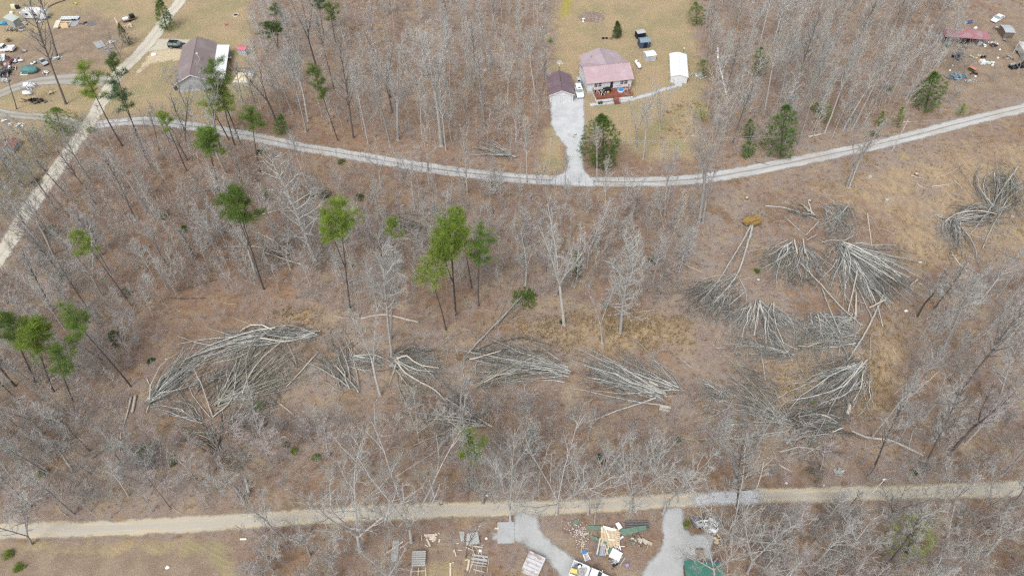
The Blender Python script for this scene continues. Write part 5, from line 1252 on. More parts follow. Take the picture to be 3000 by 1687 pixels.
log('crooked pale pole running down the straw strip', ((2190, 846), (2187, 923), (2192, 969)), .10, 'pale', .1, .05)
log('heavy grey trunk lying along the straw strip', ((2219, 746), (2180, 830), (2119, 930)), .20, 'grey', .4, .14, 'the heavy grey trunk of the straw strip')
log('long twisted grey trunk ending near the dirt road', ((2140, 1084), (2178, 1100), (2242, 1110), (2321, 1146)), .20, 'grey', 0, .26, 'the long twisted grey trunk')
log('upright pale pole above the end of the long twisted grey trunk', ((2298, 1079), (2285, 1123)), .10, 'pale')
log('short grey log on litter beside the scattered forked debris', ((1959, 1170), (1989, 1185)), .16, 'grey')
log('long pale tapering pole in the straw clearing beside the great fan', ((2181, 537), (2187, 580), (2193, 624)), .15, 'pale', r1=.09, mark='the pale pole of the straw clearing')
log('curved pale log under the pale crosswise limb heap', ((2393, 636), (2408, 660), (2431, 682)), .17, 'pale', r1=.12)
log('grey log angled between the heap of split ends and smaller brush fan', ((1972, 545), (2025, 593)), .12, 'grey')
log('long grey trunk reaching toward the heap of split pale ends', ((1924, 520), (1985, 528), (2060, 557)), .15, 'grey', .1, .1)
log('pale bent log below the long grey trunk', ((2061, 557), (2045, 575), (2025, 594)), .13, 'pale', .2, .1)
log('pale log beside the hanging brush tail', ((2405, 583), (2440, 590), (2474, 603)), .12, 'pale')
log('thin grey log toward the bushy crown at the outer edge', ((2465, 598), (2556, 585)), .08, 'grey')
log('bent pale limb arching in the upper straw clearing', ((2354, 448), (2400, 430), (2428, 400)), .08, 'pale', 0, .05)
log('upper of two twin pale logs in the straw clearing', ((2342, 471), (2395, 464)), .13, 'pale')
log('lower of two twin pale logs in the straw clearing', ((2345, 476), (2380, 470)), .12, 'grey')
log('short pale log slanting near the twin pale logs', ((2397, 452), (2420, 474)), .13, 'pale')
log('short stout log by the dark stump of the straw clearing', ((2290, 443), (2318, 450)), .14, 'pale')
log('crooked small log below the dark stump of the straw clearing', ((2305, 462), (2328, 478)), .1, 'pale')
log('pale sawn log at the side of the great fan', ((2288, 720), (2310, 702)), .17, 'pale', 0, .17)
log('stubby pale log next to the sawn log by the great fan', ((2310, 712), (2322, 720)), .15, 'pale')
log('grey trunk fallen through the middle wood near the reddish slash', ((1023, 600), (1058, 615), (1089, 632)), .14, 'grey')
log('thin trunk fallen toward the central pine clump', ((1089, 545), (1140, 576)), .11, 'dark')
log('pale pole crossing the grey trunk near the reddish slash', ((1058, 597), (1108, 652)), .11, 'pale')
log('pale log on the litter near the uprooted twin trunks', ((1724, 667), (1768, 687)), .11, 'pale')
log('pale barkless log on the bank above the gravel road', ((2033, 346), (2066, 339)), .2, 'pale', r1=.16)
log('crooked pale limb on the lawn edge near the far wood corner', ((1754, 344), (1731, 343), (1719, 362)), .1, 'pale', 0, .06)
log('snapped pale limb end by the low bright young cedar', ((1868, 375), (1884, 402)), .11, 'pale')
log('thin brown branch lying by the low bright young cedar', ((1900, 408), (1935, 416)), .08, 'dark')
log('long pale pole on the lower slope under leaning trunks', ((130, 1110), (160, 1150), (184, 1186)), .12, 'pale', 0, .16)
log('dark rotten log on the lower slope', ((283, 1120), (232, 1153)), .17, 'dark')
log('pale stem rising among debris on the lower slope', ((306, 1085), (301, 1138)), .13, 'pale')
log('thin straight stick-like log on open litter of the lower slope', ((403, 1118), (408, 1184)), .08, 'pale')
log('long thin pole slanting above the dirt road', ((1102, 1133), (1050, 1164), (994, 1199)), .09, 'pale', 0, .06)
log('thin pale pole above the short bright roadside pine', ((880, 1185), (942, 1128)), .08, 'pale')
log('pale pole by the big spreading tree base', ((1007, 1379), (1045, 1352)), .11, 'pale')
log('reddish log near the fork of dark scrub beyond the gravel road', ((870, 885), (905, 860)), .12, 'dark')
log('grey log beside brush at the wood edge pole', ((2250, 990), (2290, 955)), .08, 'pale')
log('short pale log in the litter by the straw strip', ((2243, 875), (2262, 905)), .10, 'pale')
log('thin pale pole in the litter beside the tangle between the fans', ((1925, 960), (1910, 870)), .08, 'pale', .3)
log('pale log in front of the drooping white-barked spray', ((1770, 740), (1730, 715)), .10, 'pale')
log('white limb across the lower wood by the dirt road', ((2370, 1165), (2405, 1155)), .1, 'pale')
for px, py, r, lab in ((2305, 440, .5, 'dark ringed stump in the upper straw clearing'), (2545, 501 + 45, .4, 'grey stump at the outer clearing edge'), (2028 + 8, 507, .45, 'hollow pale-rimmed stump by the heap of split pale ends'),
                       (2230, 505, .5, 'round grey boulder-like stump in the straw'), (2188, 476 - 30, .45, 'flat grey stump below the gravel road'), (1878, 500, .45, 'low pale stump above the uprooted twin trunks'), (1110, 1265, .3, 'small cut stump on the dirt road verge')):
    b = at(*v(px, py)); m = MB(); m.cyl((0, 0, -.05), (0, 0, .38), r * 1.15, r * .85, 14); t = m.build('tree_stump', M_LOG if 'grey' in lab else M_LOG_DARK)
    t.location = b; tag(t, lab, 'stump'); k = MB().cyl((0, 0, .381), (0, 0, .40), r * .72, r * .7, 14).build('cut_face', M_LOG_PALE, t)
# loose slash between the piles: past counting
sl = Segs(); ql = random.Random(55); sl_t = []
SLASH = [(VP((1760, 560), (1900, 520), (2100, 500), (2290, 640), (2280, 760), (2200, 900), (2180, 1060), (2080, 1150), (1930, 1130), (1780, 1000), (1800, 860), (1730, 780)), 520), (VP((380, 1020), (500, 860), (800, 820), (1440, 870), (1730, 960), (1740, 1030), (1440, 960), (1260, 1090), (1000, 1020), (720, 990), (560, 1150), (440, 1110)), 420), (VP((2330, 470), (2560, 400), (2576, 640), (2360, 650)), 110), (VP((560, 540), (1150, 520), (1150, 690), (560, 700)), 170)]
for poly, n in SLASH:
    for p in scatter(poly, n, ql):
        a = ql.uniform(0, 3.14); L = ql.choice((1, 1.5, 2.2, 3.5, 5)) * ql.uniform(.7, 1.3); r = ql.uniform(.025, .06); d = Vector((math.cos(a), math.sin(a), ql.uniform(-.02, .12)))
        b = branch_pts(Vector((p.x, p.y, .1)), d, L, 4, 0.0, 0.12, ql); b = [Vector((w.x, w.y, min(max(.04, w.z), .6))) for w in b]; sl.chain(b, r, r * .4)
        for _ in range(4):
            p2, d2 = lerp_chain(b, ql.uniform(.3, 1)); d2 = rot_dir(d2, ql.uniform(.3, .8), ql.uniform(0, 6.28)); e = p2 + d2 * ql.uniform(.4, 1.4); e.z = max(.03, e.z); sl.seg(p2, e, r * .4, .008)
me = sl.mesh('loose_slash', 4); me.attributes.new('tone', 'FLOAT', 'POINT').data.foreach_set('value', np.repeat(nrg.uniform(.5, 1.25, len(me.vertices) // 8), 8).astype(np.float32))
tag(link('loose_slash', me, M_BRUSH), 'loose grey branches strewn between the brush piles', 'slash', kind='stuff')
# ------------------------------------------------------------------ houses, sheds, poles
def paint(name, c, rough=0.6, **k): return mat(name, c, tuple(x * 0.9 for x in c), rough, scale=0.8, **k)
def ribbed(name, c, freq, axis='X', rough=0.4, metal=0.0, wear=None, depth=0.25):
    """sheet metal or lap siding: fine parallel lines along one axis plus patchy weathering"""
    m = mat(name, c, tuple(x * 0.88 for x in c), rough, metal, scale=0.5, c3=wear, scale2=0.35); t = m.node_tree; p = t.nodes['Principled BSDF']
    tc = node(t, 'ShaderNodeTexCoord'); w = node(t, 'ShaderNodeTexWave', Scale=freq, Distortion=0.0); w.bands_direction = axis
    t.links.new(tc.outputs['Object'], w.inputs['Vector'])
    b = node(t, 'ShaderNodeBump', Strength=depth, Distance=0.04); t.links.new(w.outputs['Fac'], b.inputs['Height']); t.links.new(b.outputs[0], p.inputs['Normal'])
    lk = p.inputs['Base Color'].links[0].from_socket
    mx = node(t, 'ShaderNodeMix', data_type='RGBA', blend_type='MULTIPLY'); mx.inputs[0].default_value = 0.16
    t.links.new(lk, mx.inputs[6]); t.links.new(w.outputs['Color'], mx.inputs[7]); t.links.new(mx.outputs[2], p.inputs['Base Color'])
    return m
M_WHITE = paint('white_paint', (0.78, 0.79, 0.80)); M_SIDING = ribbed('white_siding', (0.76, 0.77, 0.79), 2.2, 'Z', 0.6)
M_GREYSIDE = ribbed('grey_siding', (0.43, 0.45, 0.475), 2.2, 'Z', 0.7)
M_PINKROOF = ribbed('faded_pink_roof', (0.46, 0.335, 0.365), 1.3, 'X', 0.45, wear=(0.47, 0.375, 0.395)); M_MAUVE = ribbed('mauve_roof', (0.40, 0.32, 0.35), 1.3, 'Y', 0.5, wear=(0.42, 0.35, 0.375))
M_PLUM = ribbed('plum_roof', (0.185, 0.128, 0.150), 1.3, 'Y', 0.5, wear=(0.22, 0.165, 0.185)); M_SHINGLE = mat('brown_shingles', (0.235, 0.19, 0.19), (0.195, 0.158, 0.158), 0.9, scale=5, c3=(0.255, 0.215, 0.215), scale2=0.25)
M_WHITEMETAL = ribbed('white_metal_roof', (0.80, 0.82, 0.83), 1.2, 'X', 0.4, wear=(0.76, 0.79, 0.80)); M_GLASS = mat('dark_glass', (0.035, 0.045, 0.055), (0.025, 0.03, 0.04), 0.12, spec=0.5)
M_BLOCK = paint('grey_block', (0.46, 0.48, 0.50), 0.9); M_DECK = mat('red_deck_stain', (0.215, 0.072, 0.048), (0.16, 0.056, 0.04), 0.6, scale=2.5, stretch=(1, 8, 1), c3=(0.33, 0.13, 0.085))
M_SLATE = ribbed('slate_blue_panels', (0.060, 0.105, 0.155), 1.8, 'X', 0.5); M_SLATEROOF = paint('blue_grey_roof', (0.20, 0.265, 0.33), 0.6); M_NAVY = paint('navy_panels', (0.014, 0.018, 0.034), 0.45)
M_SILVER = paint('silver_grey', (0.42, 0.44, 0.46), 0.45); M_BLACK = paint('black_plastic', (0.016, 0.016, 0.018), 0.5); M_CREAM = paint('cream_paint', (0.74, 0.66, 0.52)); M_REDROOF = paint('red_metal', (0.52, 0.10, 0.15), 0.45)
M_DOORW = ribbed('garage_door_white', (0.70, 0.72, 0.745), 1.6, 'Z', 0.5); M_GREYWOOD = mat('silvered_boards', (0.42, 0.42, 0.405), (0.33, 0.33, 0.32), 0.9, scale=1.5, stretch=(1, 8, 1)); M_STEEL = paint('galvanised_steel', (0.45, 0.46, 0.47), 0.4, metal=0.4)
M_BLUE = paint('blue_plastic', (0.06, 0.22, 0.46), 0.5); M_POLE = mat('utility_pole_wood', (0.50, 0.485, 0.46), (0.40, 0.39, 0.37), 0.9, stretch=(4, 4, .5))

def frame(p_left, p_right):
    """base corner and heading from the two ends of a front wall, given as photo points"""
    a, b = at(*p_left), at(*p_right); d = b - a
    return a, math.atan2(d.y, d.x), d.length
def gable_walls(m, x0, x1, y0, y1, z0, zw, rise, axis):
    if axis == 'x':
        ym = (y0 + y1) / 2
        m.add([(x0, y0, z0), (x1, y0, z0), (x1, y1, z0), (x0, y1, z0), (x0, y0, zw), (x1, y0, zw), (x1, y1, zw), (x0, y1, zw), (x0, ym, zw + rise), (x1, ym, zw + rise)],
              [(0, 1, 5, 4), (2, 3, 7, 6), (1, 2, 6, 9, 5), (3, 0, 4, 8, 7)])
    else:
        xm = (x0 + x1) / 2
        m.add([(x0, y0, z0), (x1, y0, z0), (x1, y1, z0), (x0, y1, z0), (x0, y0, zw), (x1, y0, zw), (x1, y1, zw), (x0, y1, zw), (xm, y0, zw + rise), (xm, y1, zw + rise)],
              [(1, 2, 6, 5), (3, 0, 4, 7), (0, 1, 5, 8, 4), (2, 3, 7, 9, 6)])
    return m
def gable_roof(m, x0, x1, y0, y1, zw, rise, axis, ov, t=0.12, both=(1, 1)):
    """two slabs, a touch above the walls"""
    e = 0.03
    def slab(P):
        n = (Vector(P[1]) - Vector(P[0])).cross(Vector(P[3]) - Vector(P[0])).normalized()
        if n.z < 0: n = -n
        m.add([Vector(p) + n * e for p in P] + [Vector(p) + n * (e + t) for p in P], [(3, 2, 1, 0), (4, 5, 6, 7), (0, 1, 5, 4), (1, 2, 6, 5), (2, 3, 7, 6), (3, 0, 4, 7)])
    if axis == 'x':
        ym = (y0 + y1) / 2; s = rise / (ym - y0); d = s * ov
        slab([(x0 - ov, y0 - ov, zw - d), (x1 + ov, y0 - ov, zw - d), (x1 + ov, ym, zw + rise), (x0 - ov, ym, zw + rise)])
        slab([(x1 + ov, y1 + ov, zw - d), (x0 - ov, y1 + ov, zw - d), (x0 - ov, ym, zw + rise), (x1 + ov, ym, zw + rise)])
    else:
        xm = (x0 + x1) / 2; s = rise / (xm - x0); d = s * ov
        slab([(x0 - ov, y0 - ov * both[0], zw - d), (xm, y0 - ov * both[0], zw + rise), (xm, y1 + ov * both[1], zw + rise), (x0 - ov, y1 + ov * both[1], zw - d)])
        slab([(x1 + ov, y1 + ov * both[1], zw - d), (xm, y1 + ov * both[1], zw + rise), (xm, y0 - ov * both[0], zw + rise), (x1 + ov, y0 - ov * both[0], zw - d)])
    return m
def window(parent, x, y, z, w, h, d, nx=2, ny=2):
    """glass with a white frame and bars on a wall facing -y"""
    f = MB(); t = 0.07
    f.box(x - t, x + w + t, y - 0.05, y - 0.004, z - t, z).box(x - t, x + w + t, y - 0.05, y - 0.004, z + h, z + h + t).box(x - t, x, y - 0.05, y - 0.004, z, z + h).box(x + w, x + w + t, y - 0.05, y - 0.004, z, z + h)
    for i in range(1, nx): f.box(x + w * i / nx - .025, x + w * i / nx + .025, y - 0.045, y - .021, z, z + h)
    for i in range(1, ny): f.box(x, x + w, y - 0.044, y - .022, z + h * i / ny - .025, z + h * i / ny + .025)
    o = MB().box(x, x + w, y - 0.02, y - 0.006, z, z + h).build('window', M_GLASS, parent)
    f.build('frame', M_WHITE, o); return o

# ---- the white house with the pink roof
hx = crop(1580, 140, 2548 / 320)
a, rz, wd = frame(hx(1112, 1072), hx(2128, 962))
H1 = thing('white_house', 'white house with faded pink metal roof and red front deck', 'house', a, rz, None, 'the white house')
landmark('the white house', *(a + Vector((6, 4, 0)))[:2])
dp = 9.0; zw = 3.3; rise = 1.75
MB().box(-.03, wd + .03, -.03, dp + .03, 0, .75).build('foundation', M_BLOCK, H1)
gable_walls(MB(), 0, wd, 0, dp, .75, zw, rise, 'x').build('wall', M_SIDING, H1)
gable_roof(MB(), 0, wd, 0, dp, zw, rise, 'x', 0.45).build('roof', M_PINKROOF, H1)
wx0, wx1 = wd * 0.10, wd * 0.955
r2 = rise * 0.98
gable_walls(MB(), wx0, wx1, dp, dp + 3.6, 0, zw, r2 * 0.96, 'y').build('rear_wall', M_SIDING, H1)
m = MB(); gable_roof(m, wx0, wx1, dp * 0.5 + .35, dp + 3.6, zw + .02, r2, 'y', 0.4, both=(0, 1)).build('rear_roof', M_MAUVE, H1)
MB().cyl((wx0 + 2.2, dp + 1.2, zw + .6), (wx0 + 2.2, dp + 1.2, zw + 1.35), .07).build('vent_pipe', M_BLACK, H1)
for x in (1.95, 3.05, wd - 3.0, wd - 1.9): window(H1, x - .12, 0, 1.75, .85, 1.15, 0)
dr = MB().box(6.15, 7.0, -.05, -.006, .95, 2.95).build('door', M_GLASS, H1); MB().box(6.05, 6.14, -.07, -.004, .9, 3.03).box(7.01, 7.1, -.07, -.004, .9, 3.03).box(6.14, 7.01, -.07, -.004, 2.96, 3.05).build('frame', M_WHITE, dr)
MB().box(.55, .95, -.03, -.004, 2.2, 2.5).build('wall_lamp', M_WHITE, H1)
dk0, dk1, dy = 1.45, wd - .75, -4.3
m = MB()
for i in range(30): x = dk0 + (dk1 - dk0) * i / 30; m.box(x + .006, x + (dk1 - dk0) / 30 - .006, dy, -.06, .78, .86)
deck = m.build('deck', M_DECK, H1)
MB().box(dk0 - .04, dk1 + .04, dy - .05, dy + .01, .04, .74).box(dk0 - .05, dk0 - .005, dy + .011, -.06, .04, .74).box(dk1 + .005, dk1 + .05, dy + .011, -.06, .04, .74).build('skirting', M_SIDING, H1)
m = MB()
sx0, sx1 = 6.0, 7.35
for i in range(6): m.box(sx0, sx1, dy - .3 - .3 * i, dy - .02 - .3 * i if i else dy - .06, .70 - .13 * i, .76 - .13 * i)
for x in (sx0 - .06, sx1): m.bar((x + .03, dy - .08, .66), (x + .03, dy - 1.95, .05), .06, .22)
for x in (sx0 - .05, sx1 + .05): m.bar((x, dy - .1, 1.65), (x, dy - 1.9, .95), .06, .08).bar((x, dy - .1, .8), (x, dy - .1, 1.65), .08, .08).bar((x, dy - 1.9, 0), (x, dy - 1.9, .95), .08, .08)
m.build('stairs', M_DECK, H1)
m = MB()
for (xa, ya), (xb, yb) in (((dk0, -.1), (dk0, dy)), ((dk0, dy), (sx0 - .1, dy)), ((sx1 + .1, dy), (dk1, dy)), ((dk1, dy), (dk1, -.1))):
    A, B = Vector((xa, ya, 0)), Vector((xb, yb, 0)); n = max(2, int((B - A).length / 1.6)); dd_ = (B - A).normalized() * .05
    m.bar(A + dd_ + Vector((0, 0, 1.72)), B - dd_ + Vector((0, 0, 1.72)), .09, .05)
    for i in range(n + 1): P = A.lerp(B, min(.985, max(.015, i / n))); m.bar(P + Vector((0, 0, .87)), P + Vector((0, 0, 1.69)), .09, .09)
m.build('railing', M_DECK, H1)
def on(parent_o, rz, x, y, z=0.0): return parent_o + Vector((x * math.cos(rz) - y * math.sin(rz), x * math.sin(rz) + y * math.cos(rz), z))
def chair(p, rz, label, frame_m, seat_m):
    t = thing('patio_chair', label, 'chair', p, rz, 'patio chairs on the red deck')
    MB().box(-.3, .3, -.28, .28, .40, .47).build('seat', seat_m, t); MB().bar((0, .27, .47), (0, .42, 1.0), .5, .05, 0).build('backrest', seat_m, t)
    m = MB()
    for x in (-.33, .33):
        m.bar((x, -.28, 0), (x, -.28, .64), .06, .06).bar((x, .3, 0), (x, .3, .64), .06, .06).bar((x, -.32, .66), (x, .34, .66), .09, .05)
    m.build('frame', frame_m, t)
for x, y, r, lab in ((2.1, -1.2, 2.2, 'white chair with dark cushion closest to the house window'), (3.0, -1.9, 0.3, 'white chair with dark cushion in the middle of the deck seats'), (3.9, -1.1, -1.0, 'white chair with dark cushion beside the black grill cover'),
                     (3.35, -3.0, 3.0, 'white chair with dark cushion by the deck front rail'), (3.95, -2.2, 2.6, 'white chair with dark cushion facing the deck stairs'), (dk1 - 1.15, -1.9, 2.6, 'pale slatted chair by the blue deck cover')):
    chair(on(a, rz, x, y, .865), rz + r, lab, M_WHITE, M_BLACK if 'dark' in lab else M_SILVER)
t = thing('covered_grill', 'black covered grill humped against the house wall', 'grill', on(a, rz, 5.15, -1.35, .865), rz); MB().loft([[(sx * w, sy * d, z) for sx, sy in ((-1, -1), (1, -1), (1, 1), (-1, 1))] for w, d, z in ((.85, .5, 0), (.85, .5, .8), (.75, .42, 1.15), (.4, .25, 1.35))]).build('cover', M_BLACK, t); MB().box(-.3, .3, -.75, -.52, .02, .5).build('yellow_bag', paint('yellow_bag', (.62, .50, .16)), t)
t = thing('deck_pool', 'small blue covered tub at the far end of the red deck', 'tub', on(a, rz, dk1 - 2.6, -1.7, .865), rz); MB().cyl((0, 0, 0), (0, 0, .42), .85, .9, 16).build('tub', M_WHITE, t); MB().cyl((0, 0, .425), (0, 0, .46), .8, .8, 16).build('cover', M_BLUE, t)
t = thing('deck_bench', 'grey bench against the wall under the far double window', 'bench', on(a, rz, dk1 - 2.9, -.45, .865), rz); MB().box(-.6, .6, -.22, .22, .40, .46).build('seat', M_SILVER, t); MB().box(-.6, .6, .2, .26, .5, .9).build('backrest', M_SILVER, t); MB().box(-.55, -.48, -.2, .2, 0, .4).box(.48, .55, -.2, .2, 0, .4).build('leg', M_SILVER, t)
for x, y, lab in ((2.0, dy - .75, 'black round planter before the deck skirting'), (2.65, dy - .7, 'small black planter next to the round one before the skirting')):
    t = thing('planter', lab, 'planter', on(a, rz, x, y), rz); MB().cyl((0, 0, 0), (0, 0, .35), .28, .38, 12).build('pot', M_BLACK, t); MB().blob((0, 0, .45), .32, 5, 10, (1, 1, .7), 2, .25).build('plant', M_NEEDLE['dark'], t)
t = thing('air_conditioner', 'grey outdoor air unit at the house end wall by the driveway', 'air unit', on(a, rz, -1.1, 4.6), rz); MB().box(-.5, .5, -.5, .5, .08, 1.0).build('case', M_SILVER, t); MB().cyl((0, 0, 1.003), (0, 0, 1.06), .40, .40, 16).build('fan_grille', M_BLACK, t); MB().box(-.7, .7, -.7, .7, 0, .08).build('base', M_BLOCK, t)
t = thing('chest_cooler', 'dark bin beside the outdoor air unit', 'bin', on(a, rz, -1.0, 3.2), rz); MB().box(-.5, .5, -.4, .4, 0, .6).build('box', M_SILVER, t); MB().box(-.53, .53, -.43, .43, .603, .70).build('lid', M_GLASS, t)

# ---- the garage
a, rz, wd = frame(hx(243, 1275), hx(782, 1262))
G1 = thing('garage', 'white two-door garage with plum coloured roof', 'garage', a, rz, None, 'the plum roofed garage')
L = 8.6; zw = 2.35; rise = 1.25
gable_walls(MB(), 0, wd, 0, L, 0, zw, rise, 'y').build('wall', M_SIDING, G1)
gable_roof(MB(), 0, wd, 0, L, zw, rise, 'y', 0.3).build('roof', M_PLUM, G1)
m = MB(); xm = wd / 2; s = rise / xm
m.bar((-.32, -.345, zw - .32 * s), (xm, -.345, zw + rise), .05, .16).bar((wd + .32, -.345, zw - .32 * s), (xm, -.345, zw + rise), .05, .16)
m.build('gable_trim', M_WHITE, G1)
for x in (wd * .09, wd * .54):
    w = wd * .375; d = MB().box(x, x + w, -.04, -.006, .03, 1.95).build('garage_door', M_DOORW, G1)
    MB().box(x - .07, x - .01, -.05, -.004, 0, 2.03).box(x + w + .01, x + w + .07, -.05, -.004, 0, 2.03).box(x - .01, x + w + .01, -.05, -.004, 1.96, 2.03).build('frame', M_SILVER, d)
p = on(a, rz, wd * .5, L + .5)
t = thing('antenna_mast', 'white television antenna on a mast behind the garage', 'antenna', p, rz); MB().cyl((0, 0, 0), (0, 0, 6.2), .05, .05, 8).build('mast', M_BLACK, t)
m = MB(); m.bar((0, -.9, 6.0), (0, .9, 6.0), .05, .05)
for i in range(7): m.bar((-.9 + .06 * i, -.8 + .26 * i, 6.04), (.9 - .06 * i, -.8 + .26 * i, 6.04), .035, .035)
m.box(-.08, .08, -.08, .08, 5.0, 5.95).build('aerial', M_WHITE, t)

# ---- sheds behind the white house
sx = crop(1820, 60, 2538 / 240)
def simple_shed(name, label, cat, pl, pr, dep, zw, rise, axis, wall, roof, ov=.1, mark=None, door=None, group=None, turn=0.0):
    a, rz, wd = frame(pl, pr); rz += turn; t = thing(name, label, cat, a, rz, group, mark)
    gable_walls(MB(), 0, wd, 0, dep, 0, zw, rise, axis).build('wall', wall, t); gable_roof(MB(), 0, wd, 0, dep, zw, rise, axis, ov, .06).build('roof', roof, t)
    if door:
        x0, x1, h, mm = door; MB().box(x0 * wd, x1 * wd, -.03, -.005, .02, h).build('door', mm, t)
    return t, a, rz, wd
t, a, rz, wd = simple_shed('cargo_trailer', 'navy black cargo trailer with pale roof on the back lawn', 'trailer', sx(492, 600), sx(745, 560), 2.0, 1.75, .12, 'x', M_NAVY, M_SILVER, .03, 'the navy cargo trailer')
for x in (.5, 1.0): w_ = MB().cyl((wd * .3 + x, -.16, .3), (wd * .3 + x, -.01, .3), .3, .3, 14).build('wheel', M_BLACK, t)
MB().bar((wd, 1.0, .35), (wd + 1.1, 1.0, .3), .1, .1).build('hitch', M_BLACK, t); MB().box(-.03, -.004, .2, 1.8, .2, 1.65).build('door', M_BLACK, t)
t, a, rz, wd = simple_shed('storage_shed', 'slate blue storage shed with blue grey roof', 'shed', sx(578, 885), sx(884, 852), 2.5, 1.9, .5, 'x', M_SLATE, M_SLATEROOF, .1, 'the slate blue shed', (.32, .72, 1.6, M_NAVY))
MB().box(wd * .72, wd * .84, -.04, -.005, 1.5, 1.65).build('sign_plate', M_SILVER, t)
t, a, rz, wd = simple_shed('storage_shed', 'small white metal shed between the propane tank and slate blue shed', 'shed', sx(772, 1298), sx(1058, 1255), 2.5, 1.75, .28, 'x', ribbed('pale_shed_metal', (0.56, 0.59, 0.62), 2.0, 'X', .5), M_WHITEMETAL, .12, 'the small white shed', (.1, .5, 1.6, M_SILVER))
t, a, rz, wd = simple_shed('long_workshop', 'long white workshop with white metal roof on the lawn', 'workshop', cA[2](1562, 817), cA[2](1717, 810), 11.0, 2.0, .55, 'y', M_SIDING, M_WHITEMETAL, .2, 'the long white workshop', (.35, .62, 1.7, M_DOORW), turn=R(-11))
MB().box(wd * .28, wd * .72, -1.6, -.05, 0, .12).build('step_slab', M_BLOCK, t)
for y in (2.5, 5.5, 8.5): MB().box(-.03, -.006, y, y + .9, .9, 1.6).build('window', M_GLASS, t)
MB().cyl((wd * .82, 11.35, 0), (wd * .82, 11.35, 3.6), .10, .10, 8).build('flue', M_LOG_DARK, t); MB().cyl((wd * .82, 11.35, 3.61), (wd * .82, 11.35, 3.85), .16, .16, 8).build('flue_cap', M_WHITE, t)
p = at(*sx(545, 1500)); q_ = at(*sx(640, 1640) if False else hx(2350, 505)); p = at(*hx(2300, 395), .6)
t = thing('propane_tank', 'long white propane tank standing on the lawn beside the house', 'tank', (p.x, p.y, 0), R(-77), None, 'the propane tank'); m = MB()
prof = [(-1.75, .03), (-1.7, .25), (-1.5, .47), (-1.2, .55), (1.2, .55), (1.5, .47), (1.7, .25), (1.75, .03)]
m.loft([[(x, r * math.cos(k * math.pi / 8), .75 + r * math.sin(k * math.pi / 8)) for k in range(16)] for x, r in prof]).build('tank', M_CREAM if False else M_WHITE, t, True)
MB().box(-1.1, -.9, -.45, .45, 0, .4).box(.9, 1.1, -.45, .45, 0, .4).build('cradle', M_BLOCK, t); MB().cyl((-.35, 0, 1.28), (-.35, 0, 1.45), .2, .2, 12).build('valve_cover', M_BLACK, t)
t = thing('flower_urn', 'pale stone urn beside the round bed on the back lawn', 'urn', at(*cA[2](702, 215)), 0); MB().cyl((0, 0, 0), (0, 0, .4), .3, .12, 12).cyl((0, 0, .4), (0, 0, .9), .15, .42, 12).build('urn', M_WHITE, t)
p = at(*cA[2](790, 172)); m = MB(); qq = random.Random(4)
edge_ = [qq.uniform(.86, 1.1) for _ in range(30)]; m.loft([[(4.1 * k * edge_[i] * math.cos(i * .2094), 3.1 * k * edge_[i] * math.sin(i * .2094), z) for i in range(30)] for k, z in ((1.02, 0), (.93, .09), (.5, .14))]); t = m.build('flower_bed', mat('bed_soil', (.245, .18, .145), (.165, .115, .09), .95, scale=2.2, c3=(.31, .26, .23), scale2=1.1)); t.location = p; tag(t, 'round bare flower bed of stones on the back lawn', 'flower bed'); landmark('the round flower bed', p.x, p.y)
m = MB()
for i in range(90):
    r_, an = 4.1 * math.sqrt(qq.random()), qq.uniform(0, 6.28); m.blob((r_ * math.cos(an), r_ * .8 * math.sin(an), .14), qq.uniform(.08, .22), 3, 6, (1, 1, .6), i, .2)
o = m.build('bed_stones', mat('bed_stones', (0.46, 0.39, 0.36), (0.25, 0.19, 0.17), .9, scale=1.5), t); o['kind'] = 'stuff'
for x, y, lab in ((900, 383, 'outer dark tyre planter on the back lawn'), (934, 383, 'dark tyre planter between the two others on the back lawn'), (976, 388, 'wider wire planter in the lawn planter row')):
    t = thing('tyre_planter', lab, 'planter', at(*cA[2](x, y)), 0); m = MB()
    ring = lambda R_, z: [(R_ * math.cos(k * .3927), R_ * math.sin(k * .3927), z) for k in range(16)]
    m.loft([ring(.38, 0), ring(.45, .12), ring(.38, .26), ring(.24, .26), ring(.24, .10)], True).build('tyre', M_BLACK if x < 950 else M_LOG_DARK, t)
# pennant line and bare garden bed frame
pts = [at(*v(1806, 112), 6), at(*v(1806, 150), 3.5), at(*v(1815, 185), 3.4), at(*v(1822, 215), 2.6), at(*v(1830, 250), 2.0)]
t = thing('plastic_streamer', 'white torn plastic streamer hanging down through bare branches', 'streamer', at(*v(1832, 262)), 0, None, 'the white plastic streamer'); m = MB(); b0 = t.location
for i in range(len(pts) - 1):
    for k in range(5):
        A_ = pts[i].lerp(pts[i + 1], k / 5) - b0; B_ = pts[i].lerp(pts[i + 1], (k + qq.uniform(.5, .95)) / 5) - b0; m.bar(A_, B_, qq.uniform(.15, .5), .03, qq.uniform(0, 3))
m.build('strip', M_WHITE, t)
t = thing('raised_bed', 'thin wooden garden frame with dead stems beside the slate blue shed', 'raised bed', at(*sx(985, 680)), 0.1); MB().bar((-.8, -.9, .1), (-.8, .9, .1), .1, .15).bar((.8, -.9, .1), (.8, .9, .1), .1, .15).bar((-.74, .9, .1), (.74, .9, .1), .1, .15).bar((-.74, -.9, .1), (.74, -.9, .1), .1, .15).build('frame', M_LOG_PALE, t)
p = at(*cA[2](1835, 750)); t = thing('scrap_heap', 'scrap of pale boards and white bits beside the long workshop', 'scrap heap', p, .4); m = MB()
for i in range(16): m.bar((qq.uniform(-2.5, 2), qq.uniform(-1.8, 1.6), .1 + .02 * i), (qq.uniform(-2, 2.5), qq.uniform(-1.6, 1.8), .12 + .02 * i), qq.uniform(.1, .35), .04)
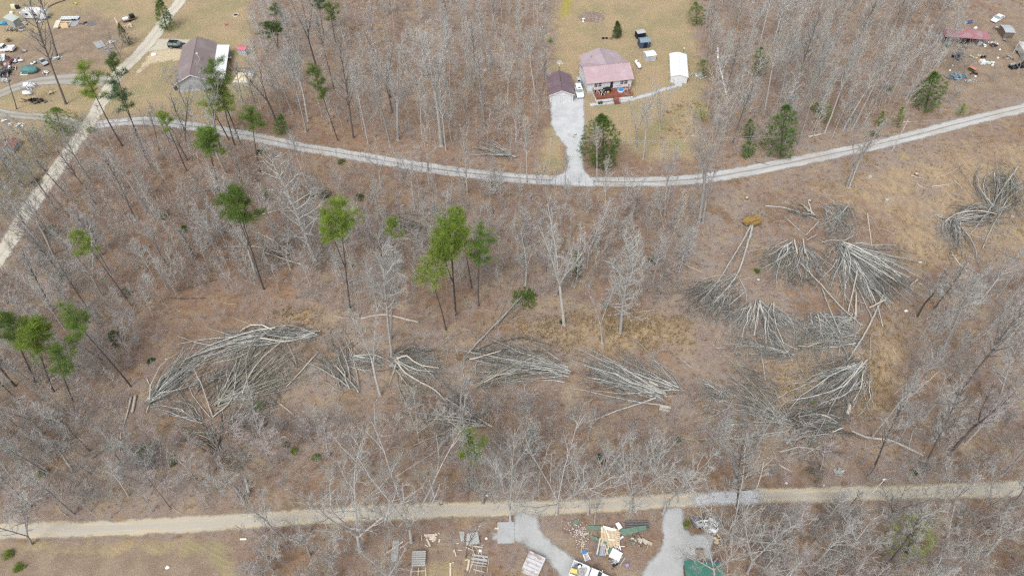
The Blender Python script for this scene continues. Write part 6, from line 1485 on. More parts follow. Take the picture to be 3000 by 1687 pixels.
m.build('boards', M_GREYWOOD, t); MB().sheet(1.2, .9, 3, 3, .1, 3).build('white_sheet', M_WHITE, t)

# ---- the grey house with the brown roof
lx = crop(500, 90, 2093 / 260)
zr = 5.0
ra, rb = at(*lx(455, 1055), zr), at(*lx(632, 155), zr); ax = (rb - ra); Lh = ax.length; ang = math.atan2(ax.y, ax.x) - math.pi / 2
HW = 4.6
o0 = Vector((ra.x, ra.y, 0)); o0 = o0 + Vector((-HW * math.cos(ang), -HW * math.sin(ang), 0))
H2 = thing('brown_roofed_house', 'long grey house with brown shingle roof and white porch roof', 'house', o0, ang, None, 'the brown roofed house')
landmark('the brown roofed house', *on(o0, ang, HW, Lh / 2)[:2])
zw = 3.0; rise = zr - zw
gable_walls(MB(), .35, 2 * HW - .35, .35, Lh - .35, 0, zw - .1, rise, 'y').build('wall', M_GREYSIDE, H2)
gable_roof(MB(), .35, 2 * HW - .35, .35, Lh - .35, zw, rise, 'y', 0.4).build('roof', M_SHINGLE, H2)
s = rise / (HW - .35); m = MB(); m.bar((-.1, -.10, zw - .42 * s), (HW, -.10, zr + .02), .05, .2).bar((2 * HW + .1, -.10, zw - .42 * s), (HW, -.10, zr + .02), .05, .2); m.build('gable_trim', M_WHITE, H2)
MB().box(.5, 2 * HW - .5, .30, .345, 0, .5).build('foundation', M_BLOCK, H2)
pw = 3.4; m = MB(); x0 = 2 * HW + .03
m.add([(x0, 1.0, 2.75), (x0 + pw, 1.0, 2.35), (x0 + pw, Lh - 1.2, 2.35), (x0, Lh - 1.2, 2.75), (x0, 1.0, 2.85), (x0 + pw, 1.0, 2.45), (x0 + pw, Lh - 1.2, 2.45), (x0, Lh - 1.2, 2.85)], [(3, 2, 1, 0), (4, 5, 6, 7), (0, 1, 5, 4), (1, 2, 6, 5), (2, 3, 7, 6), (3, 0, 4, 7)])
m.build('porch_roof', M_WHITEMETAL, H2)
for i in range(6): MB().bar((x0 + pw - .2, 1.3 + i * (Lh - 2.8) / 5, 0), (x0 + pw - .2, 1.3 + i * (Lh - 2.8) / 5, 2.36), .12, .12).build('porch_post', M_SILVER, H2)
m = MB(); m.tube([(HW + 1.7, Lh * .40, zw + rise * .55), (HW + 1.7, Lh * .40, zw + rise * .55 + 1.0), (HW + 1.3, Lh * .43, zw + rise * .55 + 2.1)], .09, 8); m.build('stove_pipe', M_SILVER, H2); MB().cyl((HW + 1.3, Lh * .43, zw + rise * .55 + 2.1), (HW + 1.3, Lh * .43, zw + rise * .55 + 2.3), .24, .24, 12).build('pipe_cap', M_WHITE, H2)
MB().cyl((HW - 2.4, 1.6, zr - 1.3), (HW - 2.4, 1.6, zr - .75), .07, .07, 8).build('vent_pipe', M_SILVER, H2)
MB().box(HW - .5, HW + .5, .30, .346, 2.6, 3.3).build('gable_vent', M_SILVER, H2)
t = thing('trash_bin', 'black bin at the corner of the grey gable', 'bin', at(*lx(135, 1400)), 0); MB().loft([[(sx_ * w, sy_ * w, z) for sx_, sy_ in ((-1, -1), (1, -1), (1, 1), (-1, 1))] for w, z in ((.25, 0), (.33, .95))]).build('bin', M_BLACK, t); MB().box(-.36, .36, -.36, .36, .955, 1.05).build('lid', M_BLACK, t)
t, a, rz, wd = simple_shed('garden_shed', 'little grey shed with bright pink red roof', 'shed', lx(1610, 580), lx(1795, 595), 2.0, 1.7, .4, 'x', M_BLOCK, paint('pink_red_roof', (0.56, 0.14, 0.21), .5), .1, 'the pink roofed shed')
MB().box(.3, 1.1, -.03, -.005, .02, 1.5).build('door', M_SILVER, t)
a, rz, wd = frame(lx(1480, 1290), lx(1870, 1300)); t = thing('covered_pool', 'low rectangular pool with cream cover and strip of blue beside the house', 'pool', a, rz, None, 'the cream covered pool')
m = MB(); D_ = 5.8; m.box(0, wd, -.06, 0, 0, .9).box(0, wd, D_, D_ + .06, 0, .9).box(-.06, 0, -.06, D_ + .06, 0, .9).box(wd, wd + .06, -.06, D_ + .06, 0, .9); m.build('wall', M_GREYWOOD, t)
k = MB().sheet(wd - .1, D_ * .80, 6, 6, .06, 2); k = k.build('cover', paint('cream_tarp', (.70, .61, .42)), t); k.location = (wd / 2, D_ * .41, .80); MB().box(.55 * wd, wd - .05, D_ * .84, D_ - .08, .74, .80).build('water', paint('pool_blue', (.17, .36, .50), .2), t)
m = MB()
for i in range(9): x = -2.6 + (wd + 2.6) * i / 8; m.bar((x, D_ + .5, 0), (x, D_ + .5, 1.4), .12, .12)
for z in (.5, 1.0, 1.35): m.bar((-2.6, D_ + .5, z), (wd, D_ + .5, z), .05, .12)
m.build('fence_rail', M_LOG_DARK, t)
p = at(*lx(1395, 690)); t = thing('junk_table', 'white wire table among clutter beside the white porch roof', 'table', p, .1); MB().box(-.6, .6, -.35, .35, .7, .75).build('top', M_WHITE, t); MB().box(-.55, -.5, -.3, .3, 0, .7).box(.5, .55, -.3, .3, 0, .7).build('leg', M_SILVER, t)
for x, y, lab in ((1305, 720, 'dark clutter heap under the white porch roof edge'), (1330, 880, 'greyish clutter heap beside the porch')):
    t = thing('clutter_heap', lab, 'clutter', at(*lx(x, y)), 0); m = MB()
    for i in range(12): m.blob((qq.uniform(-.7, .7), qq.uniform(-1.2, 1.2), qq.uniform(.1, .4)), qq.uniform(.15, .4), 4, 7, (1, 1, .8), i, .2)
    m.build('heap', M_LOG_DARK if 'dark' in lab else M_BLOCK, t)
p = at(*cA[0](2330, 155)); t = thing('fire_ring', 'round stone fire ring on the lawn behind the brown roofed house', 'fire ring', p, 0); ring = lambda R_, z: [(R_ * math.cos(k * .349), R_ * math.sin(k * .349), z) for k in range(18)]
MB().loft([ring(1.0, 0), ring(.95, .3), ring(.75, .3), ring(.72, .02)], False).build('stones', M_LOG_PALE, t); MB().cyl((0, 0, .01), (0, 0, .04), .73, .73, 18).build('ash', M_BLACK, t)
p = at(*cA[0](2240, 250)); t = thing('toy', 'small red frame lying on the lawn behind the brown roofed house', 'toy', p, .4); MB().bar((-.6, -.3, .1), (.6, -.3, .1), .1, .1).bar((-.6, .3, .1), (.6, .3, .1), .1, .1).bar((0, -.25, .15), (0, .25, .15), .1, .1).build('frame', M_REDROOF, t)
p = at(*cA[0](1520, 545)); t = thing('well_cover', 'round white concrete lid in the lawn beside the sand road', 'cover', p, 0); MB().cyl((0, 0, 0), (0, 0, .25), .75, .72, 18).build('lid', M_WHITE, t)

# ---- poles and wires
def pole(label, base, top, r, m, arm=True, mark=None):
    b = at(*base); h = height(base, top); t = thing('utility_pole', label, 'pole', b, 0, None, mark); MB().cyl((0, 0, 0), (0, 0, h), r, r * .7, 10).build('pole', m, t)
    if arm: MB().bar((-.9, 0, h - .5), (.9, 0, h - .5), .1, .12).build('crossarm', m, t)
    return b, h
pb, ph = pole('pale slanting-looking utility pole at the edge of the gravel road', cB[3](1255, 145), (2658, 352), .15, M_POLE, True, 'the roadside utility pole')
pb2, ph2 = pole('slim white pole beside the gravel driveway mouth', cB[2](438, 285), cB[2](440, 20), .09, M_POLE, False, 'the slim white driveway pole')
for i, (dz, lab) in enumerate(((-.5, 'upper thin power line sagging along the gravel road'), (-1.3, 'lower thin power line sagging along the gravel road'))):
    A_ = pb + Vector((0, 0, ph + dz)); B_ = pb2 + Vector((0, 0, ph2 - .3 + dz * .5)); C_ = at(3060, 330, 8) 
    t = thing('power_line', lab, 'power line', Vector((0, 0, 0)), 0); m = MB()
    for P, Q in ((A_, B_), (A_, Vector((pb.x + 60, pb.y + 14, ph + dz)))):
        m.tube([P.lerp(Q, k / 16) - Vector((0, 0, 2.0 * 4 * (k / 16) * (1 - k / 16))) for k in range(17)], .018, 4)
    m.build('wire', M_SILVER, t)
t = thing('marker_posts', 'pair of thin yellow marker stakes in the straw below the gravel road', 'marker', at(*cB[3](1342, 240)), 0); t.name = 'marker_stake'
b = at(*cB[3](1342, 240)); MB().cyl((-.25, 0, 0), (-.25, 0, 2.6), .05, .05, 6).cyl((.15, .1, 0), (.15, .1, 2.6), .05, .05, 6).bar((-.25, .0, 1.2), (.15, .1, 1.2), .04, .04).build('stake', paint('marker_yellow', (.62, .52, .10)), t)
# ------------------------------------------------------------------ vehicles
M_CARWHITE = paint('white_car_paint', (0.80, 0.81, 0.82), 0.25); M_CARBLACK = paint('black_car_paint', (0.012, 0.013, 0.016), 0.15, spec=0.5); M_CARGLASS = mat('car_glass', (0.05, 0.065, 0.07), (0.04, 0.05, 0.055), 0.08, spec=0.6)
M_PALEGLASS = mat('pale_windscreen', (0.22, 0.29, 0.29), (0.17, 0.23, 0.23), 0.1, spec=0.6); M_TYRE = paint('tyre_rubber', (0.02, 0.02, 0.02), 0.9); M_RIM = paint('wheel_rim', (0.45, 0.46, 0.47), 0.35, metal=0.6)
M_LAMP = paint('lamp_glass', (0.75, 0.75, 0.72), 0.15); M_TAIL = paint('tail_lamp', (0.30, 0.02, 0.02), 0.2); M_RUST = mat('rusty_paint', (0.40, 0.20, 0.17), (0.24, 0.13, 0.10), 0.8, scale=2, c3=(0.52, 0.37, 0.37)); M_PINKPAINT = paint('faded_pink_paint', (0.58, 0.37, 0.41), 0.6)
M_TARP_TEAL = mat('teal_tarp', (0.10, 0.22, 0.22), (0.07, 0.155, 0.155), 0.6, scale=1.5); M_GREEN_SHEET = ribbed('green_sheet_metal', (0.145, 0.235, 0.185), 1.8, 'Y', 0.5, wear=(0.20, 0.29, 0.24)); M_GREEN_ROOF = ribbed('emerald_roof', (0.07, 0.225, 0.175), 1.2, 'X', 0.5, wear=(0.13, 0.275, 0.225))
M_LUMBER = mat('fresh_lumber', (0.64, 0.52, 0.35), (0.54, 0.43, 0.29), 0.8, scale=2, stretch=(1, 8, 1), c3=(0.72, 0.62, 0.46)); M_PLY = mat('plywood_tan', (0.60, 0.43, 0.26), (0.52, 0.37, 0.22), 0.8); M_WHITEBOARD = mat('white_panel', (0.78, 0.79, 0.80), (0.70, 0.72, 0.74), 0.7)
def section(w, z0, z1, k=0.92, r=.12): return [(-w, z0), (w, z0), (w, z1 - r), (w * k, z1), (-w * k, z1), (-w, z1 - r)]
def car(name, label, cat, p, rz, kind, L, Wd, m_body, m_roof=None, glass=None, mark=None, bed_m=None, group=None):
    glass = glass or M_CARGLASS
    t = thing(name, label, cat, p, rz, group, mark); h = L / 2; w = Wd / 2
    if kind == 'sedan': zb, zt, hood, c0, c1, r0, r1 = .86, 1.42, .78, -.74, .42, -.42, .12
    elif kind == 'suv': zb, zt, hood, c0, c1, r0, r1 = 1.02, 1.78, .98, -.985, .42, -.90, .16
    else: zb, zt, hood, c0, c1, r0, r1 = 1.05, 1.82, 1.0, -.12, .50, -.04, .30
    st = [(-h, .45, zb - .18, .90), (-h + .08, .30, zb - .04, .97), (-h * .8, .30, zb, 1), (-h * .30, .30, zb, 1), (h * .40, .30, zb, 1), (h * .52, .30, (zb + hood) / 2, 1), (h * .85, .30, hood - .05, .97), (h - .10, .32, hood - .14, .93), (h, .42, hood - .28, .86)]
    if kind == 'pickup': st = [(h * .0 - .16 * h, .30, zb, 1)] + st[4:]
    MB().loft([[(x, y, z) for y, z in section(w * k, z0, z1)] for x, z0, z1, k in st]).build('body', m_body, t)
    fr = lambda x0, x1, y, z: [(x0, -y, z), (x1, -y, z), (x1, y, z), (x0, y, z)]
    MB().loft([fr(c0 * h, c1 * h, w * .90, zb - .03), fr(r0 * h, r1 * h, w * .78, zt - .05)]).build('windows', glass, t).name = 'glasshouse'
    m = MB(); m.loft([fr(r0 * h - .03, r1 * h + .03, w * .80, zt - .045), fr(r0 * h + .03, r1 * h - .03, w * .74, zt + .02)])
    for sy in (-1, 1):
        for xb, xt in ((c0, r0), (c1, r1)): m.bar((xb * h, sy * w * .905, zb - .01), (xt * h, sy * w * .785, zt - .03), .07, .09)
        xm = (c0 + c1) / 2; xq = (r0 + r1) / 2; m.bar((xm * h, sy * w * .912, zb - .01), (xq * h, sy * w * .79, zt - .03), .10, .06)
    m.build('roof', m_roof or m_body, t)
    if kind == 'suv':
        for sy in (-1, 1): MB().bar((r0 * h + .2, sy * w * .66, zt + .06), (r1 * h - .25, sy * w * .66, zt + .06), .05, .07).build('roof_rail', M_BLACK if m_body is M_CARBLACK else m_body, t)
        MB().box(-.15 * h, .06 * h, -.32, .32, zt + .024, zt + .035).build('sunroof', M_CARGLASS, t)
    for sx_ in (-.62, .60):
        for sy in (-1, 1):
            y0 = sy * (w - .20); y1 = sy * (w + .015); wl = MB().cyl((sx_ * h, y0, .35), (sx_ * h, y1, .35), .35, .35, 16).build('wheel', M_TYRE, t); MB().cyl((sx_ * h, y1 + sy * .002, .35), (sx_ * h, y1 + sy * .02, .35), .21, .2, 12).build('rim', M_RIM, wl)
    for sy in (-1, 1):
        MB().box(h - .15, h - .02, min(sy * w * .5, sy * w * .88), max(sy * w * .5, sy * w * .88), hood - .36, hood - .20).build('headlight', M_LAMP, t)
        MB().bar((c1 * h * .92, sy * (w + .0), zb + .02), (c1 * h * .92, sy * (w + .22), zb + .06), .10, .14).build('mirror', m_body, t)
        if kind != 'pickup': MB().box(-h - .012, -h + .05, min(sy * w * .62, sy * w * .86), max(sy * w * .62, sy * w * .86), zb - .3, zb - .12).build('tail_light', M_TAIL, t)
    MB().box(h - .04, h + .04, -w * .84, w * .84, .36, .52).build('bumper', M_SILVER if m_body is M_CARWHITE else M_BLACK, t)
    if kind == 'pickup':
        x0, x1 = -h, -.17 * h; m = MB(); m.box(x0, x1, -w, w, .55, .68).box(x0, x0 + .07, -w, w, .681, 1.2).box(x0 + .071, x1, -w, -w + .12, .681, 1.2).box(x0 + .071, x1, w - .12, w, .681, 1.2); m.build('bed', bed_m or m_body, t)
    return t
p = hx(930, 1010); b = at(*p, .9)
car('parked_car', 'white wagon parked on the driveway between garage and white house', 'car', (b.x, b.y, .03), R(-84), 'suv', 4.9, 1.95, M_CARWHITE, None, M_PALEGLASS, 'the white wagon')
t = thing('blue_tub', 'blue tub on the driveway behind the white wagon', 'tub', at(*hx(955, 818)), 0); MB().loft([[(.55 * k * math.cos(i * .524), .35 * k * math.sin(i * .524), z) for i in range(12)] for k, z in ((.8, 0), (1, .4), (.85, .38), (.7, .1))]).build('tub', M_BLUE, t)
b = at(*cA[0](1745, 440), .9)
car('parked_car', 'black wagon parked on the pale pad beside the brown roofed house', 'car', (b.x, b.y, .02), R(-4), 'suv', 4.9, 1.95, M_CARBLACK, None, M_PALEGLASS, 'the black wagon')
rx = crop(2740, 0, 2546 / 260)
b = at(*rx(1800, 520), .7); A_, B_ = at(*rx(1960, 420), .7), at(*rx(1660, 610), .7); d = B_ - A_
car('parked_car', 'white sedan parked at the far corner of the junk yard', 'car', (b.x, b.y, 0), math.atan2(d.y, d.x), 'sedan', 5.2, 1.85, M_CARWHITE, None, M_PALEGLASS, 'the white sedan')
# white pickup with a loaded bed at the bottom edge
kx = crop(1640, 1560, 2556 / 224)
A_, B_ = at(*kx(385, 1150), 1.0), at(*kx(1560, 1640), 1.0); d = (B_ - A_); rz = math.atan2(d.y, d.x); d.normalize(); c = A_ + d * 3.1
pk = car('pickup_truck', 'white pickup truck with scrap loaded in its open bed', 'truck', (c.x, c.y, .03), rz, 'pickup', 6.2, 2.25, M_CARWHITE, None, None, 'the white pickup')
qv = random.Random(9); m = MB()
for i in range(60): m.bar((qv.uniform(-2.9, -.8), qv.uniform(-.9, .9), .74 + .004 * i), (qv.uniform(-2.9, -.8), qv.uniform(-.9, .9), .76 + .004 * i), qv.uniform(.04, .2), .05)
t = m.build('scrap_load', M_GREYWOOD); t.matrix_world = Matrix.Translation((c.x, c.y, .03)) @ Matrix.Rotation(rz, 4, 'Z'); tag(t, 'loose sticks and scrap lying in the white pickup bed', 'scrap')
def on_truck(x, y, z): return Vector((c.x, c.y, z)) + Vector((x * math.cos(rz) - y * math.sin(rz), x * math.sin(rz) + y * math.cos(rz), 0))
for x, y, sx_, sy_, ht, mm, lab, r in ((-2.55, -.45, .5, .32, .34, paint('yellow_case', (.70, .58, .16)), 'yellow case in a corner of the white pickup bed', .2), (-2.1, .35, .42, .16, .34, M_WHITEBOARD, 'white slab standing in the white pickup bed', .8), (-2.45, .1, .3, .28, .4, paint('grey_case', (.14, .13, .16)), 'dark box beside the yellow case in the pickup', .3)):
    t = thing('cargo_box', lab, 'box', on_truck(x, y, 1.05), rz + r); MB().box(-sx_, sx_, -sy_, sy_, 0, ht).build('box', mm, t); MB().box(-sx_ * .98, sx_ * .98, -sy_ * .98, sy_ * .98, ht + .003, ht + .03).build('lid', mm, t)
t = thing('spare_tyre', 'black tyre lying in the white pickup bed', 'tyre', on_truck(-2.0, .72, 1.05), rz); ring = lambda R_, z: [(R_ * math.cos(k * .3927), R_ * math.sin(k * .3927), z) for k in range(16)]; MB().loft([ring(.3, 0), ring(.36, .1), ring(.3, .2), ring(.18, .2), ring(.18, 0)], False).build('tyre', M_TYRE, t)

# ------------------------------------------------------------------ junk yards
def heap(name, label, cat, p, rx_, ry_, n, m, size, seed, h=.6, mark=None, rz=0, m2=None):
    q = random.Random(seed); t = thing(name, label, cat, p, rz, None, mark)
    for mm, k, nm in ((m, n, 'heap'), (m2, n // 2, 'scrap')):
        if mm is None: continue
        b = MB()
        for i in range(k):
            x, y = q.gauss(0, .45) * rx_, q.gauss(0, .45) * ry_; f = max(0, 1 - (x / rx_) ** 2 - (y / ry_) ** 2); s = size * q.uniform(.4, 1.2); M = Matrix.Translation((x, y, q.uniform(.05, .2 + h * f) + s * .3)) @ Matrix.Rotation(q.uniform(0, 3), 4, 'Z') @ Matrix.Rotation(q.uniform(-.5, .5), 4, 'X')
            if q.random() < .5: b.box(-s, s, -s * q.uniform(.2, .8), s * .5, -s * .3, s * q.uniform(.05, .4), M)
            else: b.bar(M @ Vector((-s * 1.6, 0, 0)), M @ Vector((s * 1.6, 0, 0)), s * .25, s * .15)
        b.build(nm, mm, t)
    return t
def boxy(name, label, cat, p, rz, sx_, sy_, h, m, lid=None, mark=None, z=0):
    t = thing(name, label, cat, (p[0], p[1], z), rz, None, mark)
    MB().loft([[(a * sx_ * k, b * sy_ * k, zz) for a, b in ((-1, -1), (1, -1), (1, 1), (-1, 1))] for k, zz in ((.92, 0), (1, h * .15), (1, h * .9), (.94, h))]).build('box', m, t)
    MB().box(-sx_ * .96, sx_ * .96, -sy_ * .96, sy_ * .96, h + .004, h + .05).build('lid', lid or m, t); return t
def sheet(name, label, cat, p, rz, w, d, m, seed, amp=.08, z=.03, mark=None, nx=5, ny=5, tilt=0):
    t = MB().sheet(w, d, nx, ny, amp, seed).build(name, m); t.location = (p[0], p[1], z); t.rotation_euler = (tilt, 0, rz); tag(t, label, cat)
    if mark: landmark(mark, p[0], p[1])
    return t
jx = crop(0, 0, 2546 / 260); jy = crop(0, 110, 2546 / 260); jz = crop(0, 240, 2546 / 260); jw = crop(0, 370, 2546 / 260); ju = crop(140, 0, 2546 / 260)
# camper
a, rz, wd = frame(jx(700, 560), jx(1310, 592)); t = thing('camper_trailer', 'old white camper trailer in the junk yard beside the sand road', 'camper', a, rz, None, 'the white camper'); W_ = 2.4
prof = [(-.5, .9), (-.35, .45), (0, .42), (wd - .1, .42), (wd + .35, .75), (wd + .5, 1.25), (wd + .1, 2.35), (wd - .6, 2.65), (.5, 2.7), (-.25, 2.1)]
MB().loft([[(x, y, z) for x, z in prof] for y in (0, W_)]).build('body', ribbed('camper_skin', (.74, .76, .77), 1.5, 'Z', .5), t)
MB().box(.45, wd - .55, .06, W_ - .06, 2.703, 2.75).build('roof', M_WHITEMETAL, t); MB().box(1.2, 1.8, .8, 1.4, 2.753, 2.9).build('roof_vent', M_WHITE, t)
for x in (1.1, 3.9): k = MB().box(x, x + .9, -.03, -.005, 1.35, 1.95).build('window', M_GLASS, t); MB().box(x - .06, x, -.04, -.003, 1.3, 2.0).box(x + .9, x + .96, -.04, -.003, 1.3, 2.0).box(x, x + .9, -.04, -.003, 1.955, 2.0).box(x, x + .9, -.04, -.003, 1.3, 1.345).build('frame', M_SILVER, k)
MB().box(2.5, 3.15, -.025, -.004, .5, 2.15).build('door', M_WHITE, t); MB().box(-.2, wd + .2, -.02, -.002, .95, 1.05).build('stripe', M_SILVER, t)
for x in (2.2, 3.0): w_ = MB().cyl((x + .6, -.01, .33), (x + .6, .22, .33), .33, .33, 14).build('wheel', M_TYRE, t)
MB().bar((wd + .35, W_ / 2, .5), (wd + 1.3, W_ / 2, .45), .12, .12).build('hitch', M_BLACK, t)
# lean shed
A_, B_, C_ = at(*jx(240, 745)), at(*jx(470, 805)), at(*jx(645, 690)); d1 = A_ - B_; d2 = C_ - B_; z0, z1 = 2.0, 2.5
t = thing('leaning_shed', 'weathered greenish shed with flat slanting roof near the camper', 'shed', B_, 0, None, 'the weathered greenish shed'); o_ = Vector((0, 0, 0)); D_ = d1 + d2; up = lambda P, z: Vector((P.x, P.y, z))
M_OLDSHED = mat('weathered_greenish', (.36, .385, .36), (.27, .29, .27), .85, stretch=(4, 4, .6))
MB().add([o_, d2, D_, d1, up(o_, z0), up(d2, z0), up(D_, z1), up(d1, z1)], [(0, 1, 5, 4), (1, 2, 6, 5), (2, 3, 7, 6), (3, 0, 4, 7)]).build('wall', M_OLDSHED, t)
k = 1.12; cc = D_ / 2; P_ = [cc + (q - cc) * k for q in (o_, d2, D_, d1)]; MB().add([up(P_[0], z0 + .02), up(P_[1], z0 + .02), up(P_[2], z1 + .07), up(P_[3], z1 + .07), up(P_[0], z0 + .1), up(P_[1], z0 + .1), up(P_[2], z1 + .15), up(P_[3], z1 + .15)], [(3, 2, 1, 0), (4, 5, 6, 7), (0, 1, 5, 4), (1, 2, 6, 5), (2, 3, 7, 6), (3, 0, 4, 7)]).build('roof', mat('moss_grey_roof', (.47, .50, .46), (.40, .44, .38), .85), t)
heap('junk_heap', 'dark junk heap along the foot of the weathered greenish shed', 'junk', at(*jx(430, 880)), 3.2, 1.0, 34, M_LOG_DARK, .5, 1, .4, m2=M_SILVER)
heap('junk_heap', 'white and purple clutter beside the weathered greenish shed wall', 'junk', at(*jx(720, 690)), 1.0, 1.2, 18, M_WHITEBOARD, .3, 2, .3, m2=M_LOG_DARK)
sheet('teal_tarp', 'turquoise tarp lying by the weathered greenish shed', 'tarp', at(*jx(80, 680)), .2, 2.0, 2.0, paint('turquoise_tarp', (.08, .38, .40)), 3, .35, mark='the turquoise tarp'); boxy('blue_barrel', 'blue bin next to the turquoise tarp', 'bin', at(*jx(160, 715)), .3, .5, .5, .8, M_BLUE)
boxy('cream_cabinet', 'cream metal cabinet standing beyond the camper', 'cabinet', at(*jx(420, 250)), .1, .65, .4, 1.2, paint('pale_green_cream', (.70, .70, .50))); boxy('dark_drum', 'dark drum beside the cream metal cabinet', 'drum', at(*jx(520, 250)), .2, .5, .5, .9, M_NAVY)
boxy('white_drum', 'white tub standing alone near the camper end', 'tub', at(*jx(345, 405)), .4, .4, .4, .6, M_WHITE); boxy('white_bucket', 'small white bucket at the camper front', 'bucket', at(*jx(595, 400)), .4, .3, .25, .4, M_WHITE); boxy('white_bucket', 'small beige bucket between white tub and camper', 'bucket', at(*jx(530, 385)), .4, .25, .25, .4, M_GREYWOOD)
p = at(*jx(2010, 565)); t = thing('flat_trailer', 'long flat pale metal trailer deck lying by the lumber', 'trailer', p, R(2)); MB().box(-2.7, 2.7, -.7, .7, .35, .45).build('deck', mat('pale_blue_deck', (.50, .58, .60), (.36, .44, .47), .5, scale=1), t); MB().bar((-2.7, -.72, .5), (2.7, -.72, .5), .06, .18).bar((-2.7, .72, .5), (2.7, .72, .5), .06, .18).build('rail', M_WHITE, t); MB().cyl((1.2, -.95, .3), (1.2, -.76, .3), .3, .3, 12).cyl((1.9, -.95, .3), (1.9, -.76, .3), .3, .3, 12).build('wheel', M_TYRE, t)
A_, B_ = at(*jx(1625, 850)), at(*jx(1715, 640)); t = thing('lumber_stack', 'stack of long pale boards leaning in the junk yard', 'lumber', A_, 0, None, 'the pale lumber stack'); m = MB(); d = B_ - A_; sd = Vector((-d.y, d.x, 0)).normalized()
for i in range(6):
    for j in range(3): m.bar(sd * (i * .22 - .5) + Vector((0, 0, .3 + j * .15)), d + sd * (i * .22 - .5) + Vector((0, 0, .3 + j * .15)), .19, .12)
m.build('boards', M_CREAM, t); t.name = 'lumber_pile'
p = at(*jx(1850, 740)); t = thing('timber_crib', 'pale timber frame with tan plywood front beside the lumber', 'timber frame', p, R(4)); m = MB()
for y in (-1.2, 1.2): m.bar((-1.5, y, .5), (1.7, y, .5), .12, .2)
for x in (-1.4, .2, 1.6): m.bar((x, -1.1, .35), (x, 1.1, .35), .12, .2)
m.build('frame', M_CREAM, t); MB().add([(-.4, -1.5, .05), (1.7, -1.5, .05), (1.7, -1.0, 1.3), (-.4, -1.0, 1.3), (-.4, -1.42, .05), (1.7, -1.42, .05), (1.7, -.92, 1.3), (-.4, -.92, 1.3)], [(0, 1, 2, 3), (7, 6, 5, 4), (0, 4, 5, 1), (1, 5, 6, 2), (2, 6, 7, 3), (3, 7, 4, 0)]).build('plywood', M_PLY, t)
sheet('roofing_sheet', 'dull grey metal sheets on the ground behind the timber frame', 'metal sheet', at(*jx(2120, 680)), .05, 2.6, 3.6, M_STEEL, 5, .06); sheet('roofing_sheet', 'two pale metal roofing sheets under a bare bush near the sand road', 'metal sheet', at(*ju(1490, 1290)), R(38), 2.3, 4.2, M_STEEL, 6, .2)
p = at(*ju(1180, 680)); t = MB().blob((0, 0, 0), 1.9, 5, 16, (1.2, .9, .10), 3, .22).build('burn_pit', mat('grey_ash', (.235, .215, .205), (.12, .11, .11), .95, scale=1.2)); t.location = p; tag(t, 'grey ash burn pit with bits of white in the junk yard', 'burn pit'); heap('burnt_scrap', 'charred scrap at the rim of the grey ash pit', 'scrap', at(*ju(1060, 700)), .9, .6, 14, M_BLACK, .25, 3, .2, m2=M_WHITEBOARD)
heap('yellow_toy', 'yellow plastic toy car heap at the far side of the junk yard', 'toy', at(*ju(815, 125)), .7, .5, 12, paint('toy_yellow', (.70, .55, .07)), .35, 4, .4, m2=M_LOG_DARK)
t = log('blue painted branch lying beyond the camper', ((122, 20), (136, 12), (165, 2)), .2, 'dark')
p = at(*ju(2340, 600)); d = R(35); t = thing('scrap_trailer', 'low trailer loaded with white and black scrap by the sand road', 'trailer', p, d, None, 'the scrap trailer'); MB().box(-1.9, 1.9, -.8, .8, .45, .6).build('deck', M_LOG_DARK, t); MB().cyl((0, -.98, .32), (0, -.82, .32), .32, .32, 12).build('wheel', M_TYRE, t); MB().bar((-1.9, 0, .45), (-3, 0, .4), .1, .1).build('hitch', M_LOG_DARK, t)
boxy('white_appliance', 'white appliance lying on the scrap trailer', 'appliance', on(p, d, -.8, 0), d, .8, .5, .5, M_WHITE, z=.61); boxy('black_tank', 'black drum riding on the scrap trailer end', 'drum', on(p, d, 1.2, .1), d, .7, .65, .9, M_BLACK, z=.61)
p = at(*ju(2010, 690)); t = thing('white_pipe', 'white upright pipe beside the dark little cedar', 'pipe', p, 0); MB().cyl((0, 0, 0), (-.3, .2, 1.8), .14, .14, 10).build('pipe', M_WHITE, t)
# vehicles and wrecks at the picture edge
b = at(*jy(120, 300), .9); car('pickup_truck', 'white pickup wreck half loaded with junk at the picture edge', 'truck', (b.x, b.y, 0), R(178), 'pickup', 5.6, 2.0, M_CARWHITE, None, None, 'the white pickup wreck'); heap('junk_heap', 'white sheet junk at the tail of the white pickup wreck', 'junk', at(*jy(385, 330)), 1.0, .9, 16, M_WHITEBOARD, .5, 6, .6, m2=M_BLACK)
b = at(*jy(120, 600), .9); car('pickup_truck', 'rusty pink pickup wreck with open brown bed', 'truck', (b.x, b.y, 0), R(158), 'pickup', 5.4, 1.95, M_PINKPAINT, None, None, 'the rusty pink pickup', M_RUST)
p = at(*jy(30, 800)); t = thing('canopy', 'pale blue white canopy roof cut by the picture edge', 'canopy', p, R(20)); MB().add([(-2, -1.5, 1.9), (2, -1.5, 1.9), (2, 1.5, 2.3), (-2, 1.5, 2.3), (-2, -1.5, 1.96), (2, -1.5, 1.96), (2, 1.5, 2.36), (-2, 1.5, 2.36)], [(3, 2, 1, 0), (4, 5, 6, 7), (0, 1, 5, 4), (1, 2, 6, 5), (2, 3, 7, 6), (3, 0, 4, 7)]).build('roof', paint('pale_blue_sheet', (.62, .68, .74)), t)
for x, y in ((-1.9, -1.4), (1.9, -1.4), (1.9, 1.4), (-1.9, 1.4)): MB().bar((x, y, 0), (x, y, 1.88 + (.38 if y > 0 else 0)), .08, .08).build('post', M_SILVER, t)
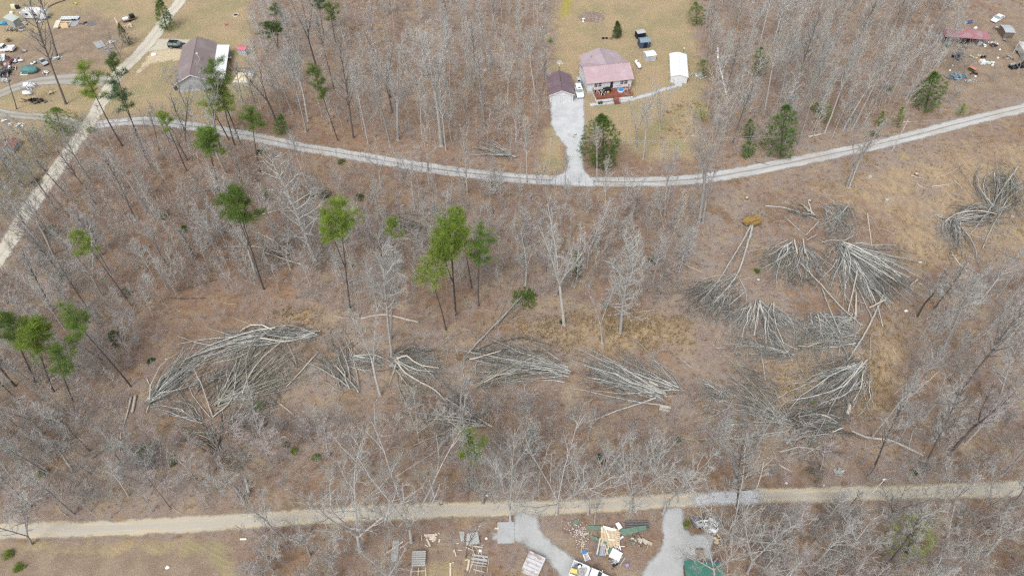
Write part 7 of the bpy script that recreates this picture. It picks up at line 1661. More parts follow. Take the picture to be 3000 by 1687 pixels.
t = MB().blob((0, 0, .5), .9, 6, 12, (1, .8, .8), 4, .12).build('tarped_mower', M_PINKPAINT); t.location = at(*jy(215, 810)); tag(t, 'pink tarp lump beside the pale blue canopy', 'tarp lump')
heap('junk_heap', 'white boxes and panels between the rusty pickup and teal tarp', 'junk', at(*jy(520, 700)), 1.3, 1.3, 18, M_WHITEBOARD, .5, 8, .5, m2=M_NAVY)
b = at(*jy(1230, 690), .7); car('parked_car', 'small grey car half hidden behind the very tall lane tree', 'car', (b.x, b.y, 0), R(-40), 'sedan', 3.4, 1.6, paint('dull_grey_paint', (.40, .42, .45), .4))
b = at(*jy(880, 990)); t = MB().blob((0, 0, .75), 2.0, 8, 18, (1.2, .75, .55), 7, .07).build('tarped_boat', M_TARP_TEAL); t.location = b; tag(t, 'hump under a teal tarp beside the lane', 'tarped hump'); landmark('the teal tarped hump', b.x, b.y)
p = at(*jy(700, 1080)); t = thing('window_frame_stand', 'white empty window frame propped before the teal tarped hump', 'frame', p, R(3)); m = MB()
for A_, B_ in (((-1, 0, .06), (1, 0, .06)), ((-1, 1.1, .5), (1, 1.1, .5)), ((-.93, .06, .09), (-.93, 1.04, .47)), ((.93, .06, .09), (.93, 1.04, .47))): m.bar(A_, B_, .14, .14)
m.build('frame', M_WHITE, t); t.name = 'propped_frame'
heap('junk_heap', 'small light scrap beside the teal tarped hump', 'junk', at(*jy(960, 770)), .9, .7, 12, M_TARP_TEAL, .35, 9, .4, m2=M_WHITEBOARD); heap('junk_heap', 'black and grey machine scrap at the picture edge by the lane', 'junk', at(*jy(130, 1050)), 2.2, 2.4, 40, M_NAVY, .6, 10, .9, m2=M_SILVER); heap('junk_heap', 'purple grey bags piled below the machine scrap', 'junk', at(*jy(180, 1270)), 1.4, .8, 18, M_SILVER, .45, 11, .5)
heap('board_scatter', 'white scrap boards round the foot of the dark trunk by the camper', 'boards', at(*jy(1640, 600)), 1.5, .7, 14, M_WHITEBOARD, .4, 12, .2, m2=M_TARP_TEAL)
heap('sheet_scrap', 'white sheet scrap under fallen limbs inside the lane loop', 'scrap', at(*jz(850, 150)), 2.4, .9, 30, M_WHITEBOARD, .6, 13, .6, m2=M_STEEL); p = at(*jz(815, 370)); t = thing('white_tank', 'white oval tank inside the lane loop', 'tank', p, R(2)); MB().loft([[(x, r * math.cos(k * math.pi / 7), .6 + r * math.sin(k * math.pi / 7)) for k in range(14)] for x, r in ((-1.2, .1), (-1.1, .4), (-.8, .55), (.8, .55), (1.1, .4), (1.2, .1))]).build('tank', M_WHITE, t, True); MB().box(-.7, -.5, -.4, .4, 0, .3).box(.5, .7, -.4, .4, 0, .3).build('cradle', M_BLACK, t)
heap('dark_scrub_heap', 'dark heap of tarps and brush inside the lane loop', 'heap', at(*jz(1020, 570)), 2.8, .9, 40, M_BLACK, .5, 14, .5, m2=M_LOG_DARK); heap('chair_scrap', 'tumbled white plastic chairs below the gravel lane', 'chairs', at(*jz(590, 1250)), 1.3, .6, 16, M_WHITE, .4, 15, .3); boxy('white_bucket', 'white tub below the gravel lane beside tumbled chairs', 'tub', at(*jz(300, 1240)), .3, .4, .35, .4, M_WHITE); heap('scrap_heap', 'white bits of scrap at the lane corner by the picture edge', 'scrap', at(*jz(120, 1140)), 1.0, .5, 10, M_WHITEBOARD, .3, 16, .2)
a, rz, wd = frame(jw(120, 745), jw(420, 760)); t, a, rz, wd = simple_shed('rusty_shed', 'low shed with rusty red roof and pale sheet front at the picture edge', 'shed', jw(110, 750), jw(425, 760), 3.6, 1.2, .5, 'y', mat('pale_sheet', (.50, .58, .62), (.42, .49, .53), .6), M_RUST, .15, 'the rusty red shed')
boxy('red_bin', 'red bin beside the rusty red shed', 'bin', at(*jw(110, 430)), .2, .5, .4, .5, M_RUST)
# ---- yard beyond the gravel road, upper corner
ry = crop(2740, 100, 2546 / 260)
a, rz, wd = frame(rx(190, 1240), rx(1440, 1330)); t = thing('open_barn', 'long open barn with faded red metal roof behind bare branches', 'barn', a, rz, None, 'the faded red barn')
D_ = 3.4; zf, zb_ = 2.1, 2.7; MB().add([(-.2, -.3, zf), (wd + .2, -.3, zf), (wd + .2, D_, zb_), (-.2, D_, zb_), (-.2, -.3, zf + .1), (wd + .2, -.3, zf + .1), (wd + .2, D_, zb_ + .1), (-.2, D_, zb_ + .1)], [(3, 2, 1, 0), (4, 5, 6, 7), (0, 1, 5, 4), (1, 2, 6, 5), (2, 3, 7, 6), (3, 0, 4, 7)]).build('roof', ribbed('faded_red_roof', (.36, .155, .185), 1.4, 'X', .5, wear=(.36, .235, .25)), t)
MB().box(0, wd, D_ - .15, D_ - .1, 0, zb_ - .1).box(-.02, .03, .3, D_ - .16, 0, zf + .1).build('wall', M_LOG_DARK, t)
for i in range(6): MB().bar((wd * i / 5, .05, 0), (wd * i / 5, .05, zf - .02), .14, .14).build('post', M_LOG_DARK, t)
for x, lab, mm in ((.12, 'teal barrel under the faded red barn edge', M_TARP_TEAL), (.5, 'dark machine under the middle of the faded red barn', M_BLACK), (.85, 'grey crate under the far end of the faded red barn', M_SILVER)): p = on(a, rz, wd * x, .6); boxy('barn_crate', lab, 'crate', p, rz, .6, .5, 1.0, mm)
boxy('teal_barrel', 'small teal drum in front of the faded red barn', 'drum', at(*ry(355, 370)), .2, .5, .4, .7, M_TARP_TEAL); heap('tarp_heap', 'dark blue tarp heap in front of the faded red barn', 'tarp', at(*ry(600, 660)), 1.4, 1.2, 26, M_SLATE, .6, 21, .9, m2=M_BLACK)
p = at(*ry(1090, 690)); t = thing('toy_slide', 'yellow plastic slide lying in the junk yard', 'slide', p, R(-20)); MB().loft([[(x, y, z0 + dz) for y, dz in ((-.3, .15), (-.22, 0), (.22, 0), (.3, .15), (.27, .15), (.2, .05), (-.2, .05), (-.27, .15))] for x, z0 in ((-1.1, .5), (-.4, .25), (.5, .06), (1.1, .03))]).build('chute', paint('slide_yellow', (.66, .52, .06)), t)
p = at(*ry(1255, 625)); t = thing('tyre_ring', 'pale tyre ring in bare soil of the junk yard', 'tyre', p, 0); MB().loft([ring(.45, 0), ring(.5, .12), ring(.45, .24), ring(.3, .24), ring(.3, .0)], False).build('tyre', M_LOG_PALE, t)
for x, y, lab in ((1330, 690, 'black bucket beside its twin by the white tank'), (1412, 680, 'black bucket beside its twin, nearer the white trailer')): boxy('black_bucket', lab, 'bucket', at(*ry(x, y)), .3, .26, .26, .5, M_BLACK)
boxy('white_tank_box', 'white square water tank in the junk yard', 'tank', at(*ry(1330, 850)), .1, .75, .7, .9, M_WHITE, mark='the white square tank'); heap('white_scrap', 'row of white plastic scrap next to the white square tank', 'scrap', at(*ry(1555, 850)), 1.2, .4, 20, M_WHITE, .35, 22, .3, m2=paint('mint_plastic', (.45, .66, .60)), rz=-.3); boxy('white_bucket', 'white bucket at the end of the white plastic scrap', 'bucket', at(*ry(1632, 918)), .2, .25, .25, .35, M_WHITE)
p = at(*ry(1035, 1060)); t = thing('picnic_canopy', 'small red topped table over a dark green base', 'table', p, R(-60)); MB().box(-1.0, 1.0, -.55, .55, .95, 1.02).build('top', paint('coral_red', (.56, .20, .19)), t); MB().box(-.8, .8, -.45, .45, .0, .6).build('base', M_NEEDLE['dark'], t); MB().bar((-.9, -.5, 0), (-.9, -.5, .94), .07, .07).bar((.9, -.5, 0), (.9, -.5, .94), .07, .07).bar((-.9, .5, 0), (-.9, .5, .94), .07, .07).bar((.9, .5, 0), (.9, .5, .94), .07, .07).build('leg', M_LOG_DARK, t)
t.name = 'red_table'; heap('black_scrap', 'black crumpled scrap beside the red topped table', 'scrap', at(*ry(1080, 1150)), .9, .5, 14, M_BLACK, .35, 23, .3)
for x, y, lab, s_ in ((2220, 980, 'black armchair shape at the outer end of the junk yard', .8), (2470, 950, 'dark blue armchair at the picture edge of the junk yard', .7)):
    p = at(*ry(x, y)); t = thing('armchair', lab, 'armchair', p, R(15)); mm = M_BLACK if 'black' in lab else M_NAVY; MB().box(-s_, s_, -s_, s_ * .7, .15, .5).build('seat', mm, t); MB().box(-s_, s_, s_ * .71, s_, .15, 1.1).build('backrest', M_SILVER if 'black' in lab else mm, t); MB().box(-s_ - .2, -s_ - .01, -s_, s_, .1, .75).box(s_ + .01, s_ + .2, -s_, s_, .1, .75).build('armrest', mm, t)
p = at(*rx(955, 690)); t = thing('folding_chairs', 'cluster of blue folding seats behind the faded red barn', 'seats', p, .2); t.name = 'chair_cluster'
for i in range(3): MB().box(-1 + i * .8, -.45 + i * .8, -.25, .3, .35, .42).box(-1 + i * .8, -.45 + i * .8, .31, .36, .35, .9).build('seat', paint('royal_blue', (.06, .10, .32)), t)
MB().box(-1.6, -1.1, -.3, .3, 0, .7).build('cooler', M_SILVER, t); boxy('white_bucket', 'white tub behind the faded red barn roof', 'tub', at(*rx(1140, 835)), .3, .4, .3, .5, M_WHITE)
a, rz, wd = frame(rx(1920, 1030), rx(2200, 1040)); t, *_ = simple_shed('grey_lean_to', 'pale grey sheet roofed lean-to near the white sedan', 'shed', rx(1920, 1110), rx(2190, 1120), 4.0, 1.9, .25, 'x', M_LOG_DARK, mat('dull_sheet', (.40, .43, .46), (.33, .36, .39), .6), .1, 'the grey lean-to')
A_, B_ = at(*ry(2330, 330), 1.3), at(*ry(2640, 760), 1.3); d = B_ - A_; t = thing('house_trailer', 'white and grey box trailer cut by the picture edge', 'trailer', (A_.x, A_.y, 0), math.atan2(d.y, d.x), None, 'the white box trailer'); MB().loft([[(x, y, z) for y, z in ((0, .4), (2.6, .4), (2.6, 2.2), (2.3, 2.5), (.3, 2.5), (0, 2.2))] for x in (0, d.length + 2)]).build('body', mat('dirty_white', (.62, .61, .59), (.38, .37, .36), .7, scale=.5, c3=(.30, .29, .28), scale2=.35), t); MB().cyl((2, -.02, .35), (2, .2, .35), .35, .35, 12).build('wheel', M_TYRE, t)
for x, y, r_, lab in ((185, 560, .3, 'small white ball-like tub near the tall woods'), (1845, 468, .3, 'flat white plate on bare soil'), (1790, 703, .3, 'white lid lying by a bare sapling'), (410, 1065, .28, 'white can above the dense leaning cedar'), (490, 925, .2, 'small white can on bare soil beside the red table'), (1145, 1235, .3, 'white jug near the grey scrub heap')):
    t = MB().loft([[(r_ * k * math.cos(i * .6283), r_ * k * math.sin(i * .6283), z) for i in range(10)] for k, z in ((.8, 0), (1, .15), (1, .3), (.6, .36))]).build('white_can', M_WHITE); t.location = at(*ry(x, y)); tag(t, lab, 'can')
heap('scrub_scrap', 'blue and grey tarps tangled in a fallen bush', 'scrap', at(*cA[3](1890, 770)), 2.2, 1.6, 36, M_SLATEROOF, .5, 24, .8, m2=M_TARP_TEAL); heap('litter_scrap', 'strewn small pale litter at the foot of the junk yard bank', 'litter', at(*cA[3](2030, 800)), 2.8, 1.0, 26, M_SILVER, .22, 25, .1); heap('litter_scrap', 'strewn white bits past the end of the faded red barn', 'litter', at(*cA[3](2220, 435)), 2.4, .8, 26, M_WHITEBOARD, .22, 26, .1, m2=M_LOG_DARK)
# ------------------------------------------------------------------ building yard below the dirt road
bx = crop(1640, 1480, 2546 / 260)
def sheet4(name, label, cat, quad, m, z, seed, ribs=8, mark=None):
    """a stiff sheet through four photo points, thin but solid, edges a little wavy"""
    q = random.Random(seed); P = [at(*k, z) for k in quad]; c = sum(P, Vector()) / 4; P = [p - c for p in P]; n = ribs; vs = []
    for top in (0, 1):
        for i in range(n + 1):
            for j in (0, 1, 2):
                w = P[0].lerp(P[1], i / n).lerp(P[3].lerp(P[2], i / n), j / 2); vs.append((w.x, w.y, w.z + q.uniform(0, .07) + top * .03 + .03 * (i % 2)))
    fs = []; k = (n + 1) * 3
    for i in range(n):
        for j in (0, 1): a_ = i * 3 + j; b_ = a_ + 3; fs += [(a_, b_, b_ + 1, a_ + 1), (k + a_, k + a_ + 1, k + b_ + 1, k + b_)]
        a_ = i * 3; fs += [(a_, k + a_, k + a_ + 3, a_ + 3), (a_ + 2, a_ + 5, k + a_ + 5, k + a_ + 2)]
    for i in (0, n):
        for j in (0, 1): a_ = i * 3 + j; fs.append((a_, a_ + 1, k + a_ + 1, k + a_))
    t = MB().add(vs, fs).build(name, m); t.location = c; tag(t, label, cat)
    if mark: landmark(mark, c.x, c.y)
    return t
sheet4('metal_sheet', 'green metal sheet lying behind the white panels', 'metal sheet', [bx(*q) for q in ((780, 575), (1290, 590), (1290, 700), (790, 690))], M_GREEN_SHEET, .35, 1, mark='the green sheet scrap')
sheet4('metal_sheet', 'long green metal sheet stretching toward the gravel yard', 'metal sheet', [bx(*q) for q in ((1640, 700), (2460, 570), (2500, 690), (1850, 870))], M_GREEN_SHEET, .4, 2)
sheet4('metal_sheet', 'green ribbed sheet slanting under the lumber', 'metal sheet', [bx(*q) for q in ((870, 840), (1370, 1060), (1330, 1130), (880, 930))], M_GREEN_SHEET, .5, 3)
sheet4('metal_sheet', 'small green square sheet apart by the rubble', 'metal sheet', [bx(*q) for q in ((440, 400), (570, 440), (460, 600), (330, 530))], M_GREEN_SHEET, .1, 4, 4)
sheet4('metal_sheet', 'green sheet with rust streak beside the white bin', 'metal sheet', [bx(*q) for q in ((1420, 1120), (1580, 1160), (1540, 1440), (1300, 1400))], M_GREEN_SHEET, .35, 5, 5)
sheet4('metal_sheet', 'narrow green sheet standing among stems by the yard', 'metal sheet', [bx(*q) for q in ((1990, 940), (2070, 930), (2180, 1140), (2100, 1150))], M_GREEN_SHEET, .2, 6, 4)
sheet4('tarp_sheet', 'dark blue grey membrane sheet under scattered boards', 'sheet', [bx(*q) for q in ((1060, 1020), (1440, 1100), (1330, 1480), (1000, 1450))], mat('membrane', (.17, .185, .22), (.12, .13, .16), .7), .22, 7)
sheet4('tarp_sheet', 'pale mauve membrane strip over the dark one', 'sheet', [bx(*q) for q in ((1190, 1060), (1340, 1080), (1280, 1440), (1130, 1440))], mat('pale_membrane', (.36, .365, .41), (.30, .305, .35), .7), .42, 8)
for quad, z, lab in ((((1590, 520), (1690, 475), (1800, 640), (1690, 695)), .7, 'white board lying highest on the scrap'), (((1230, 575), (1620, 680), (1600, 740), (1290, 690)), .6, 'long white board behind the lumber'), (((1690, 945), (1800, 865), (1835, 910), (1720, 990)), .3, 'small white slatted panel beside the lumber')):
    sheet4('white_board', lab, 'board', [bx(*q) for q in quad], M_WHITEBOARD, z, int(z * 10), 3)
p = at(*bx(1420, 900)); t = thing('lumber_pile', 'square pile of fresh pale lumber with loose beams on top', 'lumber', p, R(-8), None, 'the fresh lumber pile'); q = random.Random(5)
for k in range(4):
    m = MB()
    for i in range(13): m.box(-1.75 + i * .275, -1.75 + i * .275 + .22, -1.9 + q.uniform(-.3, .2), 1.5 + q.uniform(-.3, .3), .02 + k * .16, .02 + k * .16 + .14)
    m.build('board_layer', M_LUMBER, t)
m = MB()
for i in range(7): m.box(1.35, 2.1, -1.7 + i * .4, -1.7 + i * .4 + .2, .664, .80)
m.build('batten', M_LUMBER, t); m = MB(); m.bar((-1.1, 1.5, .74), (-.1, -.5, .74), .28, .12).bar((-1.7, 1.4, .74), (-1.6, .4, .74), .3, .12).bar((-.3, -.8, .74), (1.2, -.8, .74), .3, .12); m.build('beam', M_CREAM, t); t.scale = (.78, .80, .9)
for A_, B_, z, w, lab in (((1150, 970), (1055, 1440), .65, .2, 'pale board lying across the dark membrane'), ((1400, 1200), (1290, 1470), .7, .18, 'pale board crossing another at the membrane edge'), ((1290, 1180), (1370, 1460), .8, .12, 'thin pale board over the crossing board'), ((1660, 1050), (1740, 1300), .35, .2, 'white post lying beside the lumber pile'), ((1570, 1200), (1740, 1460), .4, .1, 'thin white strip by the white bin'), ((1580, 1180), (1700, 1250), .3, .12, 'short white strip by the lumber pile corner'), ((1700, 1180), (1860, 1190), .25, .1, 'white rail lying in weeds by the lumber'), ((1560, 1310), (1690, 1290), .3, .12, 'short white block strip near the white bin')):
    a_, b_ = at(*bx(*A_)), at(*bx(*B_)); c = (a_ + b_) / 2; t = MB().bar(a_ - c + Vector((0, 0, z)), b_ - c + Vector((0, 0, z)), w, .07).build('loose_board', M_LUMBER if 'pale' in lab else M_WHITEBOARD); t.location = c; tag(t, lab, 'board')
p = at(*bx(540, 800)); t = thing('stone_rubble', 'heap of pale pink and white stones beside the tree stems', 'rubble', p, 0, None, 'the pale rubble heap'); m = MB(); q = random.Random(6)
for i in range(150):
    x, y = q.gauss(0, .75), q.gauss(0, .95); m.blob((x - y * .25, y, .08 + max(0, .35 - .2 * math.hypot(x, y))), q.uniform(.06, .16), 3, 6, (1, q.uniform(.6, 1.1), .7), i, .2)
o = m.build('stones', mat('pale_rubble', (.58, .52, .48), (.42, .36, .33), .9, scale=4), t); o['kind'] = 'stuff'
p = at(*kx(1860, 770)); boxy('white_bin', 'white square bin lid at the scrap edge', 'bin', p, R(-30), .85, .7, .7, M_WHITEBOARD, mark='the white bin'); heap('pipe_scrap', 'grey pipes and wire below the white bin', 'scrap', at(*kx(1830, 930)), 1.0, .7, 16, M_SILVER, .4, 31, .3, m2=M_BLACK)
A_, B_ = at(*kx(800, 600)), at(*kx(940, 930)); d = B_ - A_; t = thing('ladder', 'white ladder with a blue end lying near the shop drive', 'ladder', A_, math.atan2(d.y, d.x)); Ll = d.length; m = MB().bar((0, -.28, .1), (Ll, -.42, .1), .12, .1).bar((0, .28, .1), (Ll, .42, .1), .12, .1); m.build('rail', M_WHITEBOARD, t); m = MB()
for i in range(8): x = Ll * (i + 1.6) / 9.2; m.bar((x, -.30, .1), (x, .30, .1), .07, .06)
m.build('rung', M_WHITEBOARD, t); MB().box(-.1, .5, -.36, .36, .16, .24).build('top_cap', M_BLUE, t)
m = MB(); q = random.Random(8); p = at(*kx(870, 520))
for i in range(7): m.bar((q.uniform(-.9, .9), q.uniform(-1.2, 1.2), .05), (q.uniform(-.9, .9), q.uniform(-1.2, 1.2), .1), .07, .05)
t = m.build('stick_scatter', M_LUMBER); t.location = p; tag(t, 'loose tan slats beside the white ladder top', 'slats')
t = thing('folding_stool', 'small purple topped stool on the leaf litter', 'stool', at(*kx(2240, 1110)), .3); MB().box(-.28, .28, -.22, .22, .4, .46).build('seat', paint('lilac', (.30, .28, .52)), t); MB().bar((-.24, -.18, 0), (-.24, -.18, .39), .05, .05).bar((.24, -.18, 0), (.24, -.18, .39), .05, .05).bar((-.24, .18, 0), (-.24, .18, .39), .05, .05).bar((.24, .18, 0), (.24, .18, .39), .05, .05).build('leg', M_SILVER, t)
heap('stump_wood', 'row of cut log rounds at the edge of the gravel yard by sheets', 'cut wood', at(*bx(2300, 1050)), 1.6, .7, 24, M_LOG_PALE, .35, 33, .3, m2=M_LOG_DARK, rz=-.4)
# black timbers behind the scrap, and beside the yard mouth
gx = crop(1960, 1480, 7.0)
for quad, n, lab, mk in ((((420, 265), (1040, 265)), 5, 'stack of dark timbers beside the gravel yard mouth', 'the dark timber stack'),):
    a_, b_ = at(*gx(*quad[0])), at(*gx(*quad[1])); c = (a_ + b_) / 2; t = thing('timber_stack', lab, 'timber', c, 0, None, mk)
    for i in range(n):
        for k in range(2): MB().bar(a_ - c + Vector((.1 * i, -.34 * i, .16 + .3 * k)), b_ - c + Vector((.05 * i, -.34 * i, .16 + .3 * k)), .28, .26).build('timber', mat('tarred_timber', (.17, .165, .165), (.10, .097, .10), .9), t)
a_, b_ = at(*bx(1850, 480)), at(*bx(2540, 470)); c = (a_ + b_) / 2; t = thing('timber_stack', 'low dark timbers lying behind the long green sheet', 'timber', c, 0)
for i in range(4): MB().bar(a_ - c + Vector((0, -.4 * i, .14)), b_ - c + Vector((0, -.4 * i, .14)), .25, .24).build('timber', MATS['tarred_timber'], t)
for x, y, s_, lab, mm, r_ in ((625, 400, .62, 'grey appliance at the end of the white appliance row', M_SILVER, .3), (752, 392, .62, 'white appliance in the middle of the row by the timbers', M_WHITE, .1), (880, 400, .85, 'largest white appliance with holes beside the timbers', M_WHITE, -.5), (905, 515, .6, 'white appliance lowest in the group by the gravel yard', M_WHITE, -.7)):
    t = boxy('old_appliance', lab, 'appliance', at(*gx(x, y)), r_, s_, s_ * .8, .75, mm); t['group'] = 'discarded appliances'; k = MB()
    for i in range(3): k.cyl((-.3 * s_ + .3 * s_ * i, .1, .806), (-.3 * s_ + .3 * s_ * i, .1, .83), .10, .10, 8)
    k.build('knob', M_BLACK, t)
landmark('the white appliances', *at(*gx(860, 420))[:2]); heap('scrap_heap', 'grey wire and plastic scrap beside the lowest white appliance', 'scrap', at(*gx(840, 540)), .9, .5, 16, M_SILVER, .3, 41, .3, m2=M_LOG_DARK); heap('scrap_heap', 'black machine part in front of the grey appliance', 'scrap', at(*gx(665, 445)), .5, .35, 10, M_BLACK, .3, 42, .3)
shrub('yellow_plant', gx(340, 385), .45, .5, 'bright', 'yellow green plant at the end of the dark timber stack', n=40, size=.15)
a_, b_ = at(*gx(640, 1010)), at(*gx(660, 1215)); c = (a_ + b_) / 2; t = thing('wooden_ramp', 'brown wooden ramp leading to the green metal roof', 'ramp', c, 0); MB().box(-.62, .62, -1.5, 1.5, .1, .2).build('deck', mat('ramp_boards', (.33, .25, .18), (.24, .18, .13), .85, stretch=(1, 6, 1)), t); MB().box(-.6, .6, 1.51, 1.62, 0, .4).build('step', M_LOG_DARK, t); MB().bar((.66, -1.5, .25), (.66, 1.5, .25), .06, .1).build('side_rail', M_LUMBER, t)
a, rz, wd = frame(gx(345, 1480), gx(925, 1560)); t = thing('green_roofed_shed', 'shed with emerald green metal roof cut by the lower picture edge', 'shed', at(*gx(640, 1450)), R(-4), None, 'the green metal roof'); MB().box(-2.5, 2.5, -4.2, 1.25, 0, 2.2).build('wall', M_LOG_DARK, t)
MB().add([(-2.8, 1.4, 2.25), (2.8, 1.4, 2.25), (2.8, -1.6, 3.1), (-2.8, -1.6, 3.1), (-2.8, 1.4, 2.33), (2.8, 1.4, 2.33), (2.8, -1.6, 3.18), (-2.8, -1.6, 3.18)], [(0, 1, 2, 3), (7, 6, 5, 4), (0, 4, 5, 1), (1, 5, 6, 2), (2, 6, 7, 3), (3, 7, 4, 0)]).add([(2.8, -1.61, 3.1), (2.8, -4.9, 2.25), (-2.8, -4.9, 2.25), (-2.8, -1.61, 3.1), (2.8, -1.61, 3.18), (2.8, -4.9, 2.33), (-2.8, -4.9, 2.33), (-2.8, -1.61, 3.18)], [(3, 2, 1, 0), (4, 5, 6, 7), (0, 1, 5, 4), (1, 2, 6, 5), (2, 3, 7, 6), (3, 0, 4, 7)]).build('roof', M_GREEN_ROOF, t)
boxy('blue_crate', 'blue crate beside the green metal roof under pale limbs', 'crate', at(*gx(925, 1210)), .4, .5, .4, .5, paint('violet_blue', (.18, .20, .44))); heap('scrap_heap', 'tan broken boards at the edge of the gravel yard', 'scrap', at(*gx(990, 730)), .7, 1.0, 18, M_LUMBER, .3, 43, .25, m2=M_LOG_DARK)
# ---- scraps among the litter, bottom middle
fx = crop(1200, 1530, 2576 / 300)
m_grp = 'split planks by the big spreading tree'
for (x0, y0), (x1, y1), w, lab in (((365, 325), (700, 315), .30, 'topmost long pale plank of the split plank heap'), ((405, 362), (650, 352), .24, 'second pale plank of the split plank heap'), ((500, 400), (675, 385), .26, 'third shorter pale plank of the split plank heap'), ((490, 428), (665, 438), .2, 'fourth pale plank of the split plank heap'), ((560, 480), (650, 470), .2, 'short pale plank at the bottom of the split plank heap'), ((430, 410), (520, 605), .27, 'pale plank slanting away below the split plank heap'), ((390, 560), (465, 615), .14, 'thin pale plank tip below the split plank heap'), ((735, 500), (760, 420), .28, 'short pale plank to one end of the split plank heap'), ((310, 325), (308, 460), .1, 'thin pale slat between the big tree and plank heap'), ((650, 265), (690, 305), .12, 'pale stub plank crossing the top plank end'), ((715, 265), (765, 295), .12, 'short pale stub plank beyond the top plank end')):
    a_, b_ = at(*fx(x0, y0)), at(*fx(x1, y1)); c = (a_ + b_) / 2; t = MB().bar(a_ - c + Vector((0, 0, .12)), b_ - c + Vector((0, 0, .14)), w, .12, .15).build('split_plank', mat('split_planks', (.62, .55, .45), (.50, .43, .35), .85)); t.location = c; tag(t, lab, 'plank', m_grp)
landmark('the split plank heap', *at(*fx(530, 400))[:2])
sheet4('roof_panel', 'silvery plank roof panel lying flat behind a dark trunk', 'roof panel', [fx(*q) for q in ((1440, 280), (1720, 235), (1765, 520), (1420, 580))], M_GREYWOOD, .35, 11, 8, 'the silvery roof panel'); sheet4('roof_panel', 'smaller grey panel on the other side of the dark trunk', 'roof panel', [fx(*q) for q in ((1250, 220), (1385, 230), (1370, 500), (1290, 470))], mat('dull_panel', (.38, .40, .385), (.30, .315, .30), .8), .15, 12, 5)
bt('pole', fx(1410, 880), fx(1400, 180), 'dark', 'grey', 'dark knobbly trunk standing between the two grey roof panels', 0, 1.3)
for (x0, y0), (x1, y1), w, z, lab in (((1500, 590), (1835, 640), .16, .3, 'long pale board below the silvery roof panel'), ((1420, 630), (1590, 710), .16, .2, 'pale board slanting from the dark knobbly trunk'), ((1580, 630), (1650, 880), .09, .25, 'thin bent board running down from the roof panel'), ((1650, 880), (1535, 1165), .09, .15, 'thin pale board sloping to the slat frame'), ((1715, 690), (1760, 870), .09, .1, 'thin reddish board beside the white stone'), ((1120, 680), (1175, 855), .16, .08, 'pale plank alone on brown litter'), ((1100, 700), (1104, 770), .1, .06, 'small pale slat next to the lone plank'), ((1830, 570), (1815, 850), .08, .15, 'thin upright slat at the end of the long board'), ((1790, 575), (1875, 565), .1, .12, 'short slat by the corner of the silvery panel'), ((1500, 940), (1455, 1210), .3, .1, 'broad pale double board near the slat frame'), ((1395, 950), (1480, 925), .16, .08, 'short pale board at the foot of the dark trunk'), ((1610, 1180), (1895, 1255), .12, .1, 'pale board below the slat frame'), ((1030, 1020), (1030, 1400), .28, .2, 'long pale beam standing on grass between scraps'), ((1060, 1020), (1120, 1018), .12, .2, 'short slat joined by the long pale beam'), ((230, 905), (300, 850), .14, .08, 'pale stick behind the grey slatted bench'), ((1220, 700), (1330, 698), .08, .06, 'thin slat by the dark trunk foot'), ((1175, 530), (1235, 520), .12, .06, 'small pale slat near the smaller grey panel'), ((2140, 155), (2250, 150), .25, .12, 'white short plank by the concrete slab'), ((1800, 850), (1940, 960), .1, .2, 'bent thin slat over the slat frame'), ((45, 1340), (85, 1060), .1, .1, 'thin pale board beside the grey slatted bench')):
    a_, b_ = at(*fx(x0, y0)), at(*fx(x1, y1)); c = (a_ + b_) / 2; t = MB().bar(a_ - c + Vector((0, 0, z)), b_ - c + Vector((0, 0, z + .03)), w, .06, .1).build('loose_board', MATS['split_planks']); t.location = c; tag(t, lab, 'board', 'loose boards below the dirt road')
p = at(*fx(1750, 1040)); t = thing('slat_frame', 'open slat frame with pale crossbars on the litter', 'frame', p, R(-8)); m = MB()
for i in range(4): m.bar((-1.25 + i * .9, -1.5, .15), (-1.05 + i * .8, 1.0, .15), .07, .08)
m.build('rail', MATS['split_planks'], t); m = MB()
for y, w in ((1.15, .28), (.6, .35), (.1, .2), (-.3, .14)): m.bar((-1.3, y, .24), (1.2, y, .24), w, .05)
m.build('crossbar', M_GREYWOOD, t)
p = at(*fx(235, 1130)); t = thing('slatted_bench', 'grey slatted bench or hen run with open frame legs', 'bench', p, R(2), None, 'the grey slatted bench'); m = MB()
for i in range(7): m.bar((-1.05, 2.1 - i * .34, .9), (1.05, 2.1 - i * .34, .9), .27, .05)
m.build('top', M_GREYWOOD, t)
for x in (-1.05, 0, 1.05): MB().bar((x, -.3, .83), (x * 1.35, -3.2, .1), .08, .08).build('rail', MATS['split_planks'], t)
MB().bar((-1.3, -2.6, .3), (1.3, -2.6, .3), .08, .08).bar((-1.15, -.75, .74), (1.1, -.75, .74), .1, .06).build('crossbar', MATS['split_planks'], t)
for x in (-1.0, 1.0): MB().bar((x, 2.1, 0), (x, 2.1, .87), .09, .09).build('leg', M_GREYWOOD, t)
a_, b_ = at(*fx(2210, 530)), at(*fx(2640, 520)); t = thing('concrete_slab', 'pale concrete slab at the inner end of the shop drive', 'slab', a_, math.atan2((b_ - a_).y, (b_ - a_).x)); MB().box(0, (b_ - a_).length, 0, 3.4, 0, .13).build('slab', mat('pale_concrete', (.40, .415, .42), (.35, .365, .37), .9, c3=(.33, .31, .28)), t)
for x, y, r_, lab in ((1780, 710, .3, 'round white stone beside the thin reddish board'), (1930, 400, .24, 'small white stone by the twiggy grey stem'), (1370 * 0 + 140, -40, .2, 'little pale stone near the large spreading tree')):
    t = MB().blob((0, 0, r_ * .5), r_, 6, 10, (1, .9, .7), 4, .1).build('white_stone', M_WHITEBOARD, None, True); t.location = at(*fx(x, y)); tag(t, lab, 'stone')
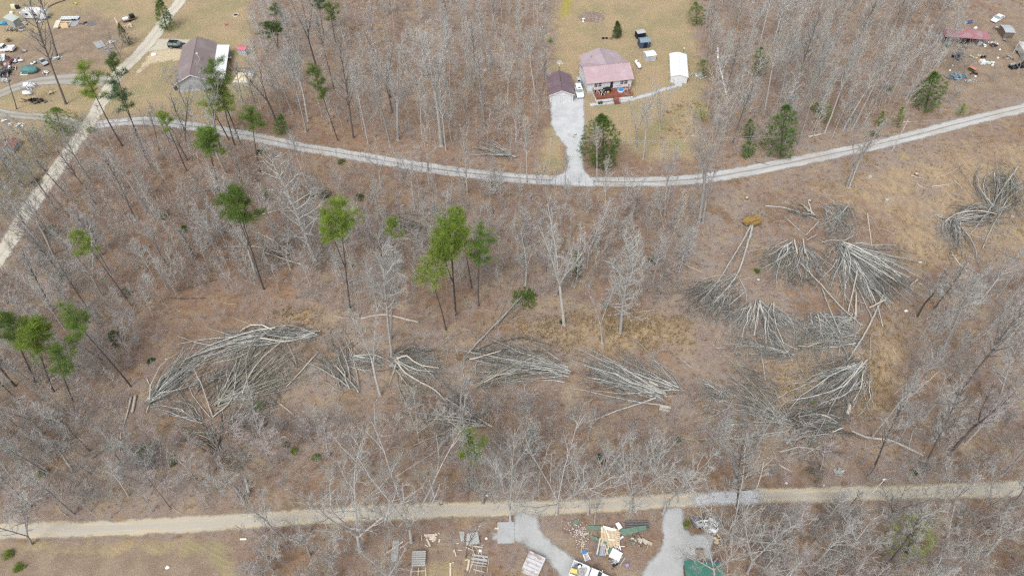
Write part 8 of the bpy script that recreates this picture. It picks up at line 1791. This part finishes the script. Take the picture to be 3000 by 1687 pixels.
cx = cD[1]; a_, b_ = at(*cx(1400, 1150)), at(*cx(1415, 1250)); t = thing('crossed_boards', 'grey crossed boards near the lower litter, a pale stone beside', 'boards', (a_ + b_) / 2, 0); MB().box(-.5, .5, -1.7, 1.6, .02, .10).build('panel', M_GREYWOOD, t); MB().bar((-1.6, -.6, .14), (1.1, 1.4, .14), .2, .07).build('slat', MATS['split_planks'], t); t.name = 'crossed_panel'
ex = cD[2]; p = at(*ex(278, 1350)); t = thing('wire_crate', 'pale rusty metal crate with a yellow hose beside the shop drive', 'crate', p, R(-25), None, 'the pale rusty crate'); MB().box(-1.35, 1.35, -1.6, 1.6, .05, 1.1).build('box', mat('chalky_metal', (.56, .58, .60), (.48, .50, .52), .6, c3=(.38, .24, .20), scale2=1.1), t); m = MB()
for i in range(5): m.bar((-1.2, -1.3 + i * .62, 1.13), (1.2, -1.3 + i * .62, 1.13), .1, .05)
m.build('slat', mat('rust_streak', (.47, .40, .38), (.38, .30, .27), .8), t); t.name = 'metal_crate'
pts = [at(*ex(*q)) for q in ((345, 1350), (350, 1380), (325, 1400), (350, 1420), (320, 1440), (340, 1470))]; c = pts[0]; t = MB().tube([Vector((k.x, k.y, .06)) - Vector((c.x, c.y, 0)) for k in smoothline(pts, .15)] and [Vector((k[0] - c.x, k[1] - c.y, .08)) for k in smoothline(pts, .15)], .06, 6).build('garden_hose', paint('hose_yellow', (.62, .50, .08))); t.location = (c.x, c.y, 0); tag(t, 'yellow hose looping beside the pale rusty crate', 'hose')
lx1 = cD[0]; t = thing('white_tube', 'short white tube lying on the dirt road verge', 'tube', at(*lx1(2405, 1087)), 0); MB().cyl((-.5, 0, .15), (.5, .05, .15), .14, .14, 10).build('tube', M_WHITE, t)
for f_, x, y, r_, lab in ((cD[3], 213, 533, .22, 'pale yellow bag in the litter above the dirt road'), (cD[3], 583, 555, .14, 'tiny white scrap at the dirt road verge'), (cD[1], 2315, 655, .2, 'white scrap above the dirt road near the slender bare tree'), (cD[2], 690, 495, .15, 'white scrap above the verge twiggy tree'), (cD[0], 1655, 1365, .3, 'grey chunk in the corner grass'), (cC[0], 1640, 0 + 1050 - 1050 + 780, .12, 'small white scrap on the open slope'), (cB[0], 2140, 178, .22, 'white jug below the pines at the gravel road'), (cB[2], 938, 283, .2, 'white scrap under the driveway evergreen'), (cC[3], 1395, 310, .3, 'white torn bag by the straw strip'), (cB[3], 1530, 1245, .3, 'white torn plastic near the great fan'), (cC[2], 2500, 0, .25, 'white scrap beside the drooping white-barked spray')):
    t = MB().blob((0, 0, r_ * .4), r_, 5, 9, (1.2, .8, .6), int(x), .3).build('white_scrap', M_WHITE); t.location = at(*f_(x, y)); tag(t, lab, 'scrap')
p = at(*cD[3](955, 740)); t = thing('pole_sign', 'thin white stake with small white sign on the dirt road verge', 'sign', p, 0); h_ = height(cD[3](955, 740), cD[3](955, 500)); MB().cyl((0, 0, 0), (0, 0, h_), .05, .05, 8).build('stake', M_WHITE, t); MB().box(-.3, .2, -.03, .03, h_ + .002, h_ + .35).build('sign', M_WHITE, t); t.name = 'sign_stake'
heap('scrap_heap', 'pale stump of splintered wood above the dirt road', 'splintered wood', at(*cD[3](740, 430)), .7, .5, 20, M_GREYWOOD, .35, 51, .4)

for i, (f_, x, y, m_, lab) in enumerate(((jx, 1150, 640, M_SILVER, 'grey tub on the bare soil below the camper'), (jx, 250, 1180, M_LOG_DARK, 'dark plank heap above the white pickup wreck'), (jy, 700, 420, M_STEEL, 'small steel scrap in open ground past the pickups'), (jy, 330, 900, M_NAVY, 'dark engine block near the pale blue canopy'), (jy, 1350, 1030, M_WHITEBOARD, 'white scrap on the gravel lane edge by the tall tree'), (jz, 1480, 330, M_LUMBER, 'broken pale branches and boards inside the lane loop'), (ju, 1850, 1230, M_WHITEBOARD, 'white scrap heap close to the sand road'), (ju, 1720, 1420, M_SILVER, 'grey metal scrap at the sand road verge'), (ju, 2340, 760, M_LUMBER, 'tan boards beside the scrap trailer'), (ry, 1700, 300, M_SILVER, 'grey plastic junk past the barn end'), (ry, 1650, 360, M_NAVY, 'dark junk row past the barn end'), (ry, 820, 420, M_BLACK, 'black junk under bare limbs before the barn'), (ry, 1320, 330, M_BLACK, 'black machine beside the yellow bush'), (ry, 2080, 700, M_GREYWOOD, 'grey board heap near the black armchair'), (rx, 2010, 1180, M_STEEL, 'sheet steel junk below the grey lean-to'), (rx, 1760, 840, M_LOG_DARK, 'brown branch heap between barn and lean-to'), (ry, 60, 800, M_WHITEBOARD, 'pale sheet scrap at the wood edge of the junk yard'))):
    heap('yard_junk', lab, 'junk', at(*f_(x, y)), 1.1, .8, 16, m_, .32, 70 + i, .35, m2=M_WHITEBOARD if i % 3 == 0 else M_LOG_DARK)
# ------------------------------------------------------------------ labels of the trees that no hand-written line names
def words_of(t):
    H = t['H'] / {'tall': 17.0, 'forked': 17.0, 'spread': 10.0, 'pole': 9.5, 'bushy': 10.5}[t['kind']]
    size = 'tall' if H > 1.05 else ('small' if H < 0.8 else 'mid-height')
    return size, {'dark': 'dark-trunked', 'pale': 'pale-trunked', 'grey': 'grey'}[t['bark']], {'tall': 'straight', 'forked': 'forked', 'spread': 'spreading', 'pole': 'thin', 'bushy': 'bushy'}[t['kind']]
def short_len(s): return len(s.replace('-', ' ').split())
SEEN = {}
for t in TREES:
    if t['label']: SEEN[t['label']] = 1
todo = sorted([t for t in TREES if not t['label']], key=lambda t: t['p'][1])
def nearest(t, k):
    return sorted(LANDMARKS, key=lambda m: math.hypot(m[1] - t['p'][0], m[2] - t['p'][1]))[:k]
def rel(t, m):
    dx, dy = t['p'][0] - m[1], t['p'][1] - m[2]
    if math.hypot(dx, dy) < 5: return 'close by'
    if abs(dy) > abs(dx): return 'beyond' if dy > 0 else 'this side of'
    return 'to one side of'
for t in todo:
    size, tone, form = words_of(t); done = None
    for m in nearest(t, 14):
        for lab in (f"{tone} {form} bare tree {rel(t, m)} {m[0]}", f"{size} {tone} {form} bare tree {rel(t, m)} {m[0]}"):
            if short_len(lab) <= 16 and lab not in SEEN: done = lab; break
        if done: break
    if not done: done = f"{size} {tone} {form} bare tree {PLACE.get(t['wood'], 'in the woods')}"
    SEEN[done] = SEEN.get(done, 0) + 1
    t['o']['label'] = done
    t['label'] = done
for t in TREES:
    t['o']['group'] = 'leafless trees ' + PLACE.get(t.get('wood'), 'standing apart in the woods')
dup = {k: n for k, n in SEEN.items() if n > 1}
if dup: print('shared labels', dup)
